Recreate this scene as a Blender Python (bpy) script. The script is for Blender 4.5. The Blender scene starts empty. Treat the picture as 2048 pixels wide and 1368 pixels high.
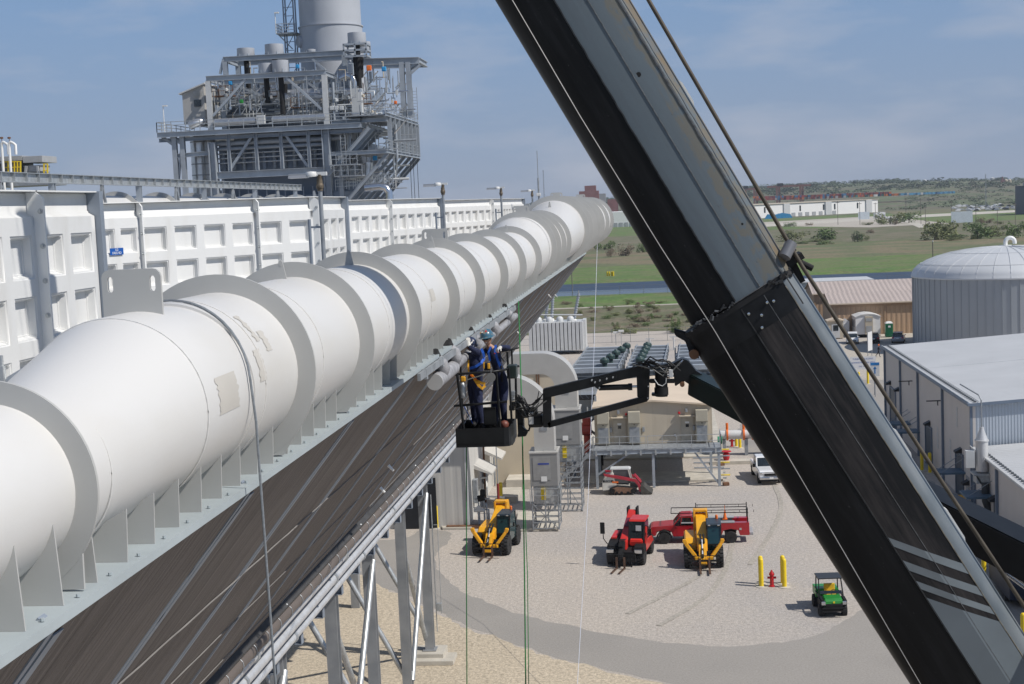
import bpy, bmesh, math, random
from mathutils import Vector, Matrix
random.seed(7)
S = bpy.context.scene
COL = S.collection
R = math.radians
# ------------------------------------------------------------------ camera
H = 23.5; F = 2844.0
YAW, PITCH, ROLL = -0.10814711, 0.09452002, -0.044
def cam_axes():
    f = Vector((math.sin(YAW)*math.cos(PITCH), math.cos(YAW)*math.cos(PITCH), -math.sin(PITCH)))
    r0 = Vector((math.cos(YAW), -math.sin(YAW), 0)); u0 = r0.cross(f)
    return (math.cos(ROLL)*r0+math.sin(ROLL)*u0, -math.sin(ROLL)*r0+math.cos(ROLL)*u0, f)
CR, CU, CF = cam_axes()
cd = bpy.data.cameras.new('camera'); cam = bpy.data.objects.new('camera', cd); COL.objects.link(cam)
cam.matrix_world = Matrix(((CR.x, CU.x, -CF.x, 0), (CR.y, CU.y, -CF.y, 0), (CR.z, CU.z, -CF.z, H), (0, 0, 0, 1)))
cd.sensor_width = 36; cd.lens = F*36/2048; cd.clip_start = .1; cd.clip_end = 60000
S.camera = cam
S.render.resolution_x, S.render.resolution_y = 1024, 684
# ------------------------------------------------------------------ light
S.view_settings.view_transform = 'Standard'; S.view_settings.look = 'None'
S.view_settings.exposure = 0.2; S.view_settings.gamma = 1
SUN = Vector((.632, -.221, .743)).normalized()
w = bpy.data.worlds.new('World'); S.world = w; w.use_nodes = True
nt = w.node_tree; bg = nt.nodes['Background']
sky = nt.nodes.new('ShaderNodeTexSky'); sky.sky_type = 'NISHITA'; sky.sun_disc = False
sky.sun_elevation = math.asin(SUN.z); sky.sun_rotation = math.atan2(SUN.x, SUN.y)
sky.air_density = 1.0; sky.dust_density = .15; sky.ozone_density = 3.0; sky.altitude = 200
tc = nt.nodes.new('ShaderNodeTexCoord'); mp = nt.nodes.new('ShaderNodeMapping'); mp.inputs['Scale'].default_value = (3, 3, 11)
nz = nt.nodes.new('ShaderNodeTexNoise'); nz.inputs['Scale'].default_value = 1.7; nz.inputs['Detail'].default_value = 6; nz.inputs['Roughness'].default_value = .55
rp = nt.nodes.new('ShaderNodeValToRGB'); rp.color_ramp.elements[0].position = .46; rp.color_ramp.elements[0].color = (0, 0, 0, 1)
rp.color_ramp.elements[1].position = .70; rp.color_ramp.elements[1].color = (.62, .62, .62, 1)
mx = nt.nodes.new('ShaderNodeMixRGB'); mx.inputs['Color2'].default_value = (5.6, 5.9, 6.8, 1)
nt.links.new(tc.outputs['Generated'], mp.inputs['Vector']); nt.links.new(mp.outputs[0], nz.inputs['Vector'])
nt.links.new(nz.outputs['Fac'], rp.inputs[0]); nt.links.new(rp.outputs[0], mx.inputs['Fac'])
sx = nt.nodes.new('ShaderNodeSeparateXYZ'); nt.links.new(tc.outputs['Generated'], sx.inputs[0])
hr_ = nt.nodes.new('ShaderNodeValToRGB'); hr_.color_ramp.interpolation = 'EASE'
hr_.color_ramp.elements[0].position = 0; hr_.color_ramp.elements[0].color = (.93, .93, .93, 1); hr_.color_ramp.elements[1].position = .55; hr_.color_ramp.elements[1].color = (0, 0, 0, 1)
hc = nt.nodes.new('ShaderNodeValToRGB'); hc.color_ramp.elements[0].position = 0; hc.color_ramp.elements[0].color = (.272, .33, .445, 1); hc.color_ramp.elements[1].position = .15; hc.color_ramp.elements[1].color = (.195, .31, .52, 1)
sc_ = nt.nodes.new('ShaderNodeVectorMath'); sc_.operation = 'SCALE'; sc_.inputs['Scale'].default_value = .92/.075
hm = nt.nodes.new('ShaderNodeMixRGB')
for q in (hr_, hc): nt.links.new(sx.outputs['Z'], q.inputs[0])
nt.links.new(hc.outputs[0], sc_.inputs[0]); nt.links.new(hr_.outputs[0], hm.inputs['Fac']); nt.links.new(sky.outputs[0], hm.inputs['Color1']); nt.links.new(sc_.outputs[0], hm.inputs['Color2'])
nt.links.new(hm.outputs[0], mx.inputs['Color1']); nt.links.new(mx.outputs[0], bg.inputs['Color'])
bg.inputs['Strength'].default_value = .075
sd = bpy.data.lights.new('sun', 'SUN'); sd.energy = 3.6; sd.angle = R(.53); sd.color = (1, .955, .89)
so = bpy.data.objects.new('sun', sd); COL.objects.link(so); so.location = (60, -40, 120)
so.rotation_euler = SUN.to_track_quat('Z', 'Y').to_euler()
# ------------------------------------------------------------------ pixel -> place helpers (photo px, 2048 wide)
def ray(px, py): return CF + CR*((px-1024)/F) - CU*((py-684)/F)
CAM = Vector((0, 0, H))
def onZ(px, py, z=0.): d = ray(px, py); return CAM + d*((z-H)/d.z)
def onY(px, py, Y): d = ray(px, py); return CAM + d*(Y/d.y)
def onX(px, py, X): d = ray(px, py); return CAM + d*(X/d.x)
# ------------------------------------------------------------------ materials
MATS = {}
def mat(name, col, rough=.55, metal=0., var=.12, scale=2., bump=0., bscale=30., col2=None, thr=(.4, .6), coat=0., spec=.5, stretch=(1, 1, 1), detail=5):
    if name in MATS: return MATS[name]
    m = bpy.data.materials.new(name); m.use_nodes = True; MATS[name] = m
    n = m.node_tree; b = n.nodes['Principled BSDF']
    b.inputs['Roughness'].default_value = rough; b.inputs['Metallic'].default_value = metal
    b.inputs['Coat Weight'].default_value = coat; b.inputs['Specular IOR Level'].default_value = spec
    t = n.nodes.new('ShaderNodeTexCoord'); mp = n.nodes.new('ShaderNodeMapping'); mp.inputs['Scale'].default_value = stretch
    z = n.nodes.new('ShaderNodeTexNoise'); z.inputs['Scale'].default_value = scale; z.inputs['Detail'].default_value = detail
    r = n.nodes.new('ShaderNodeValToRGB')
    if col2 is None:
        c1 = [c*(1-var) for c in col]; c2 = [min(1, c*(1+var)) for c in col]; thr = (.3, .7)
    else: c1, c2 = col, col2
    r.color_ramp.elements[0].position, r.color_ramp.elements[1].position = thr
    r.color_ramp.elements[0].color = (*c1, 1); r.color_ramp.elements[1].color = (*c2, 1)
    L = n.links.new
    L(t.outputs['Object'], mp.inputs['Vector']); L(mp.outputs[0], z.inputs['Vector']); L(z.outputs['Fac'], r.inputs[0]); L(r.outputs[0], b.inputs['Base Color'])
    if bump:
        z2 = n.nodes.new('ShaderNodeTexNoise'); z2.inputs['Scale'].default_value = bscale; z2.inputs['Detail'].default_value = 4
        bp = n.nodes.new('ShaderNodeBump'); bp.inputs['Strength'].default_value = bump; bp.inputs['Distance'].default_value = .05
        L(t.outputs['Object'], z2.inputs['Vector']); L(z2.outputs['Fac'], bp.inputs['Height']); L(bp.outputs[0], b.inputs['Normal'])
    return m
def mnode(m): return m.node_tree.nodes, m.node_tree.links.new, m.node_tree.nodes['Principled BSDF']
def stripes(m, axis, freq, depth=.6, dark=.75, width=.5, col=None):
    """ribs across an object axis: bump and (optional) darker joint lines of the sheet itself"""
    n, L, b = mnode(m)
    t = n.new('ShaderNodeTexCoord'); s = n.new('ShaderNodeSeparateXYZ'); L(t.outputs['Object'], s.inputs[0])
    k = n.new('ShaderNodeMath'); k.operation = 'MULTIPLY'; k.inputs[1].default_value = freq; L(s.outputs[axis], k.inputs[0])
    f = n.new('ShaderNodeMath'); f.operation = 'FRACT'; L(k.outputs[0], f.inputs[0])
    p = n.new('ShaderNodeMath'); p.operation = 'PINGPONG'; p.inputs[1].default_value = .5; L(f.outputs[0], p.inputs[0])
    r = n.new('ShaderNodeValToRGB'); r.color_ramp.elements[0].position = max(0, .5*width-.08); r.color_ramp.elements[1].position = min(1, .5*width+.08)
    L(p.outputs[0], r.inputs[0])
    bp = n.new('ShaderNodeBump'); bp.inputs['Strength'].default_value = depth; bp.inputs['Distance'].default_value = .06
    L(r.outputs[0], bp.inputs['Height']); L(bp.outputs[0], b.inputs['Normal'])
    if dark < 1:
        src = b.inputs['Base Color'].links[0].from_socket
        mx = n.new('ShaderNodeMixRGB'); mx.blend_type = 'MULTIPLY'; mx.inputs['Fac'].default_value = 1
        r2 = n.new('ShaderNodeValToRGB'); r2.color_ramp.elements[0].position = 0; r2.color_ramp.elements[0].color = (dark, dark, dark, 1)
        r2.color_ramp.elements[1].position = max(.03, .5*width*.35); L(p.outputs[0], r2.inputs[0])
        L(src, mx.inputs['Color1']); L(r2.outputs[0], mx.inputs['Color2']); L(mx.outputs[0], b.inputs['Base Color'])
    return m
def M_(): pass
white = mat('white_paint', (.78, .78, .76), .38, var=.04, scale=.8)
duct_white = mat('duct_white', (.635, .628, .612), .36, col2=(.58, .56, .52), thr=(.50, .78), scale=.8, detail=8, spec=.4, stretch=(1, .45, 1), bump=.04, bscale=3)
ring_grey = mat('ring_shade_grey', (.44, .44, .425), .5, var=.05, scale=1.5)  # white rings: the shade on their faces is put into this grey
grp = mat('moulded_white', (.70, .70, .685), .45, col2=(.61, .60, .57), thr=(.52, .80), scale=2.2, detail=8, stretch=(1, 1, .22), bump=.02, bscale=12)
galv = mat('galvanised', (.46, .48, .49), .42, .55, var=.16, scale=5)
galv_d = mat('galvanised_dull', (.30, .32, .34), .5, .3, var=.2, scale=3)
steel_g = mat('grey_steel', (.345, .38, .42), .5, .1, var=.14, scale=.8)
steel_b = mat('bluegrey_steel', (.23, .265, .315), .5, .1, var=.12, scale=.5)
casing = mat('casing_blue', (.19, .23, .29), .55, 0, var=.1, scale=.4)
alu = mat('aluminium_cladding', (.62, .62, .62), .28, .85, var=.1, scale=2)
stackg = mat('stack_grey', (.42, .44, .475), .5, 0, var=.06, scale=.3)
black = mat('black_paint', (.012, .012, .014), .35, 0, var=.3, scale=4, spec=.3)
blackm = mat('black_matt', (.014, .014, .015), .65, 0, var=.3, scale=6, spec=.3)
rubber = mat('rubber', (.022, .022, .023), .8, 0, var=.3, scale=9, bump=.3, bscale=20)
glass = mat('dark_glass', (.018, .024, .028), .06, 0, var=.2, scale=3, spec=.8)
chrome = mat('bright_metal', (.62, .63, .65), .2, .95, var=.06)
yellow = mat('safety_yellow', (.80, .58, .02), .45, 0, var=.07, scale=3)
tele_y = mat('machine_yellow', (.78, .38, .015), .4, 0, var=.08, scale=2, coat=.2)
red = mat('truck_red', (.42, .012, .022), .3, 0, var=.1, scale=1.2, coat=.5)
red2 = mat('machine_red', (.55, .03, .022), .38, 0, var=.1, scale=2, coat=.2)
hyd_red = mat('hydrant_red', (.50, .012, .02), .4, 0, var=.1)
carw = mat('car_white', (.78, .78, .78), .28, 0, var=.03, coat=.5)
carb = mat('car_black', (.012, .013, .016), .2, 0, var=.1, coat=.6)
cars_ = mat('car_silver', (.36, .38, .43), .3, .5, var=.05, coat=.5)
green = mat('vehicle_green', (.02, .22, .035), .4, 0, var=.1, coat=.2)
loo_g = mat('toilet_green', (.01, .16, .07), .45, 0, var=.1)
tan_w = mat('tan_wall', (.52, .455, .355), .6, 0, var=.05, scale=.6)
tan_r = mat('tan_roof', (.60, .50, .385), .6, 0, var=.06, scale=.5)
beige = mat('beige_equipment', (.46, .425, .345), .5, 0, var=.05, scale=1)
conc = mat('concrete', (.50, .465, .40), .85, 0, var=.13, scale=1.2, bump=.15, bscale=8)
rustm = mat('rusted_steel', (.17, .085, .045), .75, .2, var=.35, scale=5)
grey_p = mat('grey_paint', (.36, .37, .38), .5, 0, var=.07, scale=1.5)
lgrey = mat('light_grey_paint', (.56, .57, .57), .45, 0, var=.06, scale=1.5)
blue_t = mat('blue_tarp', (.03, .28, .58), .6, 0, var=.12)
orange = mat('orange_paint', (.75, .16, .02), .5, 0, var=.08)
skin = mat('skin', (.42, .235, .16), .5, 0, var=.06, scale=12)
navy = mat('navy_cloth', (.012, .018, .055), .85, 0, var=.25, scale=9, bump=.5, bscale=14)
strap_b = mat('blue_webbing', (.012, .10, .50), .7, 0, var=.1)
strap_y = mat('yellow_webbing', (.72, .36, .02), .7, 0, var=.1)
glove = mat('white_glove', (.62, .60, .56), .8, 0, var=.1, scale=12)
rope_g = mat('green_rope', (.015, .17, .04), .8, 0, var=.2, scale=20)
rope_w = mat('pale_rope', (.60, .64, .74), .8, 0, var=.15, scale=20)
wire = mat('wire_rope', (.085, .072, .055), .6, .4, var=.35, scale=3)
# ------------------------------------------------------------------ mesh builder
class MB:
    def __init__(s): s.v = []; s.f = []; s.m = []; s.mi = 0
    def add(s, vs, fs):
        o = len(s.v); s.v += [tuple(v) for v in vs]; s.f += [tuple(i+o for i in f) for f in fs]; s.m += [s.mi]*len(fs); return s
    def box(s, c, d, rz=0., ch=0., M=None):
        x, y, z = d[0]/2, d[1]/2, d[2]/2
        if ch > 0:
            ch = min(ch, x*.6, y*.6, z*.6)
            bm = bmesh.new(); bmesh.ops.create_cube(bm, size=1)
            for v in bm.verts: v.co = Vector((v.co.x*2*x, v.co.y*2*y, v.co.z*2*z))
            bmesh.ops.bevel(bm, geom=bm.edges[:], offset=ch, segments=2, affect='EDGES', profile=.6)
            vs = [v.co.copy() for v in bm.verts]; bm.verts.index_update(); fs = [[v.index for v in f.verts] for f in bm.faces]; bm.free()
        else:
            vs = [Vector((a*x, b*y, c_*z)) for a in (-1, 1) for b in (-1, 1) for c_ in (-1, 1)]
            fs = [(0, 1, 3, 2), (4, 6, 7, 5), (0, 4, 5, 1), (2, 3, 7, 6), (0, 2, 6, 4), (1, 5, 7, 3)]
        T = Matrix.Translation(Vector(c)) @ (M if M is not None else Matrix.Rotation(rz, 4, 'Z'))
        return s.add([T @ v for v in vs], fs)
    def bar(s, p, q, w, h=None, up=(0, 0, 1)):
        p, q = Vector(p), Vector(q); h = h or w; d = (q-p); 
        if d.length < 1e-6: return s
        d.normalize(); u = Vector(up)
        if abs(d.dot(u)) > .98: u = Vector((0, 1, 0))
        a = d.cross(u).normalized(); b = a.cross(d)
        vs = [e + a*(i*w/2) + b*(j*h/2) for e in (p, q) for i, j in ((-1, -1), (1, -1), (1, 1), (-1, 1))]
        return s.add(vs, [(3, 2, 1, 0), (4, 5, 6, 7), (0, 1, 5, 4), (1, 2, 6, 5), (2, 3, 7, 6), (3, 0, 4, 7)])
    def ibeam(s, p, q, w, h, t=.03, up=(0, 0, 1)):
        p, q = Vector(p), Vector(q); d = (q-p).normalized(); u = Vector(up)
        if abs(d.dot(u)) > .98: u = Vector((0, 1, 0))
        a = d.cross(u).normalized(); b = a.cross(d)
        s.bar(p+b*(h/2-t/2), q+b*(h/2-t/2), w, t, b); s.bar(p-b*(h/2-t/2), q-b*(h/2-t/2), w, t, b)
        return s.bar(p, q, t, h-2*t, b)
    def tube(s, pts, r, n=8, cap=True, closed=False):
        pts = [Vector(p) for p in pts]; rs = r if isinstance(r, (list, tuple)) else [r]*len(pts)
        vs = []; prev = None; k = len(pts)
        for i, p in enumerate(pts):
            if i == 0: d = pts[1]-p
            elif i == k-1: d = p-pts[i-1]
            else: d = (pts[i+1]-p).normalized()+(p-pts[i-1]).normalized()
            d.normalize()
            if prev is None:
                u = Vector((0, 0, 1)) if abs(d.z) < .9 else Vector((1, 0, 0)); a = d.cross(u).normalized()
            else:
                a = prev - d*prev.dot(d)
                a = a.normalized() if a.length > 1e-6 else d.orthogonal().normalized()
            prev = a; b = d.cross(a)
            for j in range(n):
                t = 2*math.pi*j/n; vs.append(p+(a*math.cos(t)+b*math.sin(t))*rs[i])
        fs = [(i*n+j, i*n+(j+1) % n, (i+1)*n+(j+1) % n, (i+1)*n+j) for i in range(k-1) for j in range(n)]
        if cap: fs += [tuple(range(n-1, -1, -1)), tuple(range((k-1)*n, k*n))]
        return s.add(vs, fs)
    def rev(s, prof, c=(0, 0, 0), axis='Z', n=32, cap=True):
        """prof = [(radius, along)]"""
        vs = []; c = Vector(c)
        for r, h in prof:
            for j in range(n):
                t = 2*math.pi*j/n; x, y = r*math.cos(t), r*math.sin(t)
                vs.append(c+Vector({'Z': (x, y, h), 'Y': (x, h, y), 'X': (h, x, y)}[axis]))
        k = len(prof); fs = [(i*n+j, i*n+(j+1) % n, (i+1)*n+(j+1) % n, (i+1)*n+j) for i in range(k-1) for j in range(n)]
        if cap: fs += [tuple(range(n-1, -1, -1)), tuple(range((k-1)*n, k*n))]
        if axis == 'Y': fs = [f[::-1] for f in fs]
        return s.add(vs, fs)
    def prism(s, poly, v, c=(0, 0, 0)):
        """polygon of 3-D points pushed along v"""
        v = Vector(v); a = [Vector(p)+Vector(c) for p in poly]; n = len(a)
        return s.add(a+[p+v for p in a], [tuple(range(n-1, -1, -1)), tuple(range(n, 2*n))]+[(i, (i+1) % n, n+(i+1) % n, n+i) for i in range(n)])
    def quad(s, *p): return s.add(p, [tuple(range(len(p)))])
    def build(s, name, m, parent=None, smooth=None, off=None, bev=0.):
        me = bpy.data.meshes.new(name); vs = s.v
        if off is not None: ox, oy, oz = off; vs = [(a-ox, b-oy, c-oz) for a, b, c in vs]
        me.from_pydata(vs, [], s.f)
        for x in (m if isinstance(m, (list, tuple)) else [m]): me.materials.append(x)
        if any(s.m): me.polygons.foreach_set('material_index', s.m)
        bm = bmesh.new(); bm.from_mesh(me)
        bmesh.ops.recalc_face_normals(bm, faces=bm.faces[:])
        if bev:
            es = [e for e in bm.edges if len(e.link_faces) == 2 and e.calc_face_angle(0) > .5]
            bmesh.ops.bevel(bm, geom=es, offset=bev, segments=2, affect='EDGES', clamp_overlap=True)
        bm.to_mesh(me); bm.free()
        if smooth:
            me.polygons.foreach_set('use_smooth', [True]*len(me.polygons)); me.set_sharp_from_angle(angle=R(smooth))
        o = bpy.data.objects.new(name, me); COL.objects.link(o)
        if parent is not None: o.parent = parent
        return o
def tag(o, label=None, cat=None, group=None, kind=None):
    for k, v in (('label', label), ('category', cat), ('group', group), ('kind', kind)):
        if v: o[k] = v
    return o
def thing(name, label, cat, loc=(0, 0, 0), rz=0., group=None):
    o = bpy.data.objects.new(name, None); COL.objects.link(o); o.location = loc; o.rotation_euler = (0, 0, rz); o.empty_display_size = .3
    return tag(o, label, cat, group)
def kids(o): return [c for c in COL.objects if c.parent is o]
def dup(o, loc=None, rz=None, label=None, parent=None):
    c = o.copy(); COL.objects.link(c)
    if parent is not None: c.parent = parent
    for k in kids(o):
        if k is not c: dup(k, parent=c)
    if loc is not None: c.location = loc
    if rz is not None: c.rotation_euler = (0, 0, rz)
    if label: c['label'] = label
    return c
def arc(c, r, a0, a1, n, ax1, ax2):
    c, ax1, ax2 = Vector(c), Vector(ax1), Vector(ax2)
    return [c+ax1*(r*math.cos(a0+(a1-a0)*i/n))+ax2*(r*math.sin(a0+(a1-a0)*i/n)) for i in range(n+1)]
def text_mb(txt, origin, right, up, size, thick=.004):
    """real letters as a mesh: filled font curve converted without operators"""
    cu = bpy.data.curves.new('lettering', 'FONT'); cu.body = txt; cu.size = size; cu.extrude = thick; cu.align_x = 'CENTER'; cu.align_y = 'CENTER'; cu.resolution_u = 2
    o = bpy.data.objects.new('lettering', cu); COL.objects.link(o)
    dg = bpy.context.evaluated_depsgraph_get(); me = o.evaluated_get(dg).to_mesh()
    r, u = Vector(right).normalized(), Vector(up).normalized(); nrm = r.cross(u); og = Vector(origin)
    mb = MB(); mb.add([og+r*v.co.x+u*v.co.y+nrm*v.co.z for v in me.vertices], [tuple(p.vertices) for p in me.polygons])
    o.evaluated_get(dg).to_mesh_clear(); bpy.data.objects.remove(o); bpy.data.curves.remove(cu)
    return mb
def rail(mb, pts, h=1.07, post=1.5, r=.025, toe=0., mids=(.55,)):
    """handrail along a polyline of floor points"""
    for a, b in zip(pts, pts[1:]):
        a, b = Vector(a), Vector(b); L = (b-a).length; n = max(1, round(L/post)); up = Vector((0, 0, h))
        for i in range(n+1): p = a.lerp(b, i/n); mb.bar(p, p+up, 2*r, 2*r)
        mb.bar(a+up, b+up, 2*r, 2*r)
        for k in mids: mb.bar(a+up*k, b+up*k, 1.6*r, 1.6*r)
        if toe: mb.bar(a+Vector((0, 0, toe/2)), b+Vector((0, 0, toe/2)), .02, toe)
# ================================================================== SETTING (ground, roads, water, hills)
def gmat(name, cols, scale, fine=0., finec=(.5, 1.1), bump=.4, bsc=25, rough=.9):
    """ground: big patches through a ramp, times fine grain"""
    m = mat(name, cols[0], rough, 0, col2=cols[-1], thr=(.3, .7), scale=scale, detail=8, bump=bump, bscale=bsc)
    n, L, b = mnode(m); r = [x for x in n if x.type == 'VALTORGB'][0]
    for i, c in enumerate(cols[1:-1]):
        e = r.color_ramp.elements.new(.3+.4*(i+1)/(len(cols)-1)); e.color = (*c, 1)
    if fine:
        t = n.new('ShaderNodeTexCoord'); z = n.new('ShaderNodeTexNoise'); z.inputs['Scale'].default_value = fine; z.inputs['Detail'].default_value = 3; z.inputs['Roughness'].default_value = .7
        q = n.new('ShaderNodeValToRGB'); q.color_ramp.elements[0].position = .28; q.color_ramp.elements[1].position = .72
        q.color_ramp.elements[0].color = (*[finec[0]]*3, 1); q.color_ramp.elements[1].color = (*[finec[1]]*3, 1)
        mx = n.new('ShaderNodeMixRGB'); mx.blend_type = 'MULTIPLY'; mx.inputs['Fac'].default_value = 1
        L(t.outputs['Object'], z.inputs['Vector']); L(z.outputs['Fac'], q.inputs[0])
        L(b.inputs['Base Color'].links[0].from_socket, mx.inputs['Color1']); L(q.outputs[0], mx.inputs['Color2']); L(mx.outputs[0], b.inputs['Base Color'])
    return m
gravel = gmat('gravel', [(.465, .42, .375), (.515, .46, .40), (.445, .41, .378), (.545, .475, .40)], .035, 4.6, (.66, 1.14), 1., 9)
gravel2 = gmat('coarse_gravel', [(.54, .46, .345), (.60, .51, .385)], .1, 4.5, (.55, 1.18), 1., 8)
asph = gmat('worn_asphalt', [(.285, .268, .245), (.335, .312, .284), (.305, .286, .262)], .09, 9, (.8, 1.12), .3, 30)
dirt = gmat('dirt_lot', [(.44, .40, .345), (.50, .455, .385)], .06, 3, (.75, 1.1), .3, 5)
fieldm = gmat('rough_field', [(.115, .125, .058), (.20, .17, .11), (.13, .145, .065), (.22, .185, .125), (.11, .14, .055)], .035, .9, (.45, 1.25), .8, 2)
brown = gmat('dry_field', [(.19, .155, .09), (.22, .185, .105), (.14, .155, .07), (.12, .155, .055)], .03, .5, (.55, 1.2), .6, 1)
grassm = gmat('spring_grass', [(.09, .165, .035), (.12, .20, .04), (.16, .18, .07), (.10, .175, .038), (.15, .205, .05)], .05, .8, (.5, 1.25), .8, 2)
farm_ = gmat('far_land', [(.10, .125, .06), (.16, .14, .09), (.12, .15, .065), (.165, .14, .10)], .006, .05, (.6, 1.2), 0, 1)
poolm = mat('pond_liner', (.022, .034, .06), .35, 0, var=.2, scale=.1)
waterm = mat('pond_water', (.075, .095, .11), .25, 0, var=.15, scale=.05, bump=.08, bscale=1)
def sheet(name, pts, z, m, kind='structure'):
    """flat ground sheet from plan points"""
    mb = MB(); mb.add([(p[0], p[1], z) for p in pts], [tuple(range(len(pts)))])
    o = mb.build(name, m); o['kind'] = kind
    if o.data.polygons[0].normal.z < 0: o.data.flip_normals()
    return o
def smooth_poly(pts, n=6):
    """closed Catmull-Rom"""
    out = []; k = len(pts)
    for i in range(k):
        p0, p1, p2, p3 = (Vector(pts[(i+j-1) % k]) for j in range(4))
        for t in (j/n for j in range(n)):
            out.append(.5*((2*p1)+(p2-p0)*t+(2*p0-5*p1+4*p2-p3)*t*t+(3*p1-p0-3*p2+p3)*t**3))
    return [(p.x, p.y) for p in out]
# base land as one sheet to the horizon, rising gently into far hills
mb = MB(); xs = [-30000, -9000, -5000, -3000, -2000, -1400, -900, -500, -200, 0, 200, 400, 600, 800, 1000, 1300, 1700, 2300, 3200, 5000, 9000, 30000]
ys = [-500, 0, 240, 400, 700, 1100, 1500, 1800, 2100, 2400, 2700, 3000, 3300, 3700, 4300, 5200, 7000, 30000]
def hz(x, y):
    if y < 1700: return 0
    t = min(1, (y-1700)/1800); t = t*t*(3-2*t)
    rise = 26 + 10*math.sin(x*.0016+1) + 6*math.sin(x*.0047)
    if x > -500: rise += 6*min(1, (x+500)/1500)
    return t*rise - (0 if y < 9000 else 60)
random.seed(3)
gv = [(x, y, hz(x, y)-.06) for y in ys for x in xs]; nx = len(xs)
mb.add(gv, [(j*nx+i, j*nx+i+1, (j+1)*nx+i+1, (j+1)*nx+i) for j in range(len(ys)-1) for i in range(nx-1)])
o = mb.build('ground', farm_, smooth=60); o['kind'] = 'structure'
sheet('gravel_yard', [(-140, -40), (140, -40), (140, 262), (-140, 262)], .0, gravel)
pt = lambda l, z=0: [tuple(onZ(x, y, z)[:2]) for x, y in l]
# curved asphalt road sweeping through the yard
rd = pt([(690, 1085), (800, 1078), (845, 1060), (905, 1068), (868, 1115), (905, 1170), (1000, 1215), (1130, 1250), (1330, 1285), (1500, 1290), (1660, 1260), (1745, 1180), (1700, 1100), (1650, 1020), (1560, 955), (1490, 900), (1480, 850), (1520, 800), (1560, 760), (1640, 720), (1780, 705), (1800, 760), (1790, 850), (1850, 950), (1990, 1050), (2140, 1180), (2200, 1420), (1500, 1395), (1310, 1360), (1120, 1318), (960, 1262), (810, 1190), (740, 1160)])
def ragged(pts, amp, seed, step=.6):
    q = random.Random(seed); out = []
    for a, b in zip(pts, pts[1:]+pts[:1]):
        a, b = Vector(a), Vector(b); n = max(1, int((b-a).length/step)); d = (b-a).normalized() if (b-a).length > 1e-6 else Vector((1, 0)); nn = Vector((-d.y, d.x))
        for i in range(n): p = a.lerp(b, i/n)+nn*q.gauss(0, amp); out.append((p.x, p.y))
    return out
sheet('asphalt_road', ragged(smooth_poly(rd, 4), .10, 1), .004, asph)
sheet('gravel_verge', ragged(pt([(430, 1210), (720, 1150), (800, 1192), (940, 1258), (1110, 1316), (1300, 1362), (1450, 1398), (1500, 1500), (300, 1600)]), .12, 2), .008, gravel2)
trk = gmat('tyre_rut', [(.42, .385, .335), (.47, .43, .37)], .3, 4.6, (.6, 1.1), .8, 7)
def track(l, z, w_=.38):
    P_ = [Vector(p) for p in pt(l)]; P_ = [2*P_[0]-P_[1]]+P_+[2*P_[-1]-P_[-2]]; Q = []
    for a in range(1, len(P_)-2):
        p0, p1, p2, p3 = P_[a-1:a+3]
        for t in (q/8 for q in range(8)): Q.append(.5*((2*p1)+(p2-p0)*t+(2*p0-5*p1+4*p2-p3)*t*t+(3*p1-p0-3*p2+p3)*t**3))
    mb = MB(); vs = []; q = random.Random(int(z*1e4))
    for i, p in enumerate(Q):
        d = (Q[min(i+1, len(Q)-1)]-Q[max(0, i-1)]).normalized(); nn = Vector((-d.y, d.x)); h_ = w_*.5*q.uniform(.7, 1.1)
        vs += [(p.x+nn.x*h_, p.y+nn.y*h_, z), (p.x-nn.x*h_, p.y-nn.y*h_, z)]
    mb.add(vs, [(2*i, 2*i+1, 2*i+3, 2*i+2) for i in range(len(Q)-1)]); o = mb.build('tyre_track', trk); o['kind'] = 'structure'
track([(1255, 1228), (1330, 1190), (1400, 1150), (1440, 1105), (1450, 1060)], .022); track([(1318, 1252), (1410, 1195), (1450, 1140), (1464, 1090), (1472, 1040)], .024); track([(1500, 1130), (1545, 1060), (1562, 1010), (1545, 960)], .026)
sheet('dirt_lot', pt([(1590, 705), (1850, 655), (1850, 720), (1770, 760), (1600, 760)]), .010, dirt)
sheet('paved_path', pt([(1690, 728), (1790, 722), (1790, 742), (1690, 750)]), .014, dirt)
# field with fence line, path and pond beyond the plant
sheet('rough_field', [(-700, 258), (700, 258), (700, 352), (-700, 352)], .02, fieldm)
sheet('grass_strip', [(-700, 322), (700, 322), (700, 366), (-700, 366)], .028, grassm)
sheet('gravel_path', [(-700, 317), (-20, 321), (100, 326), (100, 329), (-20, 324), (-700, 321)], .036, dirt)
def berm(name, y0, y1, z, m):
    mb = MB(); mb.add([(-700, y0, .03), (900, y0, .03), (900, y1, z), (-700, y1, z)], [(0, 1, 2, 3)]); o = mb.build(name, m); o['kind'] = 'structure'
sheet('pond_water', [(-700, 366), (900, 366), (900, 386), (-700, 386)], .03, waterm)
berm('pond_liner', 386, 400, 1.1, poolm)
mb = MB(); mb.add([(-700, 400, 1.1), (900, 400, 1.1), (900, 408, 1.5), (-700, 408, 1.5), (900, 520, .4), (-700, 520, .4)], [(0, 1, 2, 3), (3, 2, 4, 5)])
o = mb.build('grass_bank', grassm); o['kind'] = 'structure'
sheet('dry_field', [(-900, 520), (1100, 520), (1100, 700), (-900, 700)], .05, brown)
sheet('shrub_field', [(-1200, 690), (1500, 690), (1500, 1000), (-1200, 1000)], .06, fieldm)
sheet('far_meadow', [(-1200, 990), (1800, 990), (1800, 1500), (-1200, 1500)], .08, grassm)
sheet('far_yard', pt([(1500, 446), (1760, 432), (1900, 447), (1740, 455), (1500, 452)]), .12, dirt)
sheet('far_road', pt([(1480, 452), (1790, 432), (2100, 417), (2100, 421), (1790, 438), (1480, 457)]), .14, conc)
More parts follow.
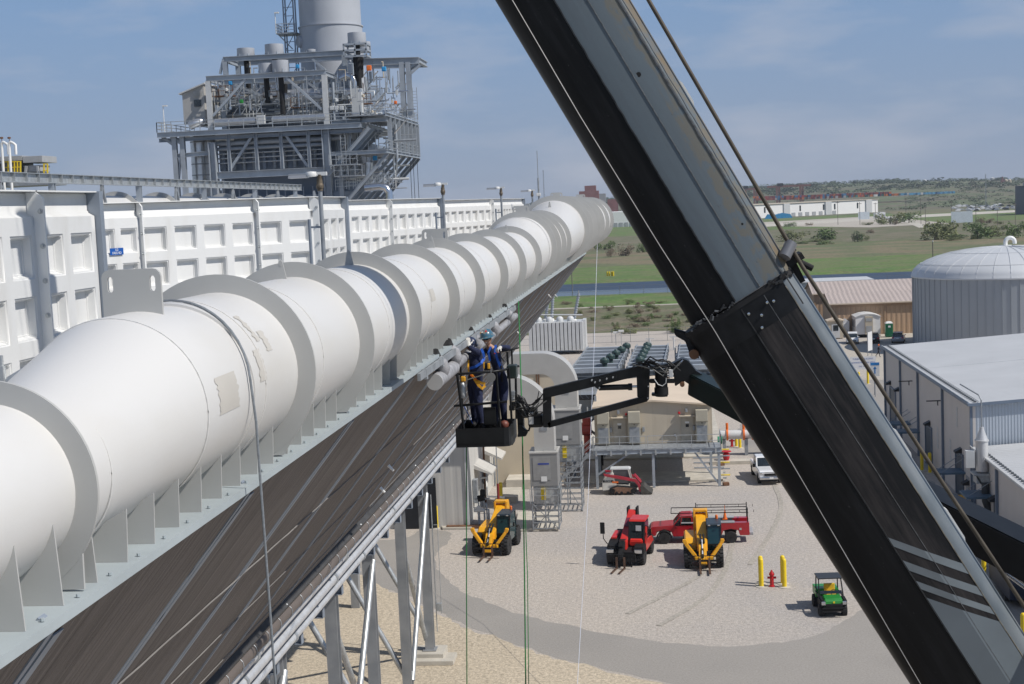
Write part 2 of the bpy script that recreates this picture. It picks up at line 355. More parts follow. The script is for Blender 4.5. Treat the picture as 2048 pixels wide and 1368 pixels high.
sheet('branch_road', pt([(1800, 440), (1838, 446), (1853, 455), (1838, 456)]), .16, conc)
sheet('dry_slope', pt([(1760, 398), (2100, 384), (2100, 416), (1790, 430), (1760, 420)]), .13, brown)
# concrete pads
for nm, a in (('concrete_pad', [(1165, 970), (1446, 962), (1446, 944), (1170, 950)]), ('concrete_pad', [(880, 1052), (940, 1054), (945, 1059), (885, 1060)]), ('concrete_pad', [(1030, 1064), (1117, 1062), (1123, 1025), (1036, 1028)])):
    P0 = [Vector((*p, .0)) for p in pt(a)]; mb = MB(); mb.prism(P0, (0, 0, .16)); o = mb.build(nm, conc, bev=.02); o['kind'] = 'structure'
# ================================================================== STEAM DUCT
AX, AZ = -4.55, 21.97
duct = thing('steam_duct', 'long white ribbed steam pipe running from the lower left into the distance', 'steam pipe', (AX, 9, 20.9))
off = (AX, 9, 20.9); FX, FZ = -3.86, 21.06; FY = 72.3
def shell(name, prof):
    """pipe shell: rows (y, radius, centre z)"""
    mb = MB(); n = 72; vs = []
    for y, r, zc in prof:
        for j in range(n): t = 2*math.pi*j/n; vs.append((AX+r*math.cos(t), y, zc+r*math.sin(t)))
    mb.add(vs, [(i*n+j, i*n+(j+1) % n, (i+1)*n+(j+1) % n, (i+1)*n+j) for i in range(len(prof)-1) for j in range(n)])
    k = len(prof); mb.add(vs[:n], [tuple(range(n))]); mb.add(vs[-n:], [tuple(range(n))])
    return mb.build(name, duct_white, duct, smooth=40, off=off)
B0 = 21.13                                   # underside of the shell is level
zr = lambda r: B0+r
shell('pipe_section', [(3.5, .60, zr(.62)), (9.6, .60, zr(.62)), (11.2, .79, zr(.80)), (11.28, .80, zr(.81)), (12.55, .80, zr(.81))])
shell('pipe_section', [(12.55, .815, zr(.82)), (42.4, .815, zr(.82)), (44.6, 1.0, zr(1.0)), (44.7, 1.02, zr(1.02)), (57, 1.02, zr(1.02)), (60, 1.28, zr(1.28)), (92.5, 1.28, zr(1.28))])
def ring(y, ro, ri, zc, t=.03, web=True):
    mb = MB(); n = 64; vs = []
    for yy in (y-t/2, y+t/2):
        for rr in (ro, ri):
            for j in range(n): a = 2*math.pi*j/n; vs.append((AX+rr*math.cos(a), yy, zc+rr*math.sin(a)))
    fs = []
    for j in range(n):
        k = (j+1) % n
        fs += [(j, k, n+k, n+j), (2*n+j, 3*n+j, 3*n+k, 2*n+k), (j, 2*n+j, 2*n+k, k)]
    mb.add(vs, fs)
    if web:
        a0 = -.62; P = [(AX+ro*math.cos(a0), zc+ro*math.sin(a0)), (FX-.08, FZ+.01), (AX-.6, FZ+.01), (AX, zc-ri)]
        P += [(AX+ri*math.cos(a), zc+ri*math.sin(a)) for a in (-1.2, -.9, -.62)]
        mb.prism([(x, y-t/2+.003, z) for x, z in P], (0, t-.006, 0))
    mb.build('flange_ring', ring_grey, duct, smooth=40, off=off)
ring(9.01, .755, .585, zr(.62))
for y in (14.1, 17.1, 20.6, 24.6, 28.2, 32.6, 37.1, 41.9): ring(y, 1.0, .805, zr(.82))
for y in (45.5, 47.6, 50.2, 53.0): ring(y, 1.19, 1.01, zr(1.02))
for y in (60.5, 64, 68, 72, 77, 84, 91.8): ring(y, 1.5, 1.27, zr(1.28))
# lifting plates with slotted holes, and small fin lugs
def lift_plate(y, zt, w=.53, h=.36):
    mb = MB(); x0, x1 = AX-.30, AX-.30+w; z0 = zt-.14; z1 = zt+h; c = .07
    o_ = [(x0, z0), (x1, z0)]+[(x1-c+c*math.cos(a), z1-c+c*math.sin(a)) for a in (0, .5, 1.07, 1.57)]+[(x0+c-c*math.sin(a), z1-c+c*math.cos(a)) for a in (0, .5, 1.07, 1.57)]
    def slot(cx): return [(cx+.025*math.cos(a), z1-.13+.045+.025*math.sin(a)) for a in (0, 1.05, 2.1, 3.14)]+[(cx-.025*math.cos(a), z1-.13-.045-.025*math.sin(a)) for a in (0, 1.05, 2.1, 3.14)]
    bm = bmesh.new(); es = []
    for loop in (o_, slot(x0+.075), slot(x1-.075)):
        vs = [bm.verts.new((x, y, z)) for x, z in loop]
        es += [bm.edges.new((vs[i], vs[(i+1) % len(vs)])) for i in range(len(vs))]
    bmesh.ops.triangle_fill(bm, edges=es, use_beauty=True)
    r = bmesh.ops.extrude_face_region(bm, geom=bm.faces[:]); bmesh.ops.translate(bm, vec=(0, .03, 0), verts=[g for g in r['geom'] if isinstance(g, bmesh.types.BMVert)])
    bm.verts.index_update(); mb.add([v.co.copy() for v in bm.verts], [[v.index for v in f.verts] for f in bm.faces]); bm.free()
    mb.build('lifting_plate', ring_grey, duct, off=off)
for y, r in ((11.9, .81), (28.6, .82), (46.6, 1.02), (63.0, 1.28), (82, 1.28)): lift_plate(y, zr(r)+r)
for y, r in ((12.0, .80), (16.7, .815), (20.45, .815), (28.0, .815), (37.7, .815), (41.7, .815), (49, 1.02), (58.5, 1.15)):
    mb = MB(); x = AX-.19 if y < 13 else AX; z = zr(.82 if r < 1 else r)+math.sqrt(r*r-(x-AX)**2)-.03
    mb.prism([(x-.07, y-.06, z), (x+.07, y-.06, z), (x+.025, y-.06, z+.23), (x, y-.06, z+.26), (x-.025, y-.06, z+.23)], (0, .02, 0))
    mb.prism([(x-.014, y-.065, z+.185), (x+.014, y-.065, z+.185), (x+.014, y-.065, z+.215), (x-.014, y-.065, z+.215)], (0, .003, 0))
    mb.build('lifting_lug', ring_grey, duct, off=off)
# base flange with bolts, triangular gussets under the right flank
mb = MB(); mb.box(((FX+AX-.9)/2, 38.1, FZ-.02), (FX-AX+.9, 68.4, .03)); mb.bar((FX-.004, 4, FZ-.035), (FX-.004, FY, FZ-.035), .02, .065)
for k in range(60): mb.tube([(FX-.06, 8.3+k*.55, FZ), (FX-.06, 8.3+k*.55, FZ+.02)], .014, 6)
mb.build('base_flange', mat('flange_shade_tint', (.37, .415, .43), .5, var=.07), duct, off=off)  # light grey ledge, with the shade falling on it put into the blue-grey
y = 8.1; k = 0
while y < 71 and k < 92:
    if all(abs(y-q) > .16 for q in (9.01, 14.1, 17.1, 20.6, 24.6, 28.2, 32.6, 37.1, 41.9)):
        r = .61 if y < 9.7 else (.8 if y < 43 else (1.02 if y < 58 else 1.28)); zc = zr(r+.01); a = -.55
        cx = FX-.08; px_ = min(cx+.03, AX+r*.97); pz_ = zc-math.sqrt(r*r-(px_-AX)**2)
        mb = MB(); mb.prism([(px_-.012, y, pz_-.01), (cx, y, FZ-.004), (AX+.1, y, FZ-.004), (AX+.1, y, B0+.02)], (0, .014, 0))
        mb.build('gusset', ring_grey, duct, off=off); k += 1
    y += .56 if y < 42 else .9
# weld seams, cable strapped over the shell, drain cap, touched-up paint patches
for y, r in ((9.62, .605), (11.24, .80), (12.9, .818), (15.2, .818), (19, .818), (22.6, .818), (26.5, .818), (30.4, .818), (35, .818), (39.5, .818), (44.65, 1.02), (57, 1.02), (60, 1.28)):
    mb = MB(); mb.tube([(AX+(r+.001)*math.cos(a), y, zr(r+.002)+(r+.001)*math.sin(a)) for a in [i*.14 for i in range(46)]], .007, 5, cap=False)
    mb.build('weld_seam', duct_white, duct, off=off)
def patch(y0, y1, a0, a1, seed):
    rnd = random.Random(seed); mb = MB(); na = 14; vs = []; r = .8195 if y0 > 12.6 else .8035
    for i in range(na+1):
        a = a0+(a1-a0)*i/na
        for yy in (y0+rnd.uniform(-.03, .03), y1+rnd.uniform(-.03, .03)): vs.append((AX+r*math.cos(a), yy, zr(.82 if y0 > 12.6 else .81)+r*math.sin(a)))
    mb.add(vs, [(2*i, 2*i+1, 2*i+3, 2*i+2) for i in range(na)]); mb.build('paint_patch', mat('touch_up_paint', (.52, .495, .45), .5, var=.04), duct, smooth=60, off=off)
patch(11.55, 12.1, -.10, .30, 1); patch(13.2, 13.36, .35, .62, 2); patch(13.02, 13.12, .5, .9, 5); patch(12.75, 12.95, .05, .42, 3); patch(22.7, 23.1, .1, .35, 4)
mb = MB(); zc = zr(.82); pts = [(AX+.83*math.cos(a), 12.75-.25*(1.57-a), zc+.83*math.sin(a)) for a in [2.4-2.25*i/16 for i in range(17)]]
x0 = pts[-1]; pts += [(x0[0]+.03, x0[1], x0[2]-.4), (x0[0]+.05, x0[1]+.02, 19.5), (x0[0]+.1, x0[1]+.05, 17.0), (x0[0]+.13, x0[1]+.05, 3)]
mb.tube(pts, .012, 6); mb.build('hanging_cable', mat('grey_cable', (.20, .22, .24), .6, var=.2, scale=30), duct, off=off)
mb = MB(); mb.tube([(AX-1.02, 11.35, 22.2), (AX-.62, 11.45, 22.42)], .03, 8); mb.tube([(AX-1.0, 11.35, 22.2), (AX-1.0, 11.35, 22.36)], .035, 8); mb.tube([(AX-1.0, 11.35, 22.36), (AX-1.0, 11.35, 22.45)], .022, 8)
mb.build('drain_nozzle', galv, duct, off=off)
# ================================================================== CONDENSER under the duct (leaning finned bundles, frame, columns)
acc = thing('air_cooled_condenser', 'leaning brown finned tube bundles on steel columns under the white pipe', 'condenser', (-12.9, 60, 0)); ao = (-12.9, 60, 0)
finm = mat('finned_tubes', (.095, .080, .070), .75, .0, col2=(.20, .172, .155), thr=(.3, .7), scale=1., stretch=(.25, 9, 1), detail=6, bump=.0)
n_, L_, b_ = mnode(finm); t_ = n_.new('ShaderNodeTexCoord'); mp_ = n_.new('ShaderNodeMapping'); mp_.inputs['Scale'].default_value = (.4, 26, 1); z_ = n_.new('ShaderNodeTexNoise'); z_.inputs['Scale'].default_value = 1; z_.inputs['Detail'].default_value = 3
bp_ = n_.new('ShaderNodeBump'); bp_.inputs['Strength'].default_value = .8; bp_.inputs['Distance'].default_value = .08; L_(t_.outputs['Object'], mp_.inputs[0]); L_(mp_.outputs[0], z_.inputs['Vector']); L_(z_.outputs['Fac'], bp_.inputs['Height']); L_(bp_.outputs[0], b_.inputs['Normal'])
SL = Vector((-1, 0, -1.25)).normalized(); NR = Vector((1.25, 0, -1)).normalized(); T0 = Vector((FX-.02, 0, FZ-.055)); LEN = 4.9*1.6
def bp(s, y, n=0.): p = T0+SL*s+NR*n; return Vector((p.x, y, p.z))
ang = math.atan2(-SL.z, SL.x)          # local x runs down the slope
y = 3.0; k = 0
edges = [3.0, 8.4, 12.75, 17.2, 21.6, 26, 30.5, 35, 39.5, 44, 48.5, 53, 57.5, 62, 66, 69.5, FY]
for a, b in zip(edges, edges[1:]):
    mb = MB(); mb.box((LEN/2+.03, 0, .07), (LEN-.06, b-a-.16, .08))
    o = mb.build('tube_bundle', finm, acc); o.rotation_euler = (0, ang, 0); o.location = Vector(bp(0, (a+b)/2, -.11))-Vector(ao)
    mb = MB(); mb.bar(bp(0, b-.02, -.05), bp(LEN, b-.02, -.05), .10, .12, up=NR)
    mb.bar(bp(.1, b+.14, .012), bp(LEN-.3, b+.14, .012), .16, .012, up=NR)
    mb.build('joint_strip', steel_b, acc, off=ao)
for s in (2.6, 4.9, 7.2):
    mb = MB(); mb.tube([bp(s+.015*math.sin(i*1.9), 3+i*.45, .014) for i in range(154)], .012, 4); mb.build('support_bead', mat('bead_metal', (.19, .18, .17), .7, var=.2), acc, off=ao)
for y, s in ((33, 4.5), (37, 6.2), (60, 1.6), (55, 3.0), (71, 2.5)):
    mb = MB(); mb.prism([bp(s, y, .0), bp(s, y+.2, 0), bp(s+.05, y+.22, .18), bp(s+.02, y+.02, .18)], SL*.03); mb.build('lifting_lug', white, acc, off=ao)
# bottom trough, insulated pipe with ties, galvanised drain pipes
def along(name, x, z, r, m, y0=4, y1=FY, n=12):
    mb = MB(); mb.tube([(x, y0, z), (x, y1, z)], r, n); return mb.build(name, m, acc, smooth=50, off=ao)
mb = MB(); mb.bar(bp(LEN+.15, 4, -.1), bp(LEN+.15, FY, -.1), .5, .26, up=SL); mb.build('bottom_header', mat('dark_header', (.06, .06, .062), .6, var=.2), acc, off=ao)
brn = mat('brown_insulation', (.155, .13, .115), .6, .2, var=.12, scale=1)
o = along('insulated_pipe', -8.98, 14.40, .17, brn)
for i in range(60): 
    mb = MB(); yy = 14+i*.97; mb.tube([(-8.98+.18*math.cos(a), yy, 14.40+.18*math.sin(a)) for a in [j*.5 for j in range(14)]], .009, 4, cap=False)
    mb.build('tie_wire', galv_d, o, off=ao)
for x, z, r in ((-9.30, 13.90, .14), (-9.85, 13.00, .16), (-10.45, 12.02, .13)):
    o = along('drain_pipe', x, z, r, mat('galv_pipe', (.56, .57, .585), .38, .3, var=.12, scale=3))
    for yy in range(10, 72, 9):
        mb = MB(); mb.rev([(r+.001, -.06), (r+.035, -.06), (r+.035, .06), (r+.001, .06)], (x, yy+4*x % 3, z), 'Y', 14)
        mb.build('coupling', galv, o, off=ao)
for yy in (30, 38, 47, 56, 65):
    mb = MB(); mb.tube([(-9.25, yy, 14.0), (-9.05, yy+.3, 14.5)], .07, 8); mb.tube([(-9.08, yy+.28, 14.45), (-8.7, yy+.7, 14.8)], .03, 6); mb.rev([(.0, 0), (.11, 0), (.11, .12), (0, .14)], (-9.1, yy+.1, 14.05), 'Z', 10)
    mb.build('drain_valve', galv, acc, smooth=40, off=ao)
# stepped beam ends and girder
yb = 22.
while yb < 72:
    mb = MB(); mb.ibeam((-11.3, yb, 10.8), (-22, yb, 10.8), .26, .46, .03); mb.box((-11.29, yb, 10.8), (.02, .26, .46)); mb.build('floor_beam', steel_b, acc, off=ao); yb += 2.75
mb = MB(); mb.ibeam((-12.9, 6, 10.22), (-12.9, 73, 10.22), .32, .62, .04); mb.ibeam((-21.5, 6, 10.22), (-21.5, 73, 10.22), .32, .62, .04); mb.build('main_girder', steel_b, acc, off=ao)
colY = [onX(662, 1200, -12.9).y, onX(737, 1130, -12.9).y, onX(800, 1050, -12.9).y, 72.3]
colY = [20, 28, 36, 44]+colY
colm = mat('column_galv', (.25, .265, .28), .5, .3, col2=(.36, .37, .38), thr=(.35, .65), scale=.9)
for yc in colY:
    for x in ((-12.9, -21.5) if yc < 71 else (-12.9,)):
        mb = MB(); mb.ibeam((x, yc, .5), (x, yc, 9.95), .46, .46, .04, up=(0, 1, 0)); mb.box((x, yc, .48), (.7, .7, .05)); mb.build('column', colm, acc, off=ao)
        mb = MB(); mb.box((x, yc, .22), (1.6, 1.6, .44)); mb.box((x+.1, yc-.6, .12), (2.6, 1.5, .24)); mb.build('footing', conc, acc, off=ao, bev=.02)
for a, b in ((0, 1), (2, 3), (4, 5), (6, 7)):
    ya, yb_ = colY[a], colY[b]; m_ = (ya+yb_)/2
    for x in (-12.9, -21.5):
        for p, q in (((x, ya, 1.0), (x, yb_, 8.8)), ((x+.0, ya, 8.8), (x, yb_, 1.0))):
            mb = MB(); mb.tube([Vector(p)+Vector((.2 if q[2] > 5 else -.2, 0, 0)), Vector(q)+Vector((.2 if q[2] > 5 else -.2, 0, 0))], .13, 10); mb.build('cross_brace', galv, acc, smooth=40, off=ao)
for yc in colY[4:]:
    mb = MB(); mb.tube([(-12.9, yc, 1.0), (-17.2, yc, 9.2)], .13, 10); mb.tube([(-21.5, yc, 1.0), (-17.2, yc, 9.2)], .13, 10); mb.build('cross_brace', galv, acc, smooth=40, off=ao)
# inner leaning side of the V, unseen fan deck above, added to block light
mb = MB(); mb.prism([(-9.4, 4, 15.2), (-9.0, 4, 15.2), (-13.6, 4, 20.8), (-14.0, 4, 20.8)], (0, 68.3, 0)); mb.build('tube_bundle', finm, acc, off=ao)
mb = MB(); mb.box((-11.2, 38, 20.7), (10.8, 68.6, .12)); mb.build('light_block_deck', grey_p, acc, off=ao)
mb = MB(); mb.tube([(-12.6, 73.0, 1.2), (-12.6, 73.0, 8.6)], .03, 6); mb.tube([(-12.5, 72.9, 7), (-12.3, 72.9, 7), (-12.3, 72.9, 2.2)], .02, 6); mb.box((-12.4, 72.8, 2.6), (.3, .2, .4)); mb.build('conduit', galv, acc, off=ao)
# wrapped pipe stubs under the duct near the workers
stub = thing('wrapped_pipe', 'grey tape-wrapped drain pipes with a round end cap beneath the white pipe', 'pipe', (-3.7, 27, 20.3)); so_ = (-3.7, 27, 20.3)
wrap = mat('grey_wrap', (.30, .30, .315), .6, 0, var=.25, scale=6, bump=.5, bscale=9)
mb = MB(); mb.tube([onX(870, 764, -3.88), onX(905, 735, -3.88)], .135, 18); mb.tube([onX(905, 735, -3.88)+Vector((0, .02, 0)), onX(1030, 632, -3.88)], .085, 14); mb.build('header_pipe', wrap, stub, smooth=50, off=so_)
mb = MB(); c = onX(870, 764, -3.88); d = (onX(905, 735, -3.88)-c).normalized(); mb.tube([c-d*.03, c+d*.005], .14, 20); mb.build('end_cap', mat('cap_grey', (.42, .42, .42), .6, var=.05), stub, smooth=40, off=so_)
for px_, py_ in ((880, 738), (905, 715), (948, 688), (985, 660), (1015, 636)):
    p = onX(px_, py_, -3.88); mb = MB(); u = Vector((-.07, -.10, .20))
    mb.tube([p+Vector((.03, .03, -.12)), p+Vector((.05, -.03, .0)), p+Vector((.03, -.1, .09)), p+u], [.09, .135, .135, .11], 12); mb.build('wrapped_elbow', wrap, stub, smooth=60, off=so_)
    mb = MB(); mb.tube([p+u*.9, p+u*1.5], .125, 12); mb.build('rubber_boot', rubber, stub, smooth=50, off=so_)
mb = MB(); mb.bar(onX(838, 755, -3.80), onX(1030, 615, -3.82), .05, .11); mb.build('pipe_bracket', galv_d, stub, off=so_)
for k in range(9):
    p = onX(850, 748, -3.81).lerp(onX(1025, 617, -3.83), k/8); mb = MB(); mb.box(p, (.08, .12, .16)); mb.build('clamp', galv_d, stub, off=so_)
# ================================================================== MOULDED WHITE WALLS
TOPZ = 24.05
def wall_pt(px, Y): p = onY(px, 400, Y); return Vector((p.x, p.y, 0))
def wall(name_label, pts, group='moulded white panel walls'):
    pts = [Vector(p) for p in pts]; base = pts[0]
    t = thing('panel_wall', name_label, 'wall', (base.x, base.y, 20.8), group=group); of = (base.x, base.y, 20.8)
    for a, b in zip(pts, pts[1:]):
        L = (b-a).length; u = (b-a)/L; n = Vector((u.y, -u.x, 0))
        if n.dot(Vector((1, -1, 0))) < 0: n = -n
        def W(s, z, d=0.): q = a+u*s+n*d; return (q.x, q.y, z)
        k = max(2, round(L/.98)); cw = L/k; mb = MB()
        us = [(.0, False)]
        for i in range(k): us += [(i*cw+cw*.14, True), (i*cw+cw*.84, False)]
        us.append((L, False)); zs = [(20.8, False)]
        for z in (20.92, 21.83, 22.75): zs += [(z-.0, True), (z+.62, False)]
        zs += [(23.66, False)]
        for i in range(len(us)-1):
            for j in range(len(zs)-1):
                s0, s1, z0, z1 = us[i][0], us[i+1][0], zs[j][0], zs[j+1][0]
                if us[i][1] and zs[j][1]:
                    e, d = .045, -.15
                    o_ = [W(s0, z0), W(s1, z0), W(s1, z1), W(s0, z1)]; q_ = [W(s0+e, z0+e, d), W(s1-e, z0+e, d), W(s1-e, z1-e, d), W(s0+e, z1-e, d)]
                    mb.add(o_+q_, [(4, 5, 6, 7)]+[(m, (m+1) % 4, 4+(m+1) % 4, 4+m) for m in range(4)])
                else: mb.quad(W(s0, z0), W(s1, z0), W(s1, z1), W(s0, z1))
        z1 = 23.66
        mb.add([W(0, z1), W(L, z1), W(L, z1+.07, -.12), W(0, z1+.07, -.12), W(L, TOPZ, -.12), W(0, TOPZ, -.12), W(0, TOPZ, -.3), W(L, TOPZ, -.3), W(0, 20.8, -.3), W(L, 20.8, -.3)], [(0, 1, 2, 3), (3, 2, 4, 5), (5, 4, 7, 6), (6, 7, 9, 8)])
        bm = bmesh.new(); vs = [bm.verts.new(v) for v in mb.v]
        for f in mb.f: bm.faces.new([vs[i] for i in f])
        bmesh.ops.remove_doubles(bm, verts=bm.verts[:], dist=.0008); bm.verts.index_update()
        m2 = MB(); m2.add([v.co.copy() for v in bm.verts], [[v.index for v in f.verts] for f in bm.faces]); bm.free()
        o = m2.build('wall_panel', grp, t, smooth=70, off=of, bev=.022)
        mb = MB(); mb.prism([W(-.02, TOPZ+.002, .06), W(L+.02, TOPZ+.002, .06), W(L+.02, TOPZ+.002, -.32), W(-.02, TOPZ+.002, -.32)], (0, 0, .02)); mb.build('top_lip', white, t, off=of)
        if a is not pts[0]:
            mb = MB(); c = a; mb.prism([W(-.02, 20.8, -.1), W(-.02, 20.8, .17), W(-.02, TOPZ-.1, .17), W(-.02, TOPZ-.01, .05), W(-.02, TOPZ-.01, -.1)], u*.035); f = mb.build('joint_fin', white, t, off=of)
            for q in range(6):
                z = 21.1+q*.53; mb = MB(); mb.tube([W(-.06, z, .11), W(.06, z, .11)], .022, 8); mb.tube([W(-.035, z, .11), W(-.022, z, .11)], .042, 8); mb.build('bolt', galv, f, off=of)
    a, b = pts[-2], pts[-1]; u = (b-a).normalized(); n = Vector((u.y, -u.x, 0)); n = n if n.dot(Vector((1, -1, 0))) > 0 else -n
    mb = MB(); q = b+u*.02
    mb.prism([(q-n*.35).to_tuple()[:2]+(20.8,), (q+n*.10).to_tuple()[:2]+(20.8,), (q+n*.10).to_tuple()[:2]+(TOPZ+.02,), (q-n*.35).to_tuple()[:2]+(TOPZ+.02,)], u*.16)
    e = mb.build('end_post', steel_b, t, off=of)  # white return; blue-grey colour stands in for its shade and sky reflection
    return t
y70 = onX(70, 450, -9.5).y
wall('nearest white dimpled panel wall at the left edge with a bolted fin', [(-9.5, 9, 0), (-9.5, y70, 0), (-9.5, 23.2, 0)])
w2 = wall('white dimpled panel wall bearing a small blue fan sign, angling behind the near wall', [wall_pt(185, 35.5), wall_pt(276, 37), wall_pt(510, 40), wall_pt(625, 41.5), wall_pt(688, 45.5)])
wall('white dimpled panel wall behind the middle lamp pole', [wall_pt(678, 56), wall_pt(777, 60.5), wall_pt(879, 66)])
wall('farthest white dimpled panel wall, ending where the pipe swells', [wall_pt(870, 80), wall_pt(982, 88), wall_pt(1047, 100)])
# blue fan sign
a, b = wall_pt(185, 35.5), wall_pt(276, 37); u = (b-a).normalized(); n = Vector((u.y, -u.x, 0)); n = n if n.y < 0 else -n
d_ = ray(233, 503); k_ = ((a+n*.03-CAM).dot(n))/d_.dot(n); p = CAM+d_*k_
sg = thing('fan_sign', 'small blue sign with white fan lettering on the white panel wall', 'sign', p)
mb = MB(); r_ = u if u.x > 0 else -u; mb.prism([r_*-.24+Vector((0, 0, -.09)), r_*.24+Vector((0, 0, -.09)), r_*.24+Vector((0, 0, .09)), r_*-.24+Vector((0, 0, .09))], n*.012); mb.build('sign_plate', mat('sign_blue', (.01, .09, .36), .4, var=.05), sg)
for tx, z, sz in (('U2', .038, .095), ('FAN 4D', -.042, .095)): text_mb(tx, n*.014+Vector((0, 0, z)), r_, (0, 0, 1), sz, .002).build('lettering', white, sg)
# ------------------------------------------------------------------ lamp poles on the walkway
lamp_s = mat('lamp_white', (.72, .72, .70), .4, var=.05)
def lamp_pole(px, Y, top, label):
    p = onY(px, 430, Y); z0 = 20.75
    t = thing('lamp_pole', label, 'lamp pole', (p.x, p.y, z0), group='lamp poles along the white walls')
    mb = MB(); mb.tube([(0, 0, 0), (0, 0, top-z0-.42)], .055, 12); mb.build('pole', galv_d, t, smooth=50)
    mb = MB(); mb.tube([(-.32, .02, 0), (-.32, .02, top-z0-1.1)], .04, 10); mb.bar((-.32, .02, top-z0-1.3), (0, 0, top-z0-1.3), .03, .05); mb.build('conduit', steel_b, t, smooth=50)
    h = top-z0
    mb = MB(); mb.tube([(0, 0, h-.42), (0, 0, h-.14)], .075, 12); mb.tube([(0, 0, h-.16), (.02, 0, h-.02)], .06, 10); mb.rev([(.085, h-.36), (.095, h-.33), (.095, h-.27), (.085, h-.24)], n=12); mb.build('pole_fitting', mat('weathered_brass', (.16, .13, .095), .6, .4, var=.3, scale=9), t, smooth=50)
    mb = MB(); mb.rev([(.0, h-.07), (.14, h-.06), (.155, h), (.13, h+.055), (0, h+.07)], (-.2, 0, 0), n=16); mb.box((.05, 0, h), (.28, .09, .09)); hd = mb.build('lamp_head', lamp_s, t, smooth=50)
    mb = MB(); mb.box((-.52, 0, h+.005), (.46, .22, .035), ch=.01); mb.prism([(-.75, -.11, h-.012), (-.75, .11, h-.012), (-.75, .16, h-.085), (-.75, -.16, h-.085)], (.46, 0, 0)); mb.build('reflector', mat('reflector', (.42, .43, .44), .3, .6, var=.1), t)
for px, Y, top, lab in ((643, 34.5, 24.52, 'nearest and tallest lamp pole beside the white wall joint'), (888, 55.5, 24.52, 'second lamp pole, in front of the middle white wall'), (1004, 75.5, 24.55, 'third lamp pole near the end of the white walls'), (1066, 95, 24.55, 'farthest small lamp pole beyond the end of the white walls')): lamp_pole(px, Y, top, lab)
p = onY(1078, 400, 95); t = thing('antenna_mast', 'thin whip mast beside the farthest lamp pole', 'mast', (p.x, p.y, 20.75)); mb = MB(); mb.tube([(0, 0, 0), (0, 0, 4.6)], .06, 8); mb.tube([(0, 0, 4.6), (0, 0, 6.4)], .025, 6); mb.build('mast_tube', galv_d, t); mb = MB(); mb.box((0, -.1, 3.5), (.3, .12, .2), ch=.03); mb.build('mast_box', lamp_s, t)
# ------------------------------------------------------------------ second steam duct with walkway beam beyond the walls
d2 = thing('steam_duct', 'second white ribbed pipe behind the panel walls, mostly hidden', 'steam pipe', (-27.5, 40, 22)); o2 = (-27.5, 40, 22)
mb = MB(); mb.rev([(1.2, 32), (1.2, 108)], (-27.5, 0, 23.75), 'Y', 48); mb.build('pipe_section', duct_white, d2, smooth=40, off=o2)
for y in range(40, 108, 6):
    mb = MB(); mb.rev([(1.2, y-.02), (1.42, y-.02), (1.42, y+.02), (1.2, y+.02)], (-27.5, 0, 23.75), 'Y', 48, cap=False); mb.build('flange_ring', ring_grey, d2, smooth=40, off=o2)
bw = thing('walkway_beam', 'long galvanised walkway beam with web stiffeners above the hidden second pipe', 'beam', (-27.2, 60, 22)); ob = (-27.2, 60, 22)
mb = MB(); mb.ibeam((-26.6, 45, 25.63), (-26.6, 104, 25.63), .3, .42, .03); mb.build('beam', galv, bw, off=ob)
for i in range(50):
    mb = MB(); mb.box((-26.52, 46+i*1.18, 25.63), (.14, .03, .36)); mb.build('stiffener', galv, bw, off=ob)
for i in range(6):
    y = 50+i*10.5; mb = MB(); mb.ibeam((-26.6, y, 22), (-26.6, y, 25.42), .25, .25, .03, up=(0, 1, 0)); mb.build('post', steel_g, bw, off=ob)
    mb = MB(); mb.bar((-26.5, y+5, 24.3), (-26.5, y+5.4, 25.4), .12, .12); mb.bar((-26.5, y+5.8, 24.3), (-26.5, y+5.4, 25.4), .12, .12); mb.build('spring_hanger', galv_d, bw, off=ob)
fr = thing('plant_deck', 'grey concrete deck that carries the second pipe', 'deck', (-27, 70, 0)); mb = MB(); mb.box((0, 0, 20.2), (20, 80, .5)); mb.build('deck', grey_p, fr)
for x in (-8, 8):
    for y in (-36, -12, 12, 36): mb = MB(); mb.box((x, y, 9.97), (.5, .5, 19.9)); mb.build('column', colm, fr)
# ================================================================== HEAT-RECOVERY BOILER (left background)
rnd = random.Random(11)
HY = 150.
hr = thing('boiler_building', 'tall blue-grey steel boiler structure crowded with pipes, decks and vent pots', 'power plant', (-42, 165, 0)); ho = (-42, 165, 0)
def hp(px, py, Y=HY): return onY(px, py, Y)
def part(mb, name, m, sm=None, par=None): return mb.build(name, m, par or hr, smooth=sm, off=ho)
X0, X1 = hp(420, 300).x, hp(662, 300).x
mb = MB(); mb.box(((X0+X1)/2, 168, 12.9), (X1-X0, 33, 25.8)); mb.box(((X0+X1)/2, 169, 28.9), (X1-X0-.6, 31, 6.2)); part(mb, 'casing', casing)
for i in range(13):
    mb = MB(); x = X0+(X1-X0)*(i+.5)/13; mb.box((x, 151.4, 25.0), (.10, .22, 3.4)); part(mb, 'stiffener', steel_b)
for z in (24.1, 22.0): mb = MB(); mb.ibeam((X0, 151.2, z), (X1, 151.2, z), .4, .3); part(mb, 'girt', steel_g)
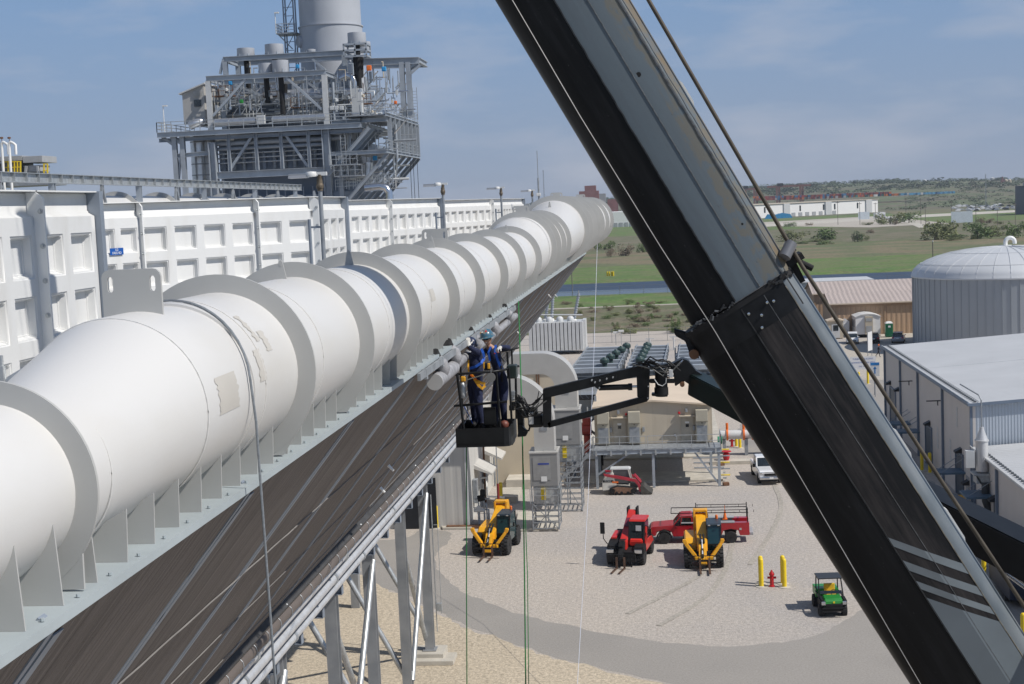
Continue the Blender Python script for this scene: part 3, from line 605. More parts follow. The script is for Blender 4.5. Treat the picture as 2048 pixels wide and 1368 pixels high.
# columns, main beam
for px, y0, w in ((427, 285, .75), (655, 258, .8)):
    x = hp(px, 330).x; zt = hp(px, y0).z; mb = MB(); mb.ibeam((x, HY, 0), (x, HY, zt), w, w, .08, up=(1, 0, 0)); part(mb, 'column', steel_g)
zb = hp(540, 346).z
mb = MB(); mb.ibeam((X0, HY+.1, zb), (X1, HY+.1, zb), .5, .75, .06); part(mb, 'main_beam', steel_g)
zd = hp(520, 256).z                                   # deck level
for px in (458, 513, 563, 618):
    x = hp(px, 300).x; mb = MB(); mb.ibeam((x, HY, zb+.4), (x, HY, zd-.3), .34, .34, .04, up=(1, 0, 0)); part(mb, 'post', steel_g)
for a, b in (((507, 268), (462, 337)), ((568, 265), (616, 333))):
    mb = MB(); mb.bar(hp(*a, HY+.2), hp(*b, HY+.2), .28, .28); part(mb, 'brace', steel_g)
for px in (352, 368):
    for yy in (HY, HY+14): x = hp(px, 330).x; mb = MB(); mb.ibeam((x, yy, 0), (x, yy, zd-.3), .5, .5, .06, up=(0, 1, 0)); part(mb, 'column', steel_g)
mb = MB(); mb.ibeam(hp(352, 312), hp(420, 306), .4, .45, .05); part(mb, 'beam', steel_g)
mb = MB(); mb.bar(hp(357, 372), hp(362, 300), .2, .2); part(mb, 'brace', steel_g)
for a, b in (((322, 272), (350, 292)), ((338, 270), (366, 290))): mb = MB(); mb.bar(hp(*a), hp(*b), .22, .3); part(mb, 'brace', steel_g)
for px, r in ((386, .95), (408, .6)):
    x = hp(px, 330).x; mb = MB(); mb.tube([(x, 152.5, 0), (x, 152.5, zd-.2)], r, 24); part(mb, 'downcomer', alu, 50)
    for k in range(7): mb = MB(); mb.rev([(r+.002, 0), (r+.03, .02), (r+.03, .1), (r+.002, .12)], (x, 152.5, 24.8+k*1.2), n=24, cap=False); part(mb, 'cladding_band', galv_d, 50)
# recess with pipe runs under the deck
for k in range(11):
    x = X0+1+(X1-X0-2)*k/10; mb = MB(); mb.tube([(x, 151.5, zb+.5), (x, 151.5, zb+2.5)], .22, 10); part(mb, 'header_tube', galv_d if k % 4 else steel_b, 50)
for z, r in ((zd-1.4, .28), (zd-2.0, .2), (zb+2.3, .08), (zb+1.8, .08), (zb+1.3, .08)):
    mb = MB(); mb.tube([(X0+.6, 150.9, z), (X1-.5, 150.9, z)], r, 10); part(mb, 'pipe_run', galv if r < .1 else steel_g, 50)
mb = MB(); mb.box(((X0+X1)/2, 151.9, zb+2.0), (X1-X0-.8, .1, 3.0)); part(mb, 'dark_recess', mat('recess_steel', (.19, .23, .29), .7, var=.2))
mb = MB(); mb.tube([hp(660, 262, 151.2), hp(680, 264, 151.2), hp(692, 258, 151.4), hp(694, 246, 151.6)], .42, 14); mb.tube([hp(470, 281, 151.2), hp(660, 277, 151.2), hp(684, 274, 151.2)], .3, 12); part(mb, 'steam_line', galv_d, 50)
# deck slab and handrails
DL, DR = hp(317, 262).x, hp(724, 245).x
mb = MB(); mb.box(((DL+DR)/2, 163, zd-.05), (DR-DL, 27, .12)); part(mb, 'deck', galv_d)
mb = MB(); mb.ibeam((DL, 149.5, zd-.25), (DR, 149.5, zd-.25), .3, .55, .05); part(mb, 'deck_beam', steel_g)
mb = MB(); mb.ibeam((DL, 150, zd-.8), (DR, 150, zd-.8), .3, .4, .05); part(mb, 'deck_beam', steel_b)
mb = MB(); mb.ibeam((DR, 149.5, zd-.25), (DR, 162, zd-.25), .3, .55, .05); part(mb, 'deck_beam', steel_g)
for pts in ([(DL, 149.5, zd), (DR, 149.5, zd)], [(DR, 149.5, zd), (DR, 160, zd)], [(DL, 149.5, zd), (DL, 162, zd)]):
    mb = MB(); rail(mb, pts, 1.1, 1.65, .035, .0, (.35, .68)); part(mb, 'handrail', galv)
# portal frames above the deck
def frame(Y, pxl, pxr, py, zlow, name='portal_frame'):
    a, b = hp(pxl, py+2, Y), hp(pxr, py-4, Y)
    z = (a.z+b.z)/2; mb = MB()
    mb.ibeam((a.x, Y, z), (b.x, Y, z), .4, .55, .06); part(mb, 'roof_beam', steel_g)
    mb = MB(); mb.ibeam((a.x, Y+5, z), (b.x, Y+5, z), .4, .55, .06); part(mb, 'roof_beam', steel_g)
    for x in (a.x+.2, b.x-.2):
        for yy in (Y, Y+5): mb = MB(); mb.ibeam((x, yy, zlow), (x, yy, z-.25), .55, .4, .05, up=(0, 1, 0)); part(mb, 'post', lgrey if yy == Y and Y < 153 else steel_g)
        mb = MB(); mb.ibeam((x, Y+.2, z-.1), (x, Y+4.8, z-.1), .3, .5, .05); part(mb, 'roof_beam', steel_g)
    return a.x, b.x, z
fa = frame(151, 412, 652, 152, zd)
fb = frame(158, 446, 692, 113, zd+2.5)
for a, b, Y in (((492, 158), (426, 232), 151), ((572, 154), (644, 219), 151), ((608, 158), (650, 193), 156), ((625, 118), (652, 142), 158), ((447, 118), (440, 148), 158), ((470, 170), (520, 190), 155)):
    mb = MB(); mb.bar(hp(*a, Y), hp(*b, Y), .25, .25); part(mb, 'brace', steel_g)
mb = MB(); a, b = hp(724, 124, 160), hp(838, 121, 160); mb.ibeam(a, b, .5, .75, .07); part(mb, 'crane_beam', steel_g)
mb = MB(); mb.ibeam(Vector(a)+Vector((0, 5, 0)), Vector(b)+Vector((0, 5, 0)), .4, .6, .07); mb.ibeam(b, Vector(b)+Vector((0, 5, 0)), .4, .6, .07); part(mb, 'crane_beam', steel_g)
for px in (803, 816):
    a = hp(px, 124, 160); b = hp(px+6, 235, 160); mb = MB(); mb.ibeam(a, (a.x, a.y, b.z), .55, .55, .06, up=(0, 1, 0)); part(mb, 'post', steel_g)
mb = MB(); mb.bar(hp(840, 130, 160), hp(816, 152, 160), .25, .25); mb.bar(hp(838, 128, 160), hp(808, 148, 161), .2, .2); part(mb, 'brace', steel_g)
a, b = hp(446, 200, 162), hp(700, 152, 162); mb = MB(); mb.box(((a.x+b.x)/2, 172, (zd+b.z)/2), (b.x-a.x, 19, b.z-zd)); part(mb, 'upper_casing', casing)
for k in range(12): mb = MB(); mb.box((a.x+(b.x-a.x)*(k+.5)/12, 162.4, (zd+b.z)/2), (.14, .25, b.z-zd-.1)); part(mb, 'stiffener', steel_b)
for k in range(4): mb = MB(); mb.tube([(a.x, 162, zd+1.2+k*1.1), (b.x, 162, zd+1.2+k*1.1)], .16+.05*(k % 2), 8); part(mb, 'pipe_run', galv if k % 2 else steel_g, 50)
# drums and big insulated pipes
def hcyl(px0, px1, py, r, Y, m, name, dome=True):
    a, b = hp(px0, py, Y), hp(px1, py-(px1-px0)*.042, Y); z = (a.z+b.z)/2
    pr = [(r, a.x), (r, b.x)]
    if dome: pr = [(.02, a.x-.35*r), (r*.7, a.x-.25*r), (r, a.x)]+[(r, b.x), (r*.7, b.x+.25*r), (.02, b.x+.35*r)]
    mb = MB(); mb.rev(pr, (0, Y, z), 'X', 28); part(mb, name, m, 40); return a, b, z
hcyl(572, 722, 197, 1.0, 158, alu, 'steam_drum'); hcyl(430, 512, 245, .42, 150.8, alu, 'insulated_pipe'); hcyl(545, 650, 238, .36, 150.9, alu, 'insulated_pipe'); hcyl(470, 570, 195, .5, 160, alu, 'steam_drum'); hcyl(520, 640, 162, .45, 160, lgrey, 'steam_drum')
mb = MB(); mb.tube([hp(380, 252, 150.8), hp(392, 246, 150.8), hp(405, 243, 151.5)], .45, 14); part(mb, 'pipe_elbow', alu, 60)
mb = MB(); mb.tube([hp(680, 158, 156), hp(694, 151, 156), hp(704, 155, 156), hp(709, 166, 156), hp(712, 236, 156)], .42, 16); part(mb, 'pipe_elbow', chrome, 60)
mb = MB(); mb.tube([hp(730, 376, 148), hp(760, 373, 148), hp(772, 376, 148), hp(778, 385, 148), hp(779, 420, 148)], .4, 16); part(mb, 'pipe_elbow', chrome, 60)
mb = MB(); mb.box(hp(715, 205, 155.5), (1.1, 1.0, 3.0)); part(mb, 'equipment_box', lgrey)
mb = MB(); mb.box(hp(522, 239, 150.2), (.85, .5, .9)); part(mb, 'equipment_box', lgrey)
for px in (664, 673, 683): mb = MB(); mb.box(hp(px, 216, 151.2), (.42, .3, .45), ch=.05); part(mb, 'junction_box', lgrey)
# vent pots and black vent pipes
def pot(px, py_top, r, h, Y, pipe=0):
    c = hp(px, py_top, Y); mb = MB(); mb.rev([(r*.94, -h), (r*1.0, -h*.9), (r, 0), (r*.86, 0), (r*.84, -h*.6)], c, n=24); o = part(mb, 'vent_pot', stackg, 40)
    for k in range(6): a = k*1.05; mb = MB(); mb.box((c.x+r*1.02*math.cos(a), c.y+r*1.02*math.sin(a), c.z-h*.85), (.06, .12, .4), rz=a); part(mb, 'bracket', steel_g, par=o)
    if pipe: mb = MB(); mb.tube([c-Vector((0, 0, h*.8)), c-Vector((0, 0, h+pipe))], .3, 12); part(mb, 'vent_pipe', blackm, 50)
pot(491, 97, .98, 1.0, 159, 2.5); pot(548, 89, 1.05, 1.25, 159, 1.5); pot(531, 127, .78, 1.05, 152, 3.2); pot(560, 121, .88, 1.3, 151.5, 4.4); pot(713, 66, 1.0, 1.35, 156, 5.2); pot(725, 84, .9, 1.2, 164); pot(620, 99, .62, .45, 160)
mb = MB(); c = hp(714, 102, 156)
for i in (-1, 0, 1):
    for j in (-1, 1): mb.bar(c+Vector((i*1.25, j*1.1, -.65)), c+Vector((i*1.25, j*1.1, .65)), .16, .16)
for z in (-.65, 0, .65):
    for j in (-1, 1): mb.bar(c+Vector((-1.3, j*1.1, z)), c+Vector((1.3, j*1.1, z)), .16, .2); mb.bar(c+Vector((j*1.25, -1.1, z)), c+Vector((j*1.25, 1.1, z)), .16, .2)
part(mb, 'vent_frame', steel_g)
for px, y0, y1, Y in ((497, 135, 190, 157), (711, 112, 155, 157), (722, 114, 155, 157), (570, 168, 186, 153)): mb = MB(); mb.tube([hp(px, y0, Y), hp(px, y1, Y)], .28, 10); part(mb, 'vent_pipe', blackm, 50)
# stair cabin at the left
a, b = hp(380, 250, 156), hp(418, 172, 156); mb = MB(); mb.prism([(a.x, 154, a.z), (b.x, 154, a.z), (b.x, 154, b.z), (a.x, 154, b.z-.9)], (0, 8, 0)); part(mb, 'stair_cabin', mat('cabin_grey', (.42, .41, .39), .6, var=.06))
mb = MB(); mb.prism([(a.x-.3, 153.7, b.z-.98), (b.x+.2, 153.7, b.z+.05), (b.x+.2, 153.7, b.z+.2), (a.x-.3, 153.7, b.z-.83)], (0, 8.6, 0)); part(mb, 'cabin_roof', lgrey)
mb = MB(); mb.box(hp(395, 206, 153.9), (.75, .1, .75)); part(mb, 'window', glass)
for k in range(6): mb = MB(); mb.box(hp(394, 183+k*1.8, 153.9), (.8, .12, .05)); part(mb, 'louvre', galv_d)
# right-hand side bay: louvred posts, platforms, raking struts
WX = -28.5; z0, z1 = onX(783, 304, WX).z, onX(783, 232, WX).z
for y in (151, 153.6, 156.2, 158.8, 161.4, 164, 166.6, 168.5):
    mb = MB(); mb.ibeam((WX, y, z0), (WX, y, z1), .42, .42, .05, up=(0, 1, 0)); part(mb, 'wing_post', steel_g)
for z in (z0, z1):
    mb = MB(); mb.ibeam((WX, 149, z), (WX, 169, z), .4, .4, .06); part(mb, 'wing_beam', steel_g)
    mb = MB(); mb.box((WX-2.3, 159, z), (4.4, 19.5, .12)); part(mb, 'platform', galv_d)
    mb = MB(); rail(mb, [(WX, 149, z+.1), (WX, 169, z+.1)], 1.1, 1.6, .035, 0, (.35, .68)); part(mb, 'handrail', galv)
mb = MB(); mb.ibeam((WX-6, 149, z0), (WX, 149, z0), .4, .4, .06); mb.ibeam((WX-6, 150, z1-.5), (WX, 150, z1-.5), .4, .4, .06); part(mb, 'wing_beam', steel_g)
for i, y in enumerate((149.2, 152.5, 156, 159.5, 163, 166.5, 169)):
    mb = MB(); mb.ibeam((WX, y, z0-.2), (WX-5.2, y, z0-5.6), .3, .35, .05); part(mb, 'raking_strut', steel_g)
for y in (149.4, 151.5, 153.5, 156):
    mb = MB(); mb.ibeam((WX-1.9, y, zd-.6), (WX-6.6, y, zd-5.4), .3, .35, .05); part(mb, 'raking_strut', steel_g)
for y in (150, 160, 169):
    mb = MB(); mb.ibeam((WX-5.3, y, 0), (WX-5.3, y, z0), .45, .45, .06, up=(0, 1, 0)); part(mb, 'column', steel_g)
mb = MB(); mb.box((WX-6, 160, 14), (1.2, 20, 24)); part(mb, 'casing', casing)
for px, z in ((700, 352), (690, 330)):
    p = hp(px, z, 148.5); mb = MB(); mb.box(p, (3.0, 1.6, .12)); part(mb, 'platform', galv_d); mb = MB(); rail(mb, [p+Vector((-1.5, -.8, .06)), p+Vector((1.5, -.8, .06))], 1.1, .8, .03, 0, (.5,)); part(mb, 'handrail', galv)
mb = MB(); mb.tube([hp(738, 325, 150), hp(738, 358, 150)], .42, 14); part(mb, 'insulated_pipe', alu, 50)
# process pipework, valves, ladders: each its own part
for i in range(99):
    px, py = rnd.uniform(425, 745), rnd.uniform(165, 245); Y = rnd.uniform(152, 162); p = hp(px, py, Y); r = rnd.choice((.05, .06, .08, .12, .16)); L = rnd.uniform(1, 4.5); m = rnd.choice((galv, galv, alu, steel_g, galv_d, chrome, steel_g, rustm))
    mb = MB()
    if i % 3: mb.tube([p, p+Vector((0, 0, min(L, 40.5-p.z)*.6))], r, 8)
    elif i % 2: mb.tube([p, p+Vector((L, 0, 0)), p+Vector((L, .0, -.7))], r, 8)
    else: mb.tube([p, p+Vector((L*.5, 0, 0)), p+Vector((L*.5, .2, .9))], r, 8)
    part(mb, 'process_pipe', m, 50)
for i in range(26):
    px, py = rnd.uniform(440, 760), rnd.uniform(175, 240); p = hp(px, py, rnd.uniform(151.5, 158)); mb = MB(); s = rnd.uniform(.12, .3)
    mb.rev([(s*.4, -s), (s, -s*.9), (s, s*.3), (s*.5, s*.5), (s*.2, s), (0, s*1.05)], p, n=10); part(mb, 'valve', rnd.choice((galv, steel_g, tan_w, alu, lgrey, galv_d)), 50)
for i in range(18):
    px, py = rnd.uniform(430, 735), rnd.uniform(178, 225); p = hp(px, py, rnd.uniform(153, 160)); w_ = rnd.uniform(1.2, 3); mb = MB(); mb.box(p, (w_, 1.2, .1)); rail(mb, [p+Vector((-w_/2, -.6, .05)), p+Vector((w_/2, -.6, .05))], 1.0, .8, .03, 0, (.5,)); part(mb, 'platform', galv_d if i % 4 else rustm)
for px, py, m, s in ((461, 166, blue_t, .32), (595, 133, blue_t, .3), (750, 316, blue_t, .36), (738, 136, orange, .4), (768, 138, blue_t, .36), (483, 203, green, .3), (791, 205, orange, .25)):
    p = hp(px, py, 151); mb = MB(); mb.box(p, (s*1.3, s*1.1, s*1.4), ch=.1); part(mb, 'covered_valve', m)
for i in range(95):
    px, py = rnd.uniform(425, 745), rnd.uniform(182, 246); Y = rnd.uniform(151.2, 157); p = hp(px, py, Y); r = rnd.choice((.03, .04, .05, .07)); L = rnd.uniform(.6, 2.6); m = rnd.choice((galv, lgrey, alu, steel_g, galv, chrome))
    mb = MB(); d = rnd.choice(((0, 0, 1), (1, 0, 0), (1, 0, 0), (0, 0, 1), (.6, 0, .8))); mb.tube([p, p+Vector(d)*L], r, 6); part(mb, 'small_pipe', m, 50)
# right rear clutter: towers of pipework with cage
for i in range(60):
    px, py = rnd.uniform(722, 800), rnd.uniform(150, 235); p = hp(px, py, rnd.uniform(158, 168)); mb = MB(); L = rnd.uniform(.8, 2.6); r = rnd.choice((.05, .07, .1))
    d = rnd.choice(((0, 0, 1), (0, 0, 1), (1, 0, 0), (.5, 0, .5))); mb.tube([p, p+Vector(d)*L], r, 7); part(mb, 'instrument_pipe', rnd.choice((galv, alu, chrome, galv_d, steel_g)), 50)
for i in range(85):
    px, py = rnd.uniform(672, 795), rnd.uniform(256, 388); p = hp(px, py, rnd.uniform(150.5, 158)); mb = MB(); L = rnd.uniform(.8, 3.2); r = rnd.choice((.04, .06, .09, .14))
    d = rnd.choice(((0, 0, 1), (0, 0, 1), (1, 0, 0), (0, 0, 1), (.7, 0, .7))); mb.tube([p, p+Vector(d)*L], r, 7); part(mb, 'drain_line', rnd.choice((galv, alu, galv_d, steel_g, lgrey)), 50)
for i in range(90):
    px, py = rnd.uniform(425, 800), rnd.uniform(150, 244); p = hp(px, py, rnd.uniform(151, 160)); mb = MB(); L = rnd.uniform(.5, 2.0); s = rnd.uniform(.08, .35)
    if i % 2: mb.box(p, (s, s, s*rnd.uniform(.8, 2.5)))
    else: mb.tube([p, p+Vector((0, 0, L)), p+Vector((rnd.uniform(-.8, .8), 0, L))], rnd.choice((.03, .05, .08)), 6)
    part(mb, 'instrument', rnd.choice((galv, lgrey, steel_g, alu, chrome, tan_w, galv_d)))
for k in range(5):
    p = hp(690+k*22, 380-k*3, 149.5); mb = MB(); rail(mb, [p+Vector((-1, 0, 0)), p+Vector((1.2, 0, 0))], 1.1, .7, .03, 0, (.35, .68)); part(mb, 'handrail', galv)
# ladders and ropes
for px, y0, y1, Y in ((832, 175, 240, 168), (612, 190, 240, 152), (690, 270, 360, 148.6)):
    a, b = hp(px, y1, Y), hp(px-2, y0, Y); mb = MB()
    for s in (-.25, .25): mb.bar(a+Vector((s, 0, 0)), (a.x+s, a.y, b.z), .06, .06)
    k = int((b.z-a.z)/.35)
    for i in range(k): mb.bar((a.x-.25, a.y, a.z+.2+i*.35), (a.x+.25, a.y, a.z+.2+i*.35), .04, .04)
    part(mb, 'ladder', galv)
for px in (820, 826, 834): mb = MB(); a = hp(px, 316, 160); mb.tube([a, (a.x, a.y, 18)], .03, 5); part(mb, 'hanging_line', blackm)
p = hp(326, 212, 150); mb = MB(); mb.tube([(p.x, p.y, zd), p], .05, 6); mb.box(p+Vector((.2, 0, 0)), (.5, .25, .12)); part(mb, 'deck_lamp', lamp_s)
# ------------------------------------------------------------------ exhaust stack
sc = hp(661, 50, 168); st = thing('exhaust_stack', 'wide pale grey exhaust stack rising out of the frame behind the boiler', 'chimney', (sc.x, 168, 0)); r = 3.62
ox = (0, 0, 0)
zr_ = hp(661, 56, 168).z; mb = MB(); mb.rev([(r+.1, 26), (r+.1, zr_-.05), (r+.22, zr_), (r+.22, zr_+.12), (r, zr_+.15), (r, 62), (r-.3, 62), (r-.3, 50)], n=64); mb.build('shell', stackg, st, smooth=35)
mb = MB(); zz = zr_-1.6; mb.tube([Vector((-r*.92, -r*.45, zz)), Vector((-r*1.0, -r*.5, zz))], .7, 20); mb.build('manhole', stackg, st, smooth=40)
pl = thing('ladder_tower', 'caged ladder tower with a railed platform up the left side of the stack', 'ladder', (sc.x-r-.9, 167, 26)); lx, ly = sc.x-r-.9, 167
mb = MB()
for s in (-.7, .5):
    for q in (-.5, .5): mb.bar((s, q, 0), (s, q, 35), .14, .14)
for k in range(34): mb.bar((-.7, -.5, 1+k), (.5, -.5, 1+k), .07, .07)
for k in range(17): mb.bar((-.7, -.5, 1+2*k), (.5, -.5, 3+2*k), .07, .07)
mb.build('ladder', steel_b, pl)
zp = hp(590, 68, 167).z-26
mb = MB(); mb.box((-.3, 0, zp), (2.4, 2.6, .15)); mb.bar((-1.4, -1, zp), (.2, -.6, zp-1.8), .12, .12); mb.build('platform', galv_d, pl)
mb = MB(); rail(mb, [(.8, -1.3, zp), (-1.5, -1.3, zp), (-1.5, 1.3, zp)], 1.1, .7, .035, 0, (.35, .68)); mb.build('handrail', steel_g, pl)
mb = MB(); mb.tube([(-1.5, -1.3, zp), (-1.5, -1.3, zp+2.4)], .05, 6); mb.box((-1.3, -1.3, zp+2.4), (.5, .3, .14)); mb.build('lamp', lamp_s, pl)
# ------------------------------------------------------------------ second unit far left
q0 = onY(0, 330, 240); un = thing('turbine_unit', 'grey rooftop unit with two bent white vent pipes and yellow railings', 'plant unit', (q0.x, 240, 20)); uo = (q0.x, 240, 20)
def up_(mb, n, m, sm=None): return mb.build(n, m, un, smooth=sm, off=uo)
def bx2(px0, py0, px1, py1, Y, dep, n, m):
    a, b = onY(px0, py1, Y), onY(px1, py0, Y); mb = MB(); mb.box(((a.x+b.x)/2, Y+dep/2, (a.z+b.z)/2), (abs(b.x-a.x), dep, abs(b.z-a.z)), ch=.05); return up_(mb, n, m)
bx2(-20, 311, 44, 324, 240, 6, 'roof_box', grey_p); bx2(46, 311, 84, 326, 240, 6, 'roof_box', grey_p); bx2(-20, 324, 42, 358, 241, 5, 'unit_body', mat('unit_dark', (.16, .17, .18), .6, var=.3, scale=1.5)); bx2(48, 330, 80, 344, 240.5, 4, 'unit_body', grey_p); bx2(50, 344, 80, 362, 242, 4, 'unit_body', galv_d)
for px in (3, 18):
    a = onY(px+4, 365, 238.5); b = onY(px, 287, 238.5); c = onY(px+13, 290, 238.5); d = onY(px+14, 309, 238.5); mb = MB()
    mb.tube([(a.x, a.y, a.z-8), (b.x, b.y, b.z-.8), b, b+Vector((.35, 0, .25)), (c.x-.35, c.y, c.z+.3), c, d], .24, 12); v = up_(mb, 'vent_pipe', white, 50)
    mb = MB(); mb.rev([(.05, 0), (.05, .5), (.3, .6), (.3, .85), (0, .9)], b+Vector((.1, 0, .25)), n=8); mb.build('vent_cap', rustm, v, off=uo)
mb = MB()
for px in (8, 16, 29, 35, 41): mb.bar(onY(px, 352, 239.5), onY(px, 322, 239.5), .2, .2)
for py in (324, 335, 347): mb.bar(onY(8, py, 239.5), onY(42, py-1, 239.5), .16, .16)
up_(mb, 'yellow_railing', yellow)
mb = MB()
for px in (88, 95): mb.bar(onY(px, 356, 239.5), onY(px, 327, 239.5), .2, .2)
for py in (328, 341, 355): mb.bar(onY(86, py, 239.5), onY(96, py, 239.5), .16, .16)
up_(mb, 'yellow_railing', yellow)
for px, s in ((49, 4), (78, -3)): mb = MB(); mb.bar(onY(px+s, 332, 240), onY(px, 360, 240), .35, .35); up_(mb, 'strut', grey_p)
bx2(-20, 360, 95, 375, 239, 8, 'base_frame', galv_d); mb = MB(); a = onY(40, 370, 243); mb.box((a.x, 243, 11), (8.5, 7, 21.5)); up_(mb, 'support_block', casing)
# ================================================================== WAREHOUSE ON THE RIGHT
BX, B0y, B1y, EZ, RX = 22.0, 105.3, 146.1, 7.85, 41.0
wallm = stripes(mat('beige_siding', (.62, .575, .535), .6, 0, var=.03, scale=.5), 1, 3.3, .25, .93, .5)
sid = stripes(mat('blue_siding', (.42, .47, .53), .5, .1, var=.05, scale=.4), 0, 4.5, .6, .8, .55)
roofm = stripes(mat('grey_metal_roof', (.52, .528, .535), .5, .0, var=.06, scale=.25), 1, 1.6, .6, .88, .35)
trim = mat('blue_trim', (.16, .20, .26), .5, .1, var=.08)
wh = thing('warehouse', 'grey metal-roofed shed with tall side doors beside the crane boom', 'shed', (BX, B0y, 0)); wo = (BX, B0y, 0)
sl = .062
def wp(mb, n, m, sm=None, par=None): return mb.build(n, m, par or wh, smooth=sm, off=wo)
mb = MB(); mb.prism([(BX, B1y, 0), (BX, B0y, 0), (BX, B0y, EZ-.1), (BX, B1y, EZ-.1)], (.2, 0, 0)); wp(mb, 'side_wall', wallm)
gz = EZ-.1+sl*(RX-BX)
mb = MB(); mb.prism([(BX+.2, B0y, 0), (60, B0y, 0), (60, B0y, EZ-.1), (RX, B0y, gz), (BX+.2, B0y, EZ-.1)], (0, .2, 0)); wp(mb, 'gable_wall', sid)
mb = MB(); mb.prism([(BX+.2, B1y-.2, 0), (60, B1y-.2, 0), (60, B1y-.2, EZ-.1), (RX, B1y-.2, gz), (BX+.2, B1y-.2, EZ-.1)], (0, .2, 0)); wp(mb, 'gable_wall', sid)
mb = MB(); mb.prism([(BX-.25, B0y-.25, EZ), (RX, B0y-.25, EZ+sl*(RX-BX)), (60, B0y-.25, EZ), (60, B0y-.25, EZ-.1), (RX, B0y-.25, gz-.02), (BX-.25, B0y-.25, EZ-.12)], (0, B1y-B0y+.5, 0)); wp(mb, 'roof', roofm)
mb = MB(); mb.box((BX-.32, (B0y+B1y)/2, EZ-.06), (.18, B1y-B0y+.7, .2)); wp(mb, 'gutter', trim)
mb = MB(); mb.prism([(BX-.28, B0y-.29, EZ-.2), (RX, B0y-.29, EZ-.2+sl*(RX-BX)), (RX, B0y-.29, EZ+.03+sl*(RX-BX)), (BX-.28, B0y-.29, EZ+.03)], (0, .035, 0)); wp(mb, 'verge_trim', trim)
sng = mat('snow_guard', (.12, .13, .14), .5, .2)
for k in range(62):
    y = B0y+.3+k*.66; mb = MB(); mb.box((BX+.22, y, EZ+.10), (.14, .30, .10)); wp(mb, 'snow_guard', sng)
mb = MB(); mb.bar((BX+.45, B0y, EZ+.12), (BX+.45, B1y, EZ+.12), .04, .06); wp(mb, 'guard_rail', lgrey)
mb = MB(); mb.bar((BX-.3, B0y, EZ+.1), (BX-.3, B1y, EZ+.1), .05, .05); wp(mb, 'eave_strip', lgrey)
mb = MB(); a_, b_ = 126.5, EZ; mb.prism([(BX+.0, a_, EZ+.006), (RX, a_, EZ+.006+sl*(RX-BX)), (RX, a_+.06, EZ+.006+sl*(RX-BX)), (BX, a_+.06, EZ+.006)], (0, 0, .012)); wp(mb, 'roof_seam', galv_d)
for y in (B0y+.1, 116.2, 127.3, 136.6, B1y-.1):
    mb = MB(); mb.box((BX-.10, y, EZ/2-.1), (.18, .22, EZ-.3)); wp(mb, 'downpipe', trim)
dk = mat('door_blue', (.055, .075, .10), .45, 0, var=.1)
for y, w_, h_ in ((122.6, 2.7, 3.35), (110.0, 2.5, 3.3), (141.4, 3.2, 4.1)):
    mb = MB(); mb.box((BX-.03, y, h_/2), (.05, w_, h_)); d = wp(mb, 'roll_door', dk)
    mb = MB()
    for s in (-1, 1): mb.box((BX-.06, y+s*(w_/2+.06), h_/2), (.12, .12, h_))
    mb.box((BX-.06, y, h_+.07), (.12, w_+.24, .14)); wp(mb, 'door_frame', trim, par=d)
mb = MB(); mb.box((BX-.03, 107.2, 1.05), (.05, 1.0, 2.1)); wp(mb, 'person_door', mat('door_grey', (.30, .30, .31), .5))
bl = mat('fixture_black', (.02, .02, .022), .5)
for y, z in ((122.3, 3.95), (109.6, 3.85), (143, 4.75), (138, 4.75), (107.0, 1.9)):
    mb = MB(); mb.prism([(BX, y-.35, z), (BX-.5, y-.35, z-.25), (BX-.5, y-.35, z-.38), (BX, y-.35, z-.38)], (0, .7, 0)); wp(mb, 'wall_lamp', bl)
for y in (128.0, 109.0, 132.5):
    mb = MB(); mb.box((BX-.95, y, 2.15), (1.9, 1.9, .14)); aw = wp(mb, 'awning', mat('awning_blue', (.09, .15, .21), .5))
    for s in (-.7, .7): mb = MB(); mb.tube([(BX-1.7, y+s, 2.2), (BX, y+s, 3.3)], .025, 6); wp(mb, 'tie_rod', galv_d, par=aw)
for y, z in ((130.5, 6.3), (117.0, 6.4)): mb = MB(); mb.box((BX-.6, y, z), (1.2, .08, .08)); mb.box((BX-.3, y, z-.2), (.06, .2, .35)); wp(mb, 'bracket_arm', bl)
sgn = mat('notice_white', (.55, .55, .54), .5)
for y, z, h_ in ((110.9, 6.0, 1.6), (118.8, 3.1, 1.9), (113.6, 3.0, 1.7)):
    n = 4
    for k in range(n): mb = MB(); mb.box((BX-.015, y, z-h_/2+h_*(k+.5)/n), (.02, .55, h_/n*.8)); wp(mb, 'notice_plate', sgn)
# low annex in front with its own roof
ax = thing('annex', 'low metal-roofed annex joined to the front of the grey shed', 'shed', (BX, 104, 0)); aofs = (BX, 104, 0); AZe = 4.7
mb = MB(); mb.prism([(BX, 104.95, 0), (BX, 60, 0), (BX, 60, AZe-.1), (BX, 104.95, AZe-.1)], (.2, 0, 0)); mb.build('side_wall', wallm, ax, off=aofs)
mb = MB(); mb.prism([(BX-.25, 104.9, AZe), (46, 104.9, AZe+sl*24), (46, 104.9, AZe+sl*24-.12), (BX-.25, 104.9, AZe-.12)], (0, -45, 0)); mb.build('roof', roofm, ax, off=aofs)
mb = MB(); mb.prism([(BX+.2, 60.2, 0), (45.8, 60.2, 0), (45.8, 60.2, AZe+1.3), (BX+.2, 60.2, AZe-.12)], (0, -.2, 0)); mb.build('end_wall', sid, ax, off=aofs)
for k in range(46): mb = MB(); mb.box((BX+.22, 104.4-k*.66, AZe+.10), (.14, .30, .10)); mb.build('snow_guard', sng, ax, off=aofs)
mb = MB(); mb.bar((BX-.3, 104.9, AZe+.1), (BX-.3, 60, AZe+.1), .05, .05); mb.build('eave_strip', lgrey, ax, off=aofs)
for y in (104.6, 97.6, 88): mb = MB(); mb.box((BX-.10, y, AZe/2-.1), (.18, .22, AZe-.3)); mb.build('downpipe', trim, ax, off=aofs)
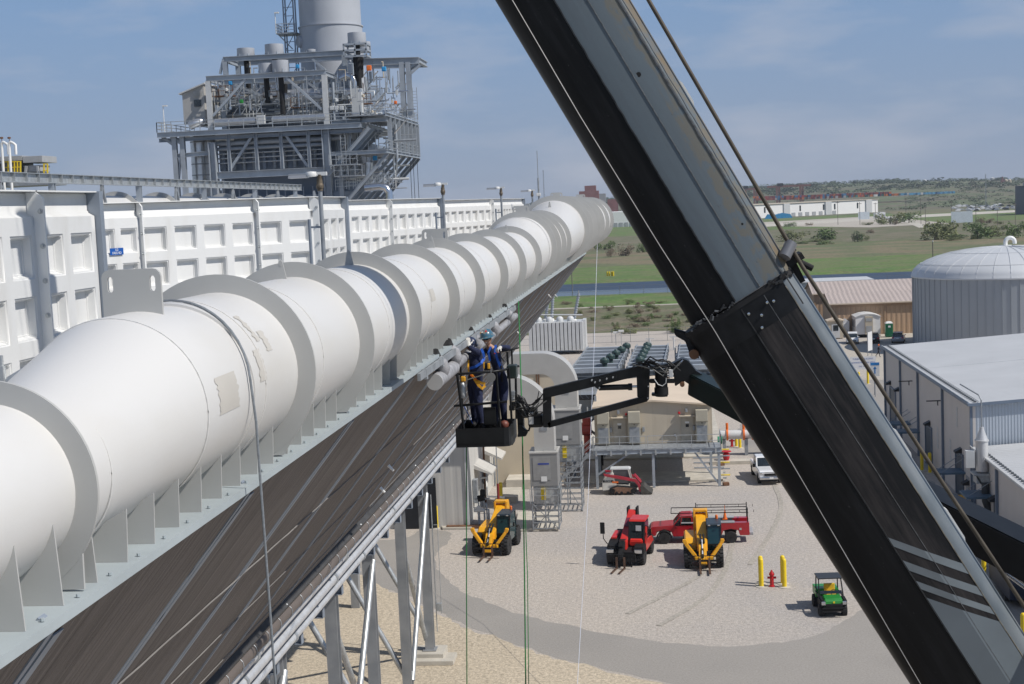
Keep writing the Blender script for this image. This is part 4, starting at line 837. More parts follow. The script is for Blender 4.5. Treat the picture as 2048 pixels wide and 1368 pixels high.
mb = MB(); mb.box((BX-.03, 98.3, 1.05), (.05, 1.0, 2.1)); mb.build('person_door', dk, ax, off=aofs)
mb = MB(); mb.box((BX-.9, 100.2, 2.2), (1.8, 2.4, .16)); aw = mb.build('awning', MATS['awning_blue'], ax, off=aofs)
for s in (-.8, .8): mb = MB(); mb.tube([(BX-1.6, 100.2+s, 2.25), (BX, 100.2+s, 3.3)], .025, 6); mb.build('tie_rod', galv_d, aw, off=aofs)
mb = MB(); y, z = 98.3, 2.5; mb.prism([(BX, y-.35, z), (BX-.5, y-.35, z-.25), (BX-.5, y-.35, z-.38), (BX, y-.35, z-.38)], (0, .7, 0)); mb.build('wall_lamp', bl, ax, off=aofs)
# exhaust silencer standing on a bracket at the shed corner
p = onX(1964, 925, 21.6); si = thing('exhaust_silencer', 'pale cone-topped exhaust silencer on brackets at the corner of the grey shed', 'exhaust', p)
mb = MB(); mb.rev([(.42, -.6), (.42, 1.5), (.48, 1.52), (.48, 1.6), (.42, 1.62), (.15, 2.35), (.15, 2.5), (0, 2.5)], n=24); mb.build('silencer_body', mat('silencer_grey', (.58, .58, .58), .35, .3, var=.06), si, smooth=40)
mb = MB(); mb.tube([(0, 0, 2.4), (0, 0, 4.4), (-.1, .3, 4.7), (-.9, 2.5, 5.2)], .05, 8); mb.build('mast', galv_d, si)
mb = MB(); mb.box((0, 0, -.75), (1.4, 1.4, .12)); mb.box((.05, 0, -1.1), (1.1, 1.1, .6)); mb.bar((-.5, -.5, -.8), (.5, -.5, -2.6), .1, .1); mb.build('bracket', galv, si)
mb = MB(); mb.box((-.85, -.1, .3), (.6, .5, 1.2)); mb.build('control_box', lgrey, si)
mb = MB(); mb.tube([(.1, -.5, -1.3), (.1, -.5, -2.6), (.3, -.5, -3.2), (.8, -.5, -3.5), (1.3, -.5, -3.2), (1.5, -.5, -2.6), (1.5, -.4, -1.2)], .26, 14); mb.build('flexible_duct', mat('dark_duct', (.04, .045, .05), .5), si, smooth=60)
# equipment against the annex wall, lower right
for i, (x, y, w_, d_, h_, lab) in enumerate(((20.9, 86.6, 1.6, 3.0, 2.0, 'tall beige equipment cabinet against the annex wall, at the right edge'), (20.6, 90.6, 1.8, 2.4, 1.6, 'lower beige equipment cabinet against the annex wall behind the rope'))):
    t = thing('equipment_cabinet', lab, 'cabinet', (x, y, 0), group='cabinets against the annex wall'); mb = MB(); mb.box((0, 0, h_/2+.15), (w_, d_, h_), ch=.04); mb.build('cabinet_body', beige, t)
    mb = MB(); mb.box((0, 0, .075), (w_+.5, d_+.5, .15)); mb.build('plinth', conc, t); mb = MB(); mb.box((-w_/2-.01, 0, h_/2+.15), (.03, d_*.8, h_*.8)); mb.build('door', lgrey, t)
t = thing('dark_trailer', 'dark blue covered trailer parked in the shade at the lower right', 'trailer', (19.7, 82.4, 0)); mb = MB(); mb.box((0, 0, 1.2), (2.3, 5, 1.5), ch=.08); mb.build('body', mat('dark_blue', (.012, .02, .04), .5), t)
for s in (-1, 1): mb = MB(); mb.rev([(.36, -.12), (.4, -.06), (.4, .06), (.36, .12)], (s*.95, -.8, .4), 'X', 20); mb.build('wheel', rubber, t)
t = thing('yellow_bin', 'small yellow bin by the shed wall behind the black lift boom', 'bin', (20.9, 105.6, 0)); mb = MB(); mb.box((0, 0, .45), (.9, .9, .8), ch=.05); mb.build('bin_body', strap_y, t); mb = MB(); mb.box((0, 0, .9), (1.0, 1.0, .12), ch=.03); mb.build('lid', strap_y, t)
# ================================================================== TANK
tx, ty, tr = 49.9, 215, 13.2
tk = thing('storage_tank', 'large ribbed grey storage tank with a white domed roof behind the grey shed', 'tank', (tx, ty, 0))
ribs = mat('tank_grey', (.36, .385, .41), .5, .15, var=.05, scale=.2)
mb = MB(); n = 72; mb.rev([(tr, 0), (tr, 10.6)], n=144); mb.build('tank_wall', ribs, tk, smooth=30)
for k in range(n):
    a = 2*math.pi*k/n; mb = MB(); mb.box((tr*math.cos(a)*1.003, tr*math.sin(a)*1.003, 5.3), (.09, .10, 10.55), rz=a); mb.build('wall_rib', ribs, tk)
dome = mat('dome_white', (.60, .615, .63), .4, .1, var=.03, scale=.3)
prof = [(tr+.2, 10.55), (tr+.2, 10.75)]+[(tr*math.cos(a)*1.0+.15*(1-a/1.571), 10.8+3.9*math.sin(a)) for a in [i*math.pi/2/12 for i in range(12)]]+[(.3, 14.72)]
mb = MB(); mb.rev(prof, n=96); mb.build('domed_roof', dome, tk, smooth=35)
for k in range(36):
    a = 2*math.pi*k/36; mb = MB(); mb.tube([((tr*math.cos(b)+.16)*math.cos(a), (tr*math.cos(b)+.16)*math.sin(a), 10.83+3.9*math.sin(b)) for b in [i*1.5/8 for i in range(9)]], .03, 4); mb.build('roof_rib', dome, tk)
for b in (.45, .95): mb = MB(); mb.tube([((tr*math.cos(b)+.16)*math.cos(a), (tr*math.cos(b)+.16)*math.sin(a), 10.83+3.9*math.sin(b)) for a in [i*.105 for i in range(61)]], .03, 4); mb.build('roof_hoop', dome, tk)
mb = MB(); mb.rev([(.9, 14.6), (.9, 14.8)], n=24); mb.tube([(0, 0, 14.7), (0, 0, 15.2)]+arc((.65, 0, 15.2), .65, math.pi, 0, 10, (1, 0, 0), (0, 0, 1))+[(1.3, 0, 14.95)], .3, 14); mb.build('gooseneck_vent', white, tk, smooth=50)
mb = MB(); rail(mb, [(tr*math.cos(a)*1.06, tr*math.sin(a)*1.06, 4.6+1.2*k) for k, a in enumerate((-1.2, -1.12, -1.04, -.96))], 1.1, 1.2, .05); mb.build('stair_rail', galv_d, tk)
# ================================================================== TAN SHEDS, CABINS, CARS
ts = stripes(mat('tan_siding', (.40, .275, .18), .6, 0, var=.04, scale=.4), 0, 1.25, .9, .72, .5)
tr_ = stripes(mat('tan_metal_roof', (.50, .42, .375), .5, .1, var=.05, scale=.3), 0, 1.25, .8, .85, .5)
btrim = mat('brown_trim', (.33, .225, .145), .6, 0, var=.05)
def shed(x0, x1, y0, y1, ez, rz, label):
    t = thing('tan_shed', label, 'shed', (x0, y0, 0), group='tan ribbed sheds'); of = (x0, y0, 0); ym = (y0+y1)/2
    mb = MB(); mb.prism([(x0, y0, 0), (x1, y0, 0), (x1, y0, ez), (x0, y0, ez)], (0, .2, 0)); mb.build('front_wall', ts, t, off=of)
    mb = MB(); mb.prism([(x0, y0+.2, 0), (x0, y1, 0), (x0, y1, ez), (x0, ym, rz-.12), (x0, y0+.2, ez)], (.2, 0, 0)); mb.build('end_wall', btrim, t, off=of)
    mb = MB(); mb.prism([(x0-.3, y0-.4, ez-.05), (x0-.3, ym, rz), (x0-.3, y1+.4, ez-.05), (x0-.3, y1+.4, ez-.17), (x0-.3, ym, rz-.12), (x0-.3, y0-.4, ez-.17)], (x1-x0+.6, 0, 0)); mb.build('roof', tr_, t, off=of)
    mb = MB(); mb.box(((x0+x1)/2, y0-.45, ez-.12), (x1-x0+.6, .14, .2)); mb.build('gutter', tan_r, t, off=of)
    mb = MB(); mb.box(((x0+x1)/2, y0-.02, ez-.45), (x1-x0, .05, .5)); mb.build('fascia', btrim, t, off=of)
    k = x0+.15
    while k < x1: mb = MB(); mb.box((k, y0-.06, ez/2-.1), (.3, .1, ez-.3)); mb.build('downpipe', btrim, t, off=of); k += 8.6
    return t
e1 = onY(1665, 608, 236); e2 = onY(1640, 590, 252)
shed(e1.x, e1.x+34, 238.5, 251, 5.35, 6.7, 'nearer tan ribbed shed behind the parked cars and white trailer')
shed(e1.x-1.2, e1.x+33, 253.5, 267, 6.1, 7.7, 'farther tan ribbed shed whose roof shows above the nearer one')
t = thing('flat_shed', 'pale flat-roofed building with a red end behind the two tan sheds', 'shed', (20.5, 276, 0)); mb = MB(); mb.box((9, 5, 3.3), (20, 10, 6.6)); mb.build('wall', mat('pale_blue_wall', (.42, .47, .5), .6), t); mb = MB(); mb.box((9, 5, 6.75), (20.6, 10.6, .2)); mb.build('roof', lgrey, t); mb = MB(); mb.box((.6, -.1, 4), (1.5, .1, 2.4)); mb.build('red_panel', hyd_red, t)
# white trailer with air conditioner
a = onZ(1712, 675.5); b = onZ(1764, 675.5)
t = thing('white_trailer', 'white office trailer with rounded roof beside the green portable toilet', 'trailer', (a.x, a.y, 0)); w_ = b.x-a.x; h_ = 3.6
mb = MB(); mb.prism([(0, 0, .5), (w_, 0, .5), (w_, 0, h_-.3), (w_*.75, 0, h_+.05), (w_*.5, 0, h_+.15), (w_*.25, 0, h_+.05), (0, 0, h_-.3)], (0, 6, 0)); mb.build('trailer_body', carw, t)
mb = MB(); mb.prism([(-.1, -.15, h_-.3), (w_*.25, -.15, h_+.07), (w_*.5, -.15, h_+.17), (w_*.75, -.15, h_+.07), (w_+.1, -.15, h_-.3), (w_+.1, -.15, h_-.2), (w_*.75, -.15, h_+.16), (w_*.5, -.15, h_+.27), (w_*.25, -.15, h_+.16), (-.1, -.15, h_-.2)], (0, 6.3, 0)); mb.build('roof', lamp_s, t)
mb = MB(); mb.box((w_*.52, -.35, 2.0), (1.2, .6, 2.9)); ac_ = mb.build('air_conditioner', tan_w, t); mb = MB(); mb.box((w_*.52, -.67, 2.9), (.95, .04, .5)); mb.build('grille', grey_p, ac_); mb = MB(); mb.box((w_*.52, -.67, 1.4), (.95, .04, 1.0)); mb.build('grille', grey_p, ac_)
mb = MB(); mb.box((w_/2, 3, .25), (w_*.9, 5.6, .5)); mb.build('skirt', blackm, t)
for y in (2, 4): mb = MB(); mb.box((-.02, y, 2.2), (.05, .6, 1.2)); mb.build('window', glass, t)
a = onZ(1778, 674); t = thing('portable_toilet', 'green portable toilet with white roof beside the white trailer', 'toilet', (a.x, a.y, 0))
mb = MB(); mb.box((0, 0, 1.15), (1.15, 1.15, 2.1), ch=.05); mb.build('cabin', loo_g, t); mb = MB(); mb.rev([(.80, 2.2), (.8, 2.3), (.55, 2.5), (.0, 2.56)], n=4); o = mb.build('roof', white, t); o.rotation_euler = (0, 0, R(45))
mb = MB(); mb.box((0, -.59, 1.1), (.75, .04, 1.8)); d = mb.build('door', mat('toilet_door', (.01, .12, .055), .5), t); mb = MB(); mb.box((0, -.62, 1.75), (.4, .02, .3)); mb.build('notice', white, d)
a = onZ(1672, 678); t = thing('guard_cabin', 'small tan cabin with a paned window at the edge of the crane boom', 'cabin', (a.x, a.y, 0))
mb = MB(); mb.box((0, 1.2, 1.5), (2.4, 2.4, 2.8)); mb.build('cabin_wall', tan_w, t); mb = MB(); mb.prism([(-1.4, -.2, 2.9), (1.4, -.2, 2.9), (1.4, -.2, 3.0), (0, -.2, 3.35), (-1.4, -.2, 3.0)], (0, 2.8, 0)); mb.build('roof', tan_r, t); mb = MB(); mb.box((0, -.02, 1.3), (1.3, .05, 2.2)); d = mb.build('door', lgrey, t); mb = MB(); mb.box((0, -.06, 1.8), (.8, .03, .9)); mb.build('pane', glass, d)
a = onZ(1691, 672); t = thing('white_shed', 'narrow white storage shed between the tan cabin and the white trailer', 'shed', (a.x, a.y, 0)); mb = MB(); mb.prism([(-.65, 0, .1), (.65, 0, .1), (.65, 0, 2.4), (0, 0, 2.9), (-.65, 0, 2.4)], (0, 2.5, 0)); mb.build('shed_wall', carw, t); mb = MB(); mb.box((0, -.02, 1.1), (.8, .04, 1.9)); mb.build('door', white, t)
# ------------------------------------------------------------------ cars
def car(label, paint, loc, rz, suv=True, name='parked_car'):
    t = thing(name, label, 'car', loc, rz, group='cars parked by the tan sheds'); W2 = .92
    def sec(x, zb, zt, w): return [(x, -w, zb), (x, -w, zt-.1), (x, -w*.9, zt), (x, w*.9, zt), (x, w, zt-.1), (x, w, zb)]
    st_ = [(-2.25, .45, .9, .78), (-2.2, .3, 1.0, .86), (-1.2, .26, 1.06, W2), (.6, .26, 1.04, W2), (1.5, .28, .98, W2), (2.05, .32, .88, .86), (2.28, .42, .7, .74)]
    def loft(secs):
        mb = MB(); vs = []; n = len(secs[0])
        for q in secs: vs += q
        mb.add(vs, [(i*n+j, i*n+(j+1) % n, (i+1)*n+(j+1) % n, (i+1)*n+j) for i in range(len(secs)-1) for j in range(n)]+[tuple(range(n)), tuple(range((len(secs)-1)*n, len(secs)*n))]); return mb
    loft([sec(*q) for q in st_]).build('body', paint, t, smooth=50, bev=.03)
    roof = 1.66 if suv else 1.5
    loft([sec(-2.1, .98, 1.02, .80), sec(-1.85, .98, roof-.05, .72), sec(-.2, .98, roof, .74), sec(.5, .98, roof-.08, .72), sec(1.35, .95, .99, .80)]).build('cabin_glass', glass, t, smooth=30)
    loft([sec(-1.95, roof-.06, roof-.01, .71), sec(-1.0, roof-.05, roof+.04, .74), sec(.3, roof-.07, roof+.01, .74), sec(.58, roof-.14, roof-.08, .70)]).build('roof', paint, t, smooth=40)
    for x in (-1.35, 1.42):
        for s in (-1, 1):
            mb = MB(); mb.rev([(.20, -.11), (.33, -.11), (.355, -.06), (.355, .06), (.33, .11), (.2, .11)], (x, s*.84, .355), 'Y', 22); wl = mb.build('wheel', rubber, t, smooth=40)
            mb = MB(); mb.rev([(.0, -.1), (.22, -.1), (.22, .1), (0, .1)], (x, s*.845, .355), 'Y', 16); mb.build('rim', chrome, wl)
    for s in (-1, 1):
        mb = MB(); mb.box((2.15, s*.62, .72), (.16, .34, .14), ch=.03); mb.build('headlight', chrome, t)
        mb = MB(); mb.box((-2.2, s*.68, .88), (.1, .28, .22), ch=.02); mb.build('tail_light', hyd_red, t)
        mb = MB(); mb.box((.85, s*1.0, 1.05), (.12, .2, .14), ch=.03); mb.build('mirror', paint, t)
    mb = MB(); mb.box((2.22, 0, .55), (.14, 1.1, .2), ch=.02); mb.build('grille', blackm, t); mb = MB(); mb.box((-2.26, 0, .8), (.04, .4, .16)); mb.build('number_plate', white, t)
    return t
c1 = car('white parked SUV facing the camera beside the tan cabin', carw, onZ(1705, 686), R(-97))
c2 = car('black parked SUV seen from behind in front of the white trailer', carb, onZ(1747, 685), R(82))
c3 = car('silver parked SUV seen from behind near the storage tank', cars_, onZ(1797, 684), R(78))
# ------------------------------------------------------------------ signs and bollards near the gate
def post_sign(px, py, w_, h_, z, rz, label, lines, col, boards):
    a = onZ(px, py); t = thing('site_sign', label, 'sign', (a.x, a.y, 0), rz)
    for s in boards: mb = MB(); mb.tube([(s, 0, 0), (s, 0, z+h_)], .05, 8); mb.build('post', galv_d, t)
    mb = MB(); mb.box((0, -.06, z+h_/2), (w_, .03, h_)); sg = mb.build('board', mat('sign_white', (.66, .66, .66), .4, var=.03), t)
    for tx, zz, sz in lines: text_mb(tx, Vector((0, -.078, z+zz)), (1, 0, 0), (0, 0, 1), sz, .003).build('lettering', mat('sign_ink', (.03, .09, .32), .5), sg)
    return t
post_sign(1740, 724, 1.7, 2.6, 1.6, R(62), 'tall narrow white sign on two posts near the walking person', [], 0, (-.8, .8))
post_sign(1727, 791, 3.0, 1.5, 3.05, R(6), 'wide white sign with rows of blue lettering near the yellow bollards', [('TURBINE 1 BUILDING', 1.22, .25), ('ADMINISTRATION AREA', .80, .25), ('GAS YARD', .36, .22)], 0, (-1.3, 1.3))
a = onZ(1750, 793); t = thing('arrow_sign', 'small blue arrow sign on a thin post beside the wide white sign', 'sign', (a.x, a.y-.3, 0)); mb = MB(); mb.tube([(0, 0, 0), (0, 0, 3.9)], .04, 8); mb.build('post', galv_d, t); mb = MB(); mb.box((0, -.06, 3.2), (1.0, .03, 1.6)); mb.build('board', lgrey, t); mb = MB(); mb.box((0, -.085, 3.82), (1.0, .02, .3)); mb.build('header', sgb := mat('sign_blue2', (.02, .16, .42), .4), t); mb = MB(); mb.box((0, -.085, 3.0), (.12, .02, .6)); mb.prism([(-.2, -.095, 3.25), (.2, -.095, 3.25), (0, -.095, 3.55)], (0, .02, 0)); mb.build('arrow', sgb, t)
bol0 = None
def bollard(px, py, h_, label, r=.14, pad=False, xyz=None):
    global bol0
    p = Vector(xyz) if xyz else onZ(px, py)
    t = thing('bollard', label, 'bollard', p, group='yellow bollards')
    mb = MB(); mb.rev([(r, 0), (r, h_-.1), (r*.9, h_-.03), (r*.6, h_+.02), (0, h_+.04)], n=20); mb.build('post', yellow, t, smooth=50)
    mb = MB(); mb.rev([(r*2.6, 0), (r*2.6, .03), (r, .05)], n=20); mb.build('collar', conc, t)
bollard(1844, 941, 1.75, 'yellow bollard at the shed wall, left of its near pair')
bollard(1860, 946, 1.7, 'yellow bollard at the shed wall, right of its near pair')
bollard(1800, 830, 1.75, 'lone yellow bollard at the far door of the grey shed')
bollard(1736, 768, 1.75, 'yellow bollard under the right half of the wide white sign')
bollard(1718, 772, 1.7, 'yellow bollard half hidden by the crane boom below the sign')
bollard(1947, 1138, 1.5, 'yellow bollard just right of the crane boom, farther of two')
bollard(1968, 1165, 1.5, 'yellow bollard just right of the crane boom, nearer of two')
bollard(2047, 1300, 1.9, 'yellow bollard cut by the right edge of the picture')
bollard(1523, 1173, 1.72, 'yellow bollard left of the nearest red hydrant, nearer one'); bollard(1521, 1168, 1.72, 'yellow bollard just behind the one left of the nearest red hydrant', xyz=onZ(1522, 1168))
bollard(1569, 1174, 1.72, 'yellow bollard right of the nearest red hydrant, nearer one'); bollard(1566, 1167, 1.72, 'yellow bollard just behind the one right of the nearest red hydrant')
bollard(1473, 893, 1.5, 'farther yellow bollard beside the distant red hydrant'); bollard(1480, 896, 1.5, 'nearer yellow bollard beside the distant red hydrant')
bollard(874, 1056, 1.7, 'yellow bollard at the dark doorway under the condenser'); bollard(1003, 1010, 1.8, 'yellow bollard behind the left yellow telehandler')
def hydrant(px, py, label, k=1.):
    t = thing('fire_hydrant', label, 'hydrant', onZ(px, py), group='red fire hydrants')
    mb = MB(); mb.rev([(.16*k, 0), (.16*k, .06*k), (.11*k, .08*k), (.11*k, .62*k), (.15*k, .65*k), (.15*k, .70*k), (.13*k, .76*k), (.06*k, .86*k), (.04*k, .92*k), (0, .93*k)], n=16); mb.build('barrel', hyd_red, t, smooth=40)
    for d_, z in (((1, 0, 0), .5), ((-1, 0, 0), .5), ((0, -1, 0), .46)): mb = MB(); mb.tube([Vector(d_)*.1*k+Vector((0, 0, z*k)), Vector(d_)*.24*k+Vector((0, 0, z*k))], .065*k, 12); mb.build('outlet', hyd_red, t, smooth=40)
hydrant(1544, 1173, 'red fire hydrant between yellow bollards in the gravel yard', 1.1); hydrant(1464, 893, 'distant red fire hydrant near the raised beige cabin', 1.1)
# ================================================================== MID-GROUND PLANT
def W(t, mb, n, m, sm=None, par=None, bev=0.):
    """child built in world coordinates under root t"""
    return mb.build(n, m, par or t, smooth=sm, off=tuple(t.location), bev=bev)
# beige building under the condenser
bw_ = stripes(mat('pale_siding', (.53, .515, .48), .55, 0, var=.03, scale=.5), 0, 1.1, .25, .93, .4)
bw2 = stripes(mat('pale_siding_side', (.56, .55, .52), .55, 0, var=.03, scale=.5), 1, .55, .25, .9, .4)
t = thing('pump_house', 'tall beige metal-clad building partly hidden behind the lift basket', 'building', (-15, 102.7, 0))
mb = MB(); mb.prism([(-26, 102.7, 0), (-15, 102.7, 0), (-15, 102.7, 12.3), (-26, 102.7, 12.3)], (0, .3, 0)); W(t, mb, 'front_wall', bw_)
mb = MB(); mb.prism([(-15, 102.72, 0), (-15, 140, 0), (-15, 140, 12.3), (-15, 102.72, 12.3)], (-.3, 0, 0)); W(t, mb, 'side_wall', bw2)
mb = MB(); mb.box((-20.5, 121.3, 12.4), (11.6, 38, .25)); W(t, mb, 'roof', lgrey)
mb = MB(); mb.box((-14.97, 102.67, 6.1), (.16, .16, 12.2)); W(t, mb, 'corner_trim', lgrey)
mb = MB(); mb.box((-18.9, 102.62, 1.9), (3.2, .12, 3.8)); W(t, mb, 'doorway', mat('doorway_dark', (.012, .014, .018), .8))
mb = MB(); mb.box((-15.3, 102.5, .12), (2.6, .5, .2)); W(t, mb, 'plinth', rustm)
for k in range(4):
    y = 107+k*6.5; mb = MB(); mb.prism([(-15, y, 3.9), (-13.6, y, 3.2), (-13.6, y, 3.05), (-15, y, 3.6)], (0, 3.2, 0)); W(t, mb, 'vent_hood', bw_)
    mb = MB(); mb.tube([(-14.8, y+4.6, 0), (-14.8, y+4.6, 11)], .09, 8); W(t, mb, 'riser_pipe', galv_d if k % 2 else rustm)
for y, z0, z1 in ((106, 1.2, 3.0), (112, 1.5, 3.2)): mb = MB(); mb.box((-14.8, y, (z0+z1)/2), (.35, .8, z1-z0), ch=.04); W(t, mb, 'panel_box', galv_d)
mb = MB(); mb.tube([(-14.9, 109.5, 2.4), (-14.4, 109.5, 2.4), (-14.4, 109.5, .9), (-13, 109.5, .8)], .09, 8); W(t, mb, 'white_pipe', white, 50)
# valve station by the corner
t = thing('valve_station', 'cluster of pale pipes and a black motor at the beige building corner', 'valve station', (-14.1, 103.6, 0))
for q in range(7):
    rr = random.Random(q); x, y = -14.5+rr.uniform(0, .9), 103+rr.uniform(0, 1.4); h_ = rr.uniform(.9, 2.1); mb = MB(); mb.tube([(x, y, 0), (x, y, h_), (x+rr.uniform(-.5, .5), y, h_+.02)], rr.uniform(.04, .09), 8); W(t, mb, 'pipe', lgrey if q % 2 else galv, 50)
mb = MB(); mb.tube([(-14.3, 103.4, 2.0), (-13.8, 103.4, 2.1)], .24, 12); mb.box((-13.9, 103.4, 2.45), (.4, .35, .5), ch=.05); W(t, mb, 'motor', blackm, 40)
mb = MB(); mb.tube([(-14.6, 103.1, 1.2), (-13.8, 103.1, 1.2)], .14, 10); mb.rev([(.0, 0), (.22, .02), (.22, .08), (0, .1)], (-14.2, 102.95, 1.35), 'Y', 12); W(t, mb, 'valve', lgrey, 40)
for k, (x, y, w_, d_, h_) in enumerate(((-13.0, 113, 1.6, 4, .5), (-12.6, 118, 2.2, 3, .8), (-12.2, 123, 2.6, 3.2, .7), (-11.9, 128, 3, 3.5, 1.1))):
    mb = MB(); mb.box((x, y, h_/2), (w_, d_, h_)); o = mb.build('concrete_block', conc, bev=.03); tag(o, ['lowest concrete block along the beige building, nearest the telehandler', 'second concrete block along the beige building', 'third concrete block beside the beige building', 'farthest and tallest concrete block beside the beige building'][k], 'block', 'concrete blocks by the beige building')
t = thing('red_standpipe', 'thin dark red standpipe beside the beige building', 'pipe', (-13.2, 107, 0)); mb = MB(); mb.tube([(0, 0, 0), (0, 0, 2.4)], .1, 8); mb.build('pipe', mat('pipe_red', (.23, .03, .03), .5), t); mb = MB(); mb.tube([(.0, 0, 2.4), (0, 0, 7)], .04, 8); mb.build('conduit', galv_d, t)
t = thing('tan_annexe', 'tan block of wall seen between the two curved silver ducts', 'building', (-12, 119, 0)); a = onY(1122, 742, 119); mb = MB(); mb.prism([(-15, 119, 0), (a.x, 119, 0), (a.x, 119, a.z), (-15, 119, a.z)], (0, 8, 0)); W(t, mb, 'wall', tan_w); mb = MB(); mb.box(((-15+a.x)/2, 123, a.z+.06), (a.x+15.2, 8.3, .12)); W(t, mb, 'roof', tan_r)
for k in (.45, .55): mb = MB(); mb.tube([(a.x-2*k-1, 118.95, a.z), (a.x-2*k-1, 118.95, 6)], .05, 6); W(t, mb, 'conduit', rustm)
# silver ducts sweeping over from air handlers
silver = mat('silver_duct', (.50, .49, .465), .42, .15, var=.05, scale=1.2)
def swept(t, y0, y1, xo, xi, zb, zt, th, xl):
    """duct standing at xi..xo, turning left at the top"""
    ro = (zt-zb)*.62; ri = max(.25, ro-(xo-xi)); n = 14; C = (xo-ro, zt-ro); out, inn = [(xo, zb)], [(xi, zb)]
    for i in range(n+1):
        a = math.pi/2*i/n; out.append((C[0]+ro*math.cos(a), C[1]+ro*math.sin(a))); inn.append((C[0]+(ro-(xo-xi)*(1-i/n)-th*i/n)*math.cos(a), C[1]+(ro-(xo-xi)*(1-i/n)-th*i/n)*math.sin(a)))
    out.append((xl, zt)); inn.append((xl, zt-th)); mb = MB(); k = len(out); vs = []
    for q in (out, inn):
        for y in (y0, y1): vs += [(x, y, z) for x, z in q]
    fs = []
    for i in range(k-1): fs += [(i, i+1, k+i+1, k+i), (2*k+i, 3*k+i, 3*k+i+1, 2*k+i+1), (i, 2*k+i, 2*k+i+1, i+1), (k+i, k+i+1, 3*k+i+1, 3*k+i)]
    mb.add(vs, fs); W(t, mb, 'duct_shell', silver, 35)
    for x in (xl+.9, xl+2.0): mb = MB(); mb.box((x, (y0+y1)/2, zt-th/2), (.05, y1-y0+.06, th+.06)); W(t, mb, 'duct_seam', silver)
    mb = MB(); mb.box(((xo+xi)/2, y0-.02, zb+(zt-zb)*.30), (.5, .04, .26)); W(t, mb, 'access_plate', galv_d)
def handler(t, x0, x1, y0, y1, z0, z1, zm):
    hg = mat('handler_grey', (.29, .29, .285), .45, .2, var=.05)
    mb = MB(); mb.box(((x0+x1)/2, (y0+y1)/2, (zm+z1)/2), (x1-x0, y1-y0, z1-zm), ch=.03); b = W(t, mb, 'handler_body', hg)
    mb = MB(); mb.box(((x0+x1)/2, (y0+y1)/2, z1+.05), (x1-x0+.1, y1-y0+.1, .1)); W(t, mb, 'top_cover', silver)
    for k in range(4): mb = MB(); mb.box((x1-.5+.0*k, y0+.3+k*(y1-y0-.5)/4, z1+.14), (.9, .1, .1)); W(t, mb, 'top_rib', silver)
    mb = MB(); mb.box(((x0+x1)/2-.15, y0-.02, (zm+z1)/2+.1), ((x1-x0)*.62, .03, (z1-zm)*.7)); W(t, mb, 'front_panel', mat('panel_grey', (.32, .32, .315), .4, .2), par=b)
    mb = MB(); mb.box(((x0+x1)/2, y0-.045, z1-.75), ((x1-x0)*.4, .012, .12)); W(t, mb, 'blue_label', sgn_b, par=b)
    mb = MB(); mb.box(((x0+x1)/2, y0-.045, zm+.55), (.42, .012, .36)); W(t, mb, 'warning_label', white, par=b)
    mb = MB(); mb.box(((x0+x1)/2+.05, (y0+y1)/2, zm-.65), (x1-x0-.25, y1-y0-.2, 1.25)); W(t, mb, 'lower_box', galv)
    mb = MB(); mb.box(((x0+x1)/2-.1, y0-.05, zm-.55), (.32, .1, .85)); W(t, mb, 'yellow_panel', yellow)
    mb = MB()
    for x in (x0+.06, (x0+x1)/2, x1-.06):
        for y in (y0+.06, y1-.06): mb.bar((x, y, z0), (x, y, zm), .09, .09)
    zz = z0+.1
    while zz < zm-1.0:
        for y in (y0+.06, y1-.06): mb.bar((x0, y, zz), (x1, y, zz), .06, .06)
        for x in (x0+.06, x1-.06): mb.bar((x, y0, zz), (x, y1, zz), .06, .06)
        zz += .42
    mb.bar((x0, y0+.02, z0), (x1, y0+.02, zm-1.2), .05, .05); mb.bar((x1, y0+.02, z0), (x0, y0+.02, zm-1.2), .05, .05); W(t, mb, 'support_frame', galv_d)
    mb = MB(); rail(mb, [(x0-.05, y0-.15, zm-1.25), (x1+.05, y0-.15, zm-1.25), (x1+.05, y1, zm-1.25)], 1.1, .9, .025); W(t, mb, 'guard_rail', galv)
sgn_b = mat('label_blue', (.05, .08, .32), .5)
t1 = thing('air_handler', 'nearer silver air handler on a lattice stand with a curved duct, behind green ropes', 'air handler', (-9, 101.8, 0), group='air handlers with curved ducts')
handler(t1, -10.05, -8.05, 100.8, 103.2, .16, 5.75, 3.35); swept(t1, 101.2, 103, -8.25, -9.7, 5.8, 11.4, 1.75, -14.9)
t2 = thing('air_handler', 'farther silver air handler whose curved duct rises behind the lift jib', 'air handler', (-7.9, 108.5, 0), group='air handlers with curved ducts')
handler(t2, -9.0, -6.75, 107.4, 110, .02, 7.85, 5.2); swept(t2, 108, 110, -6.9, -8.6, 7.9, 12.25, 1.6, -14.9)
# raised beige control cabin
DZ, HX0, HX1 = 3.25, -6.2, 3.62
t = thing('control_cabin', 'raised beige control cabin with low gabled roof and railed front walkway', 'building', (-1.3, 118.5, 0))
cabw = stripes(mat('cabin_beige', (.50, .435, .34), .55, 0, var=.04, scale=.6), 0, .82, .12, .93, .3)
cabr = stripes(mat('cabin_roof', (.66, .545, .415), .6, 0, var=.05, scale=.4), 1, .8, .1, .94, .25)
mb = MB(); mb.prism([(HX0, 118.5, DZ), (HX1, 118.5, DZ), (HX1, 118.5, 6.4), (-1.3, 118.5, 6.8), (HX0, 118.5, 6.4)], (0, .2, 0)); cw = W(t, mb, 'front_wall', cabw)
mb = MB(); mb.box((HX0+.1, 126.6, (DZ+6.4)/2), (.2, 15.8, 6.4-DZ)); mb.box((HX1-.1, 126.6, (DZ+6.4)/2), (.2, 15.8, 6.4-DZ)); mb.box((-1.3, 134.4, 4.9), (9.8, .2, 3.2)); W(t, mb, 'side_walls', cabw)
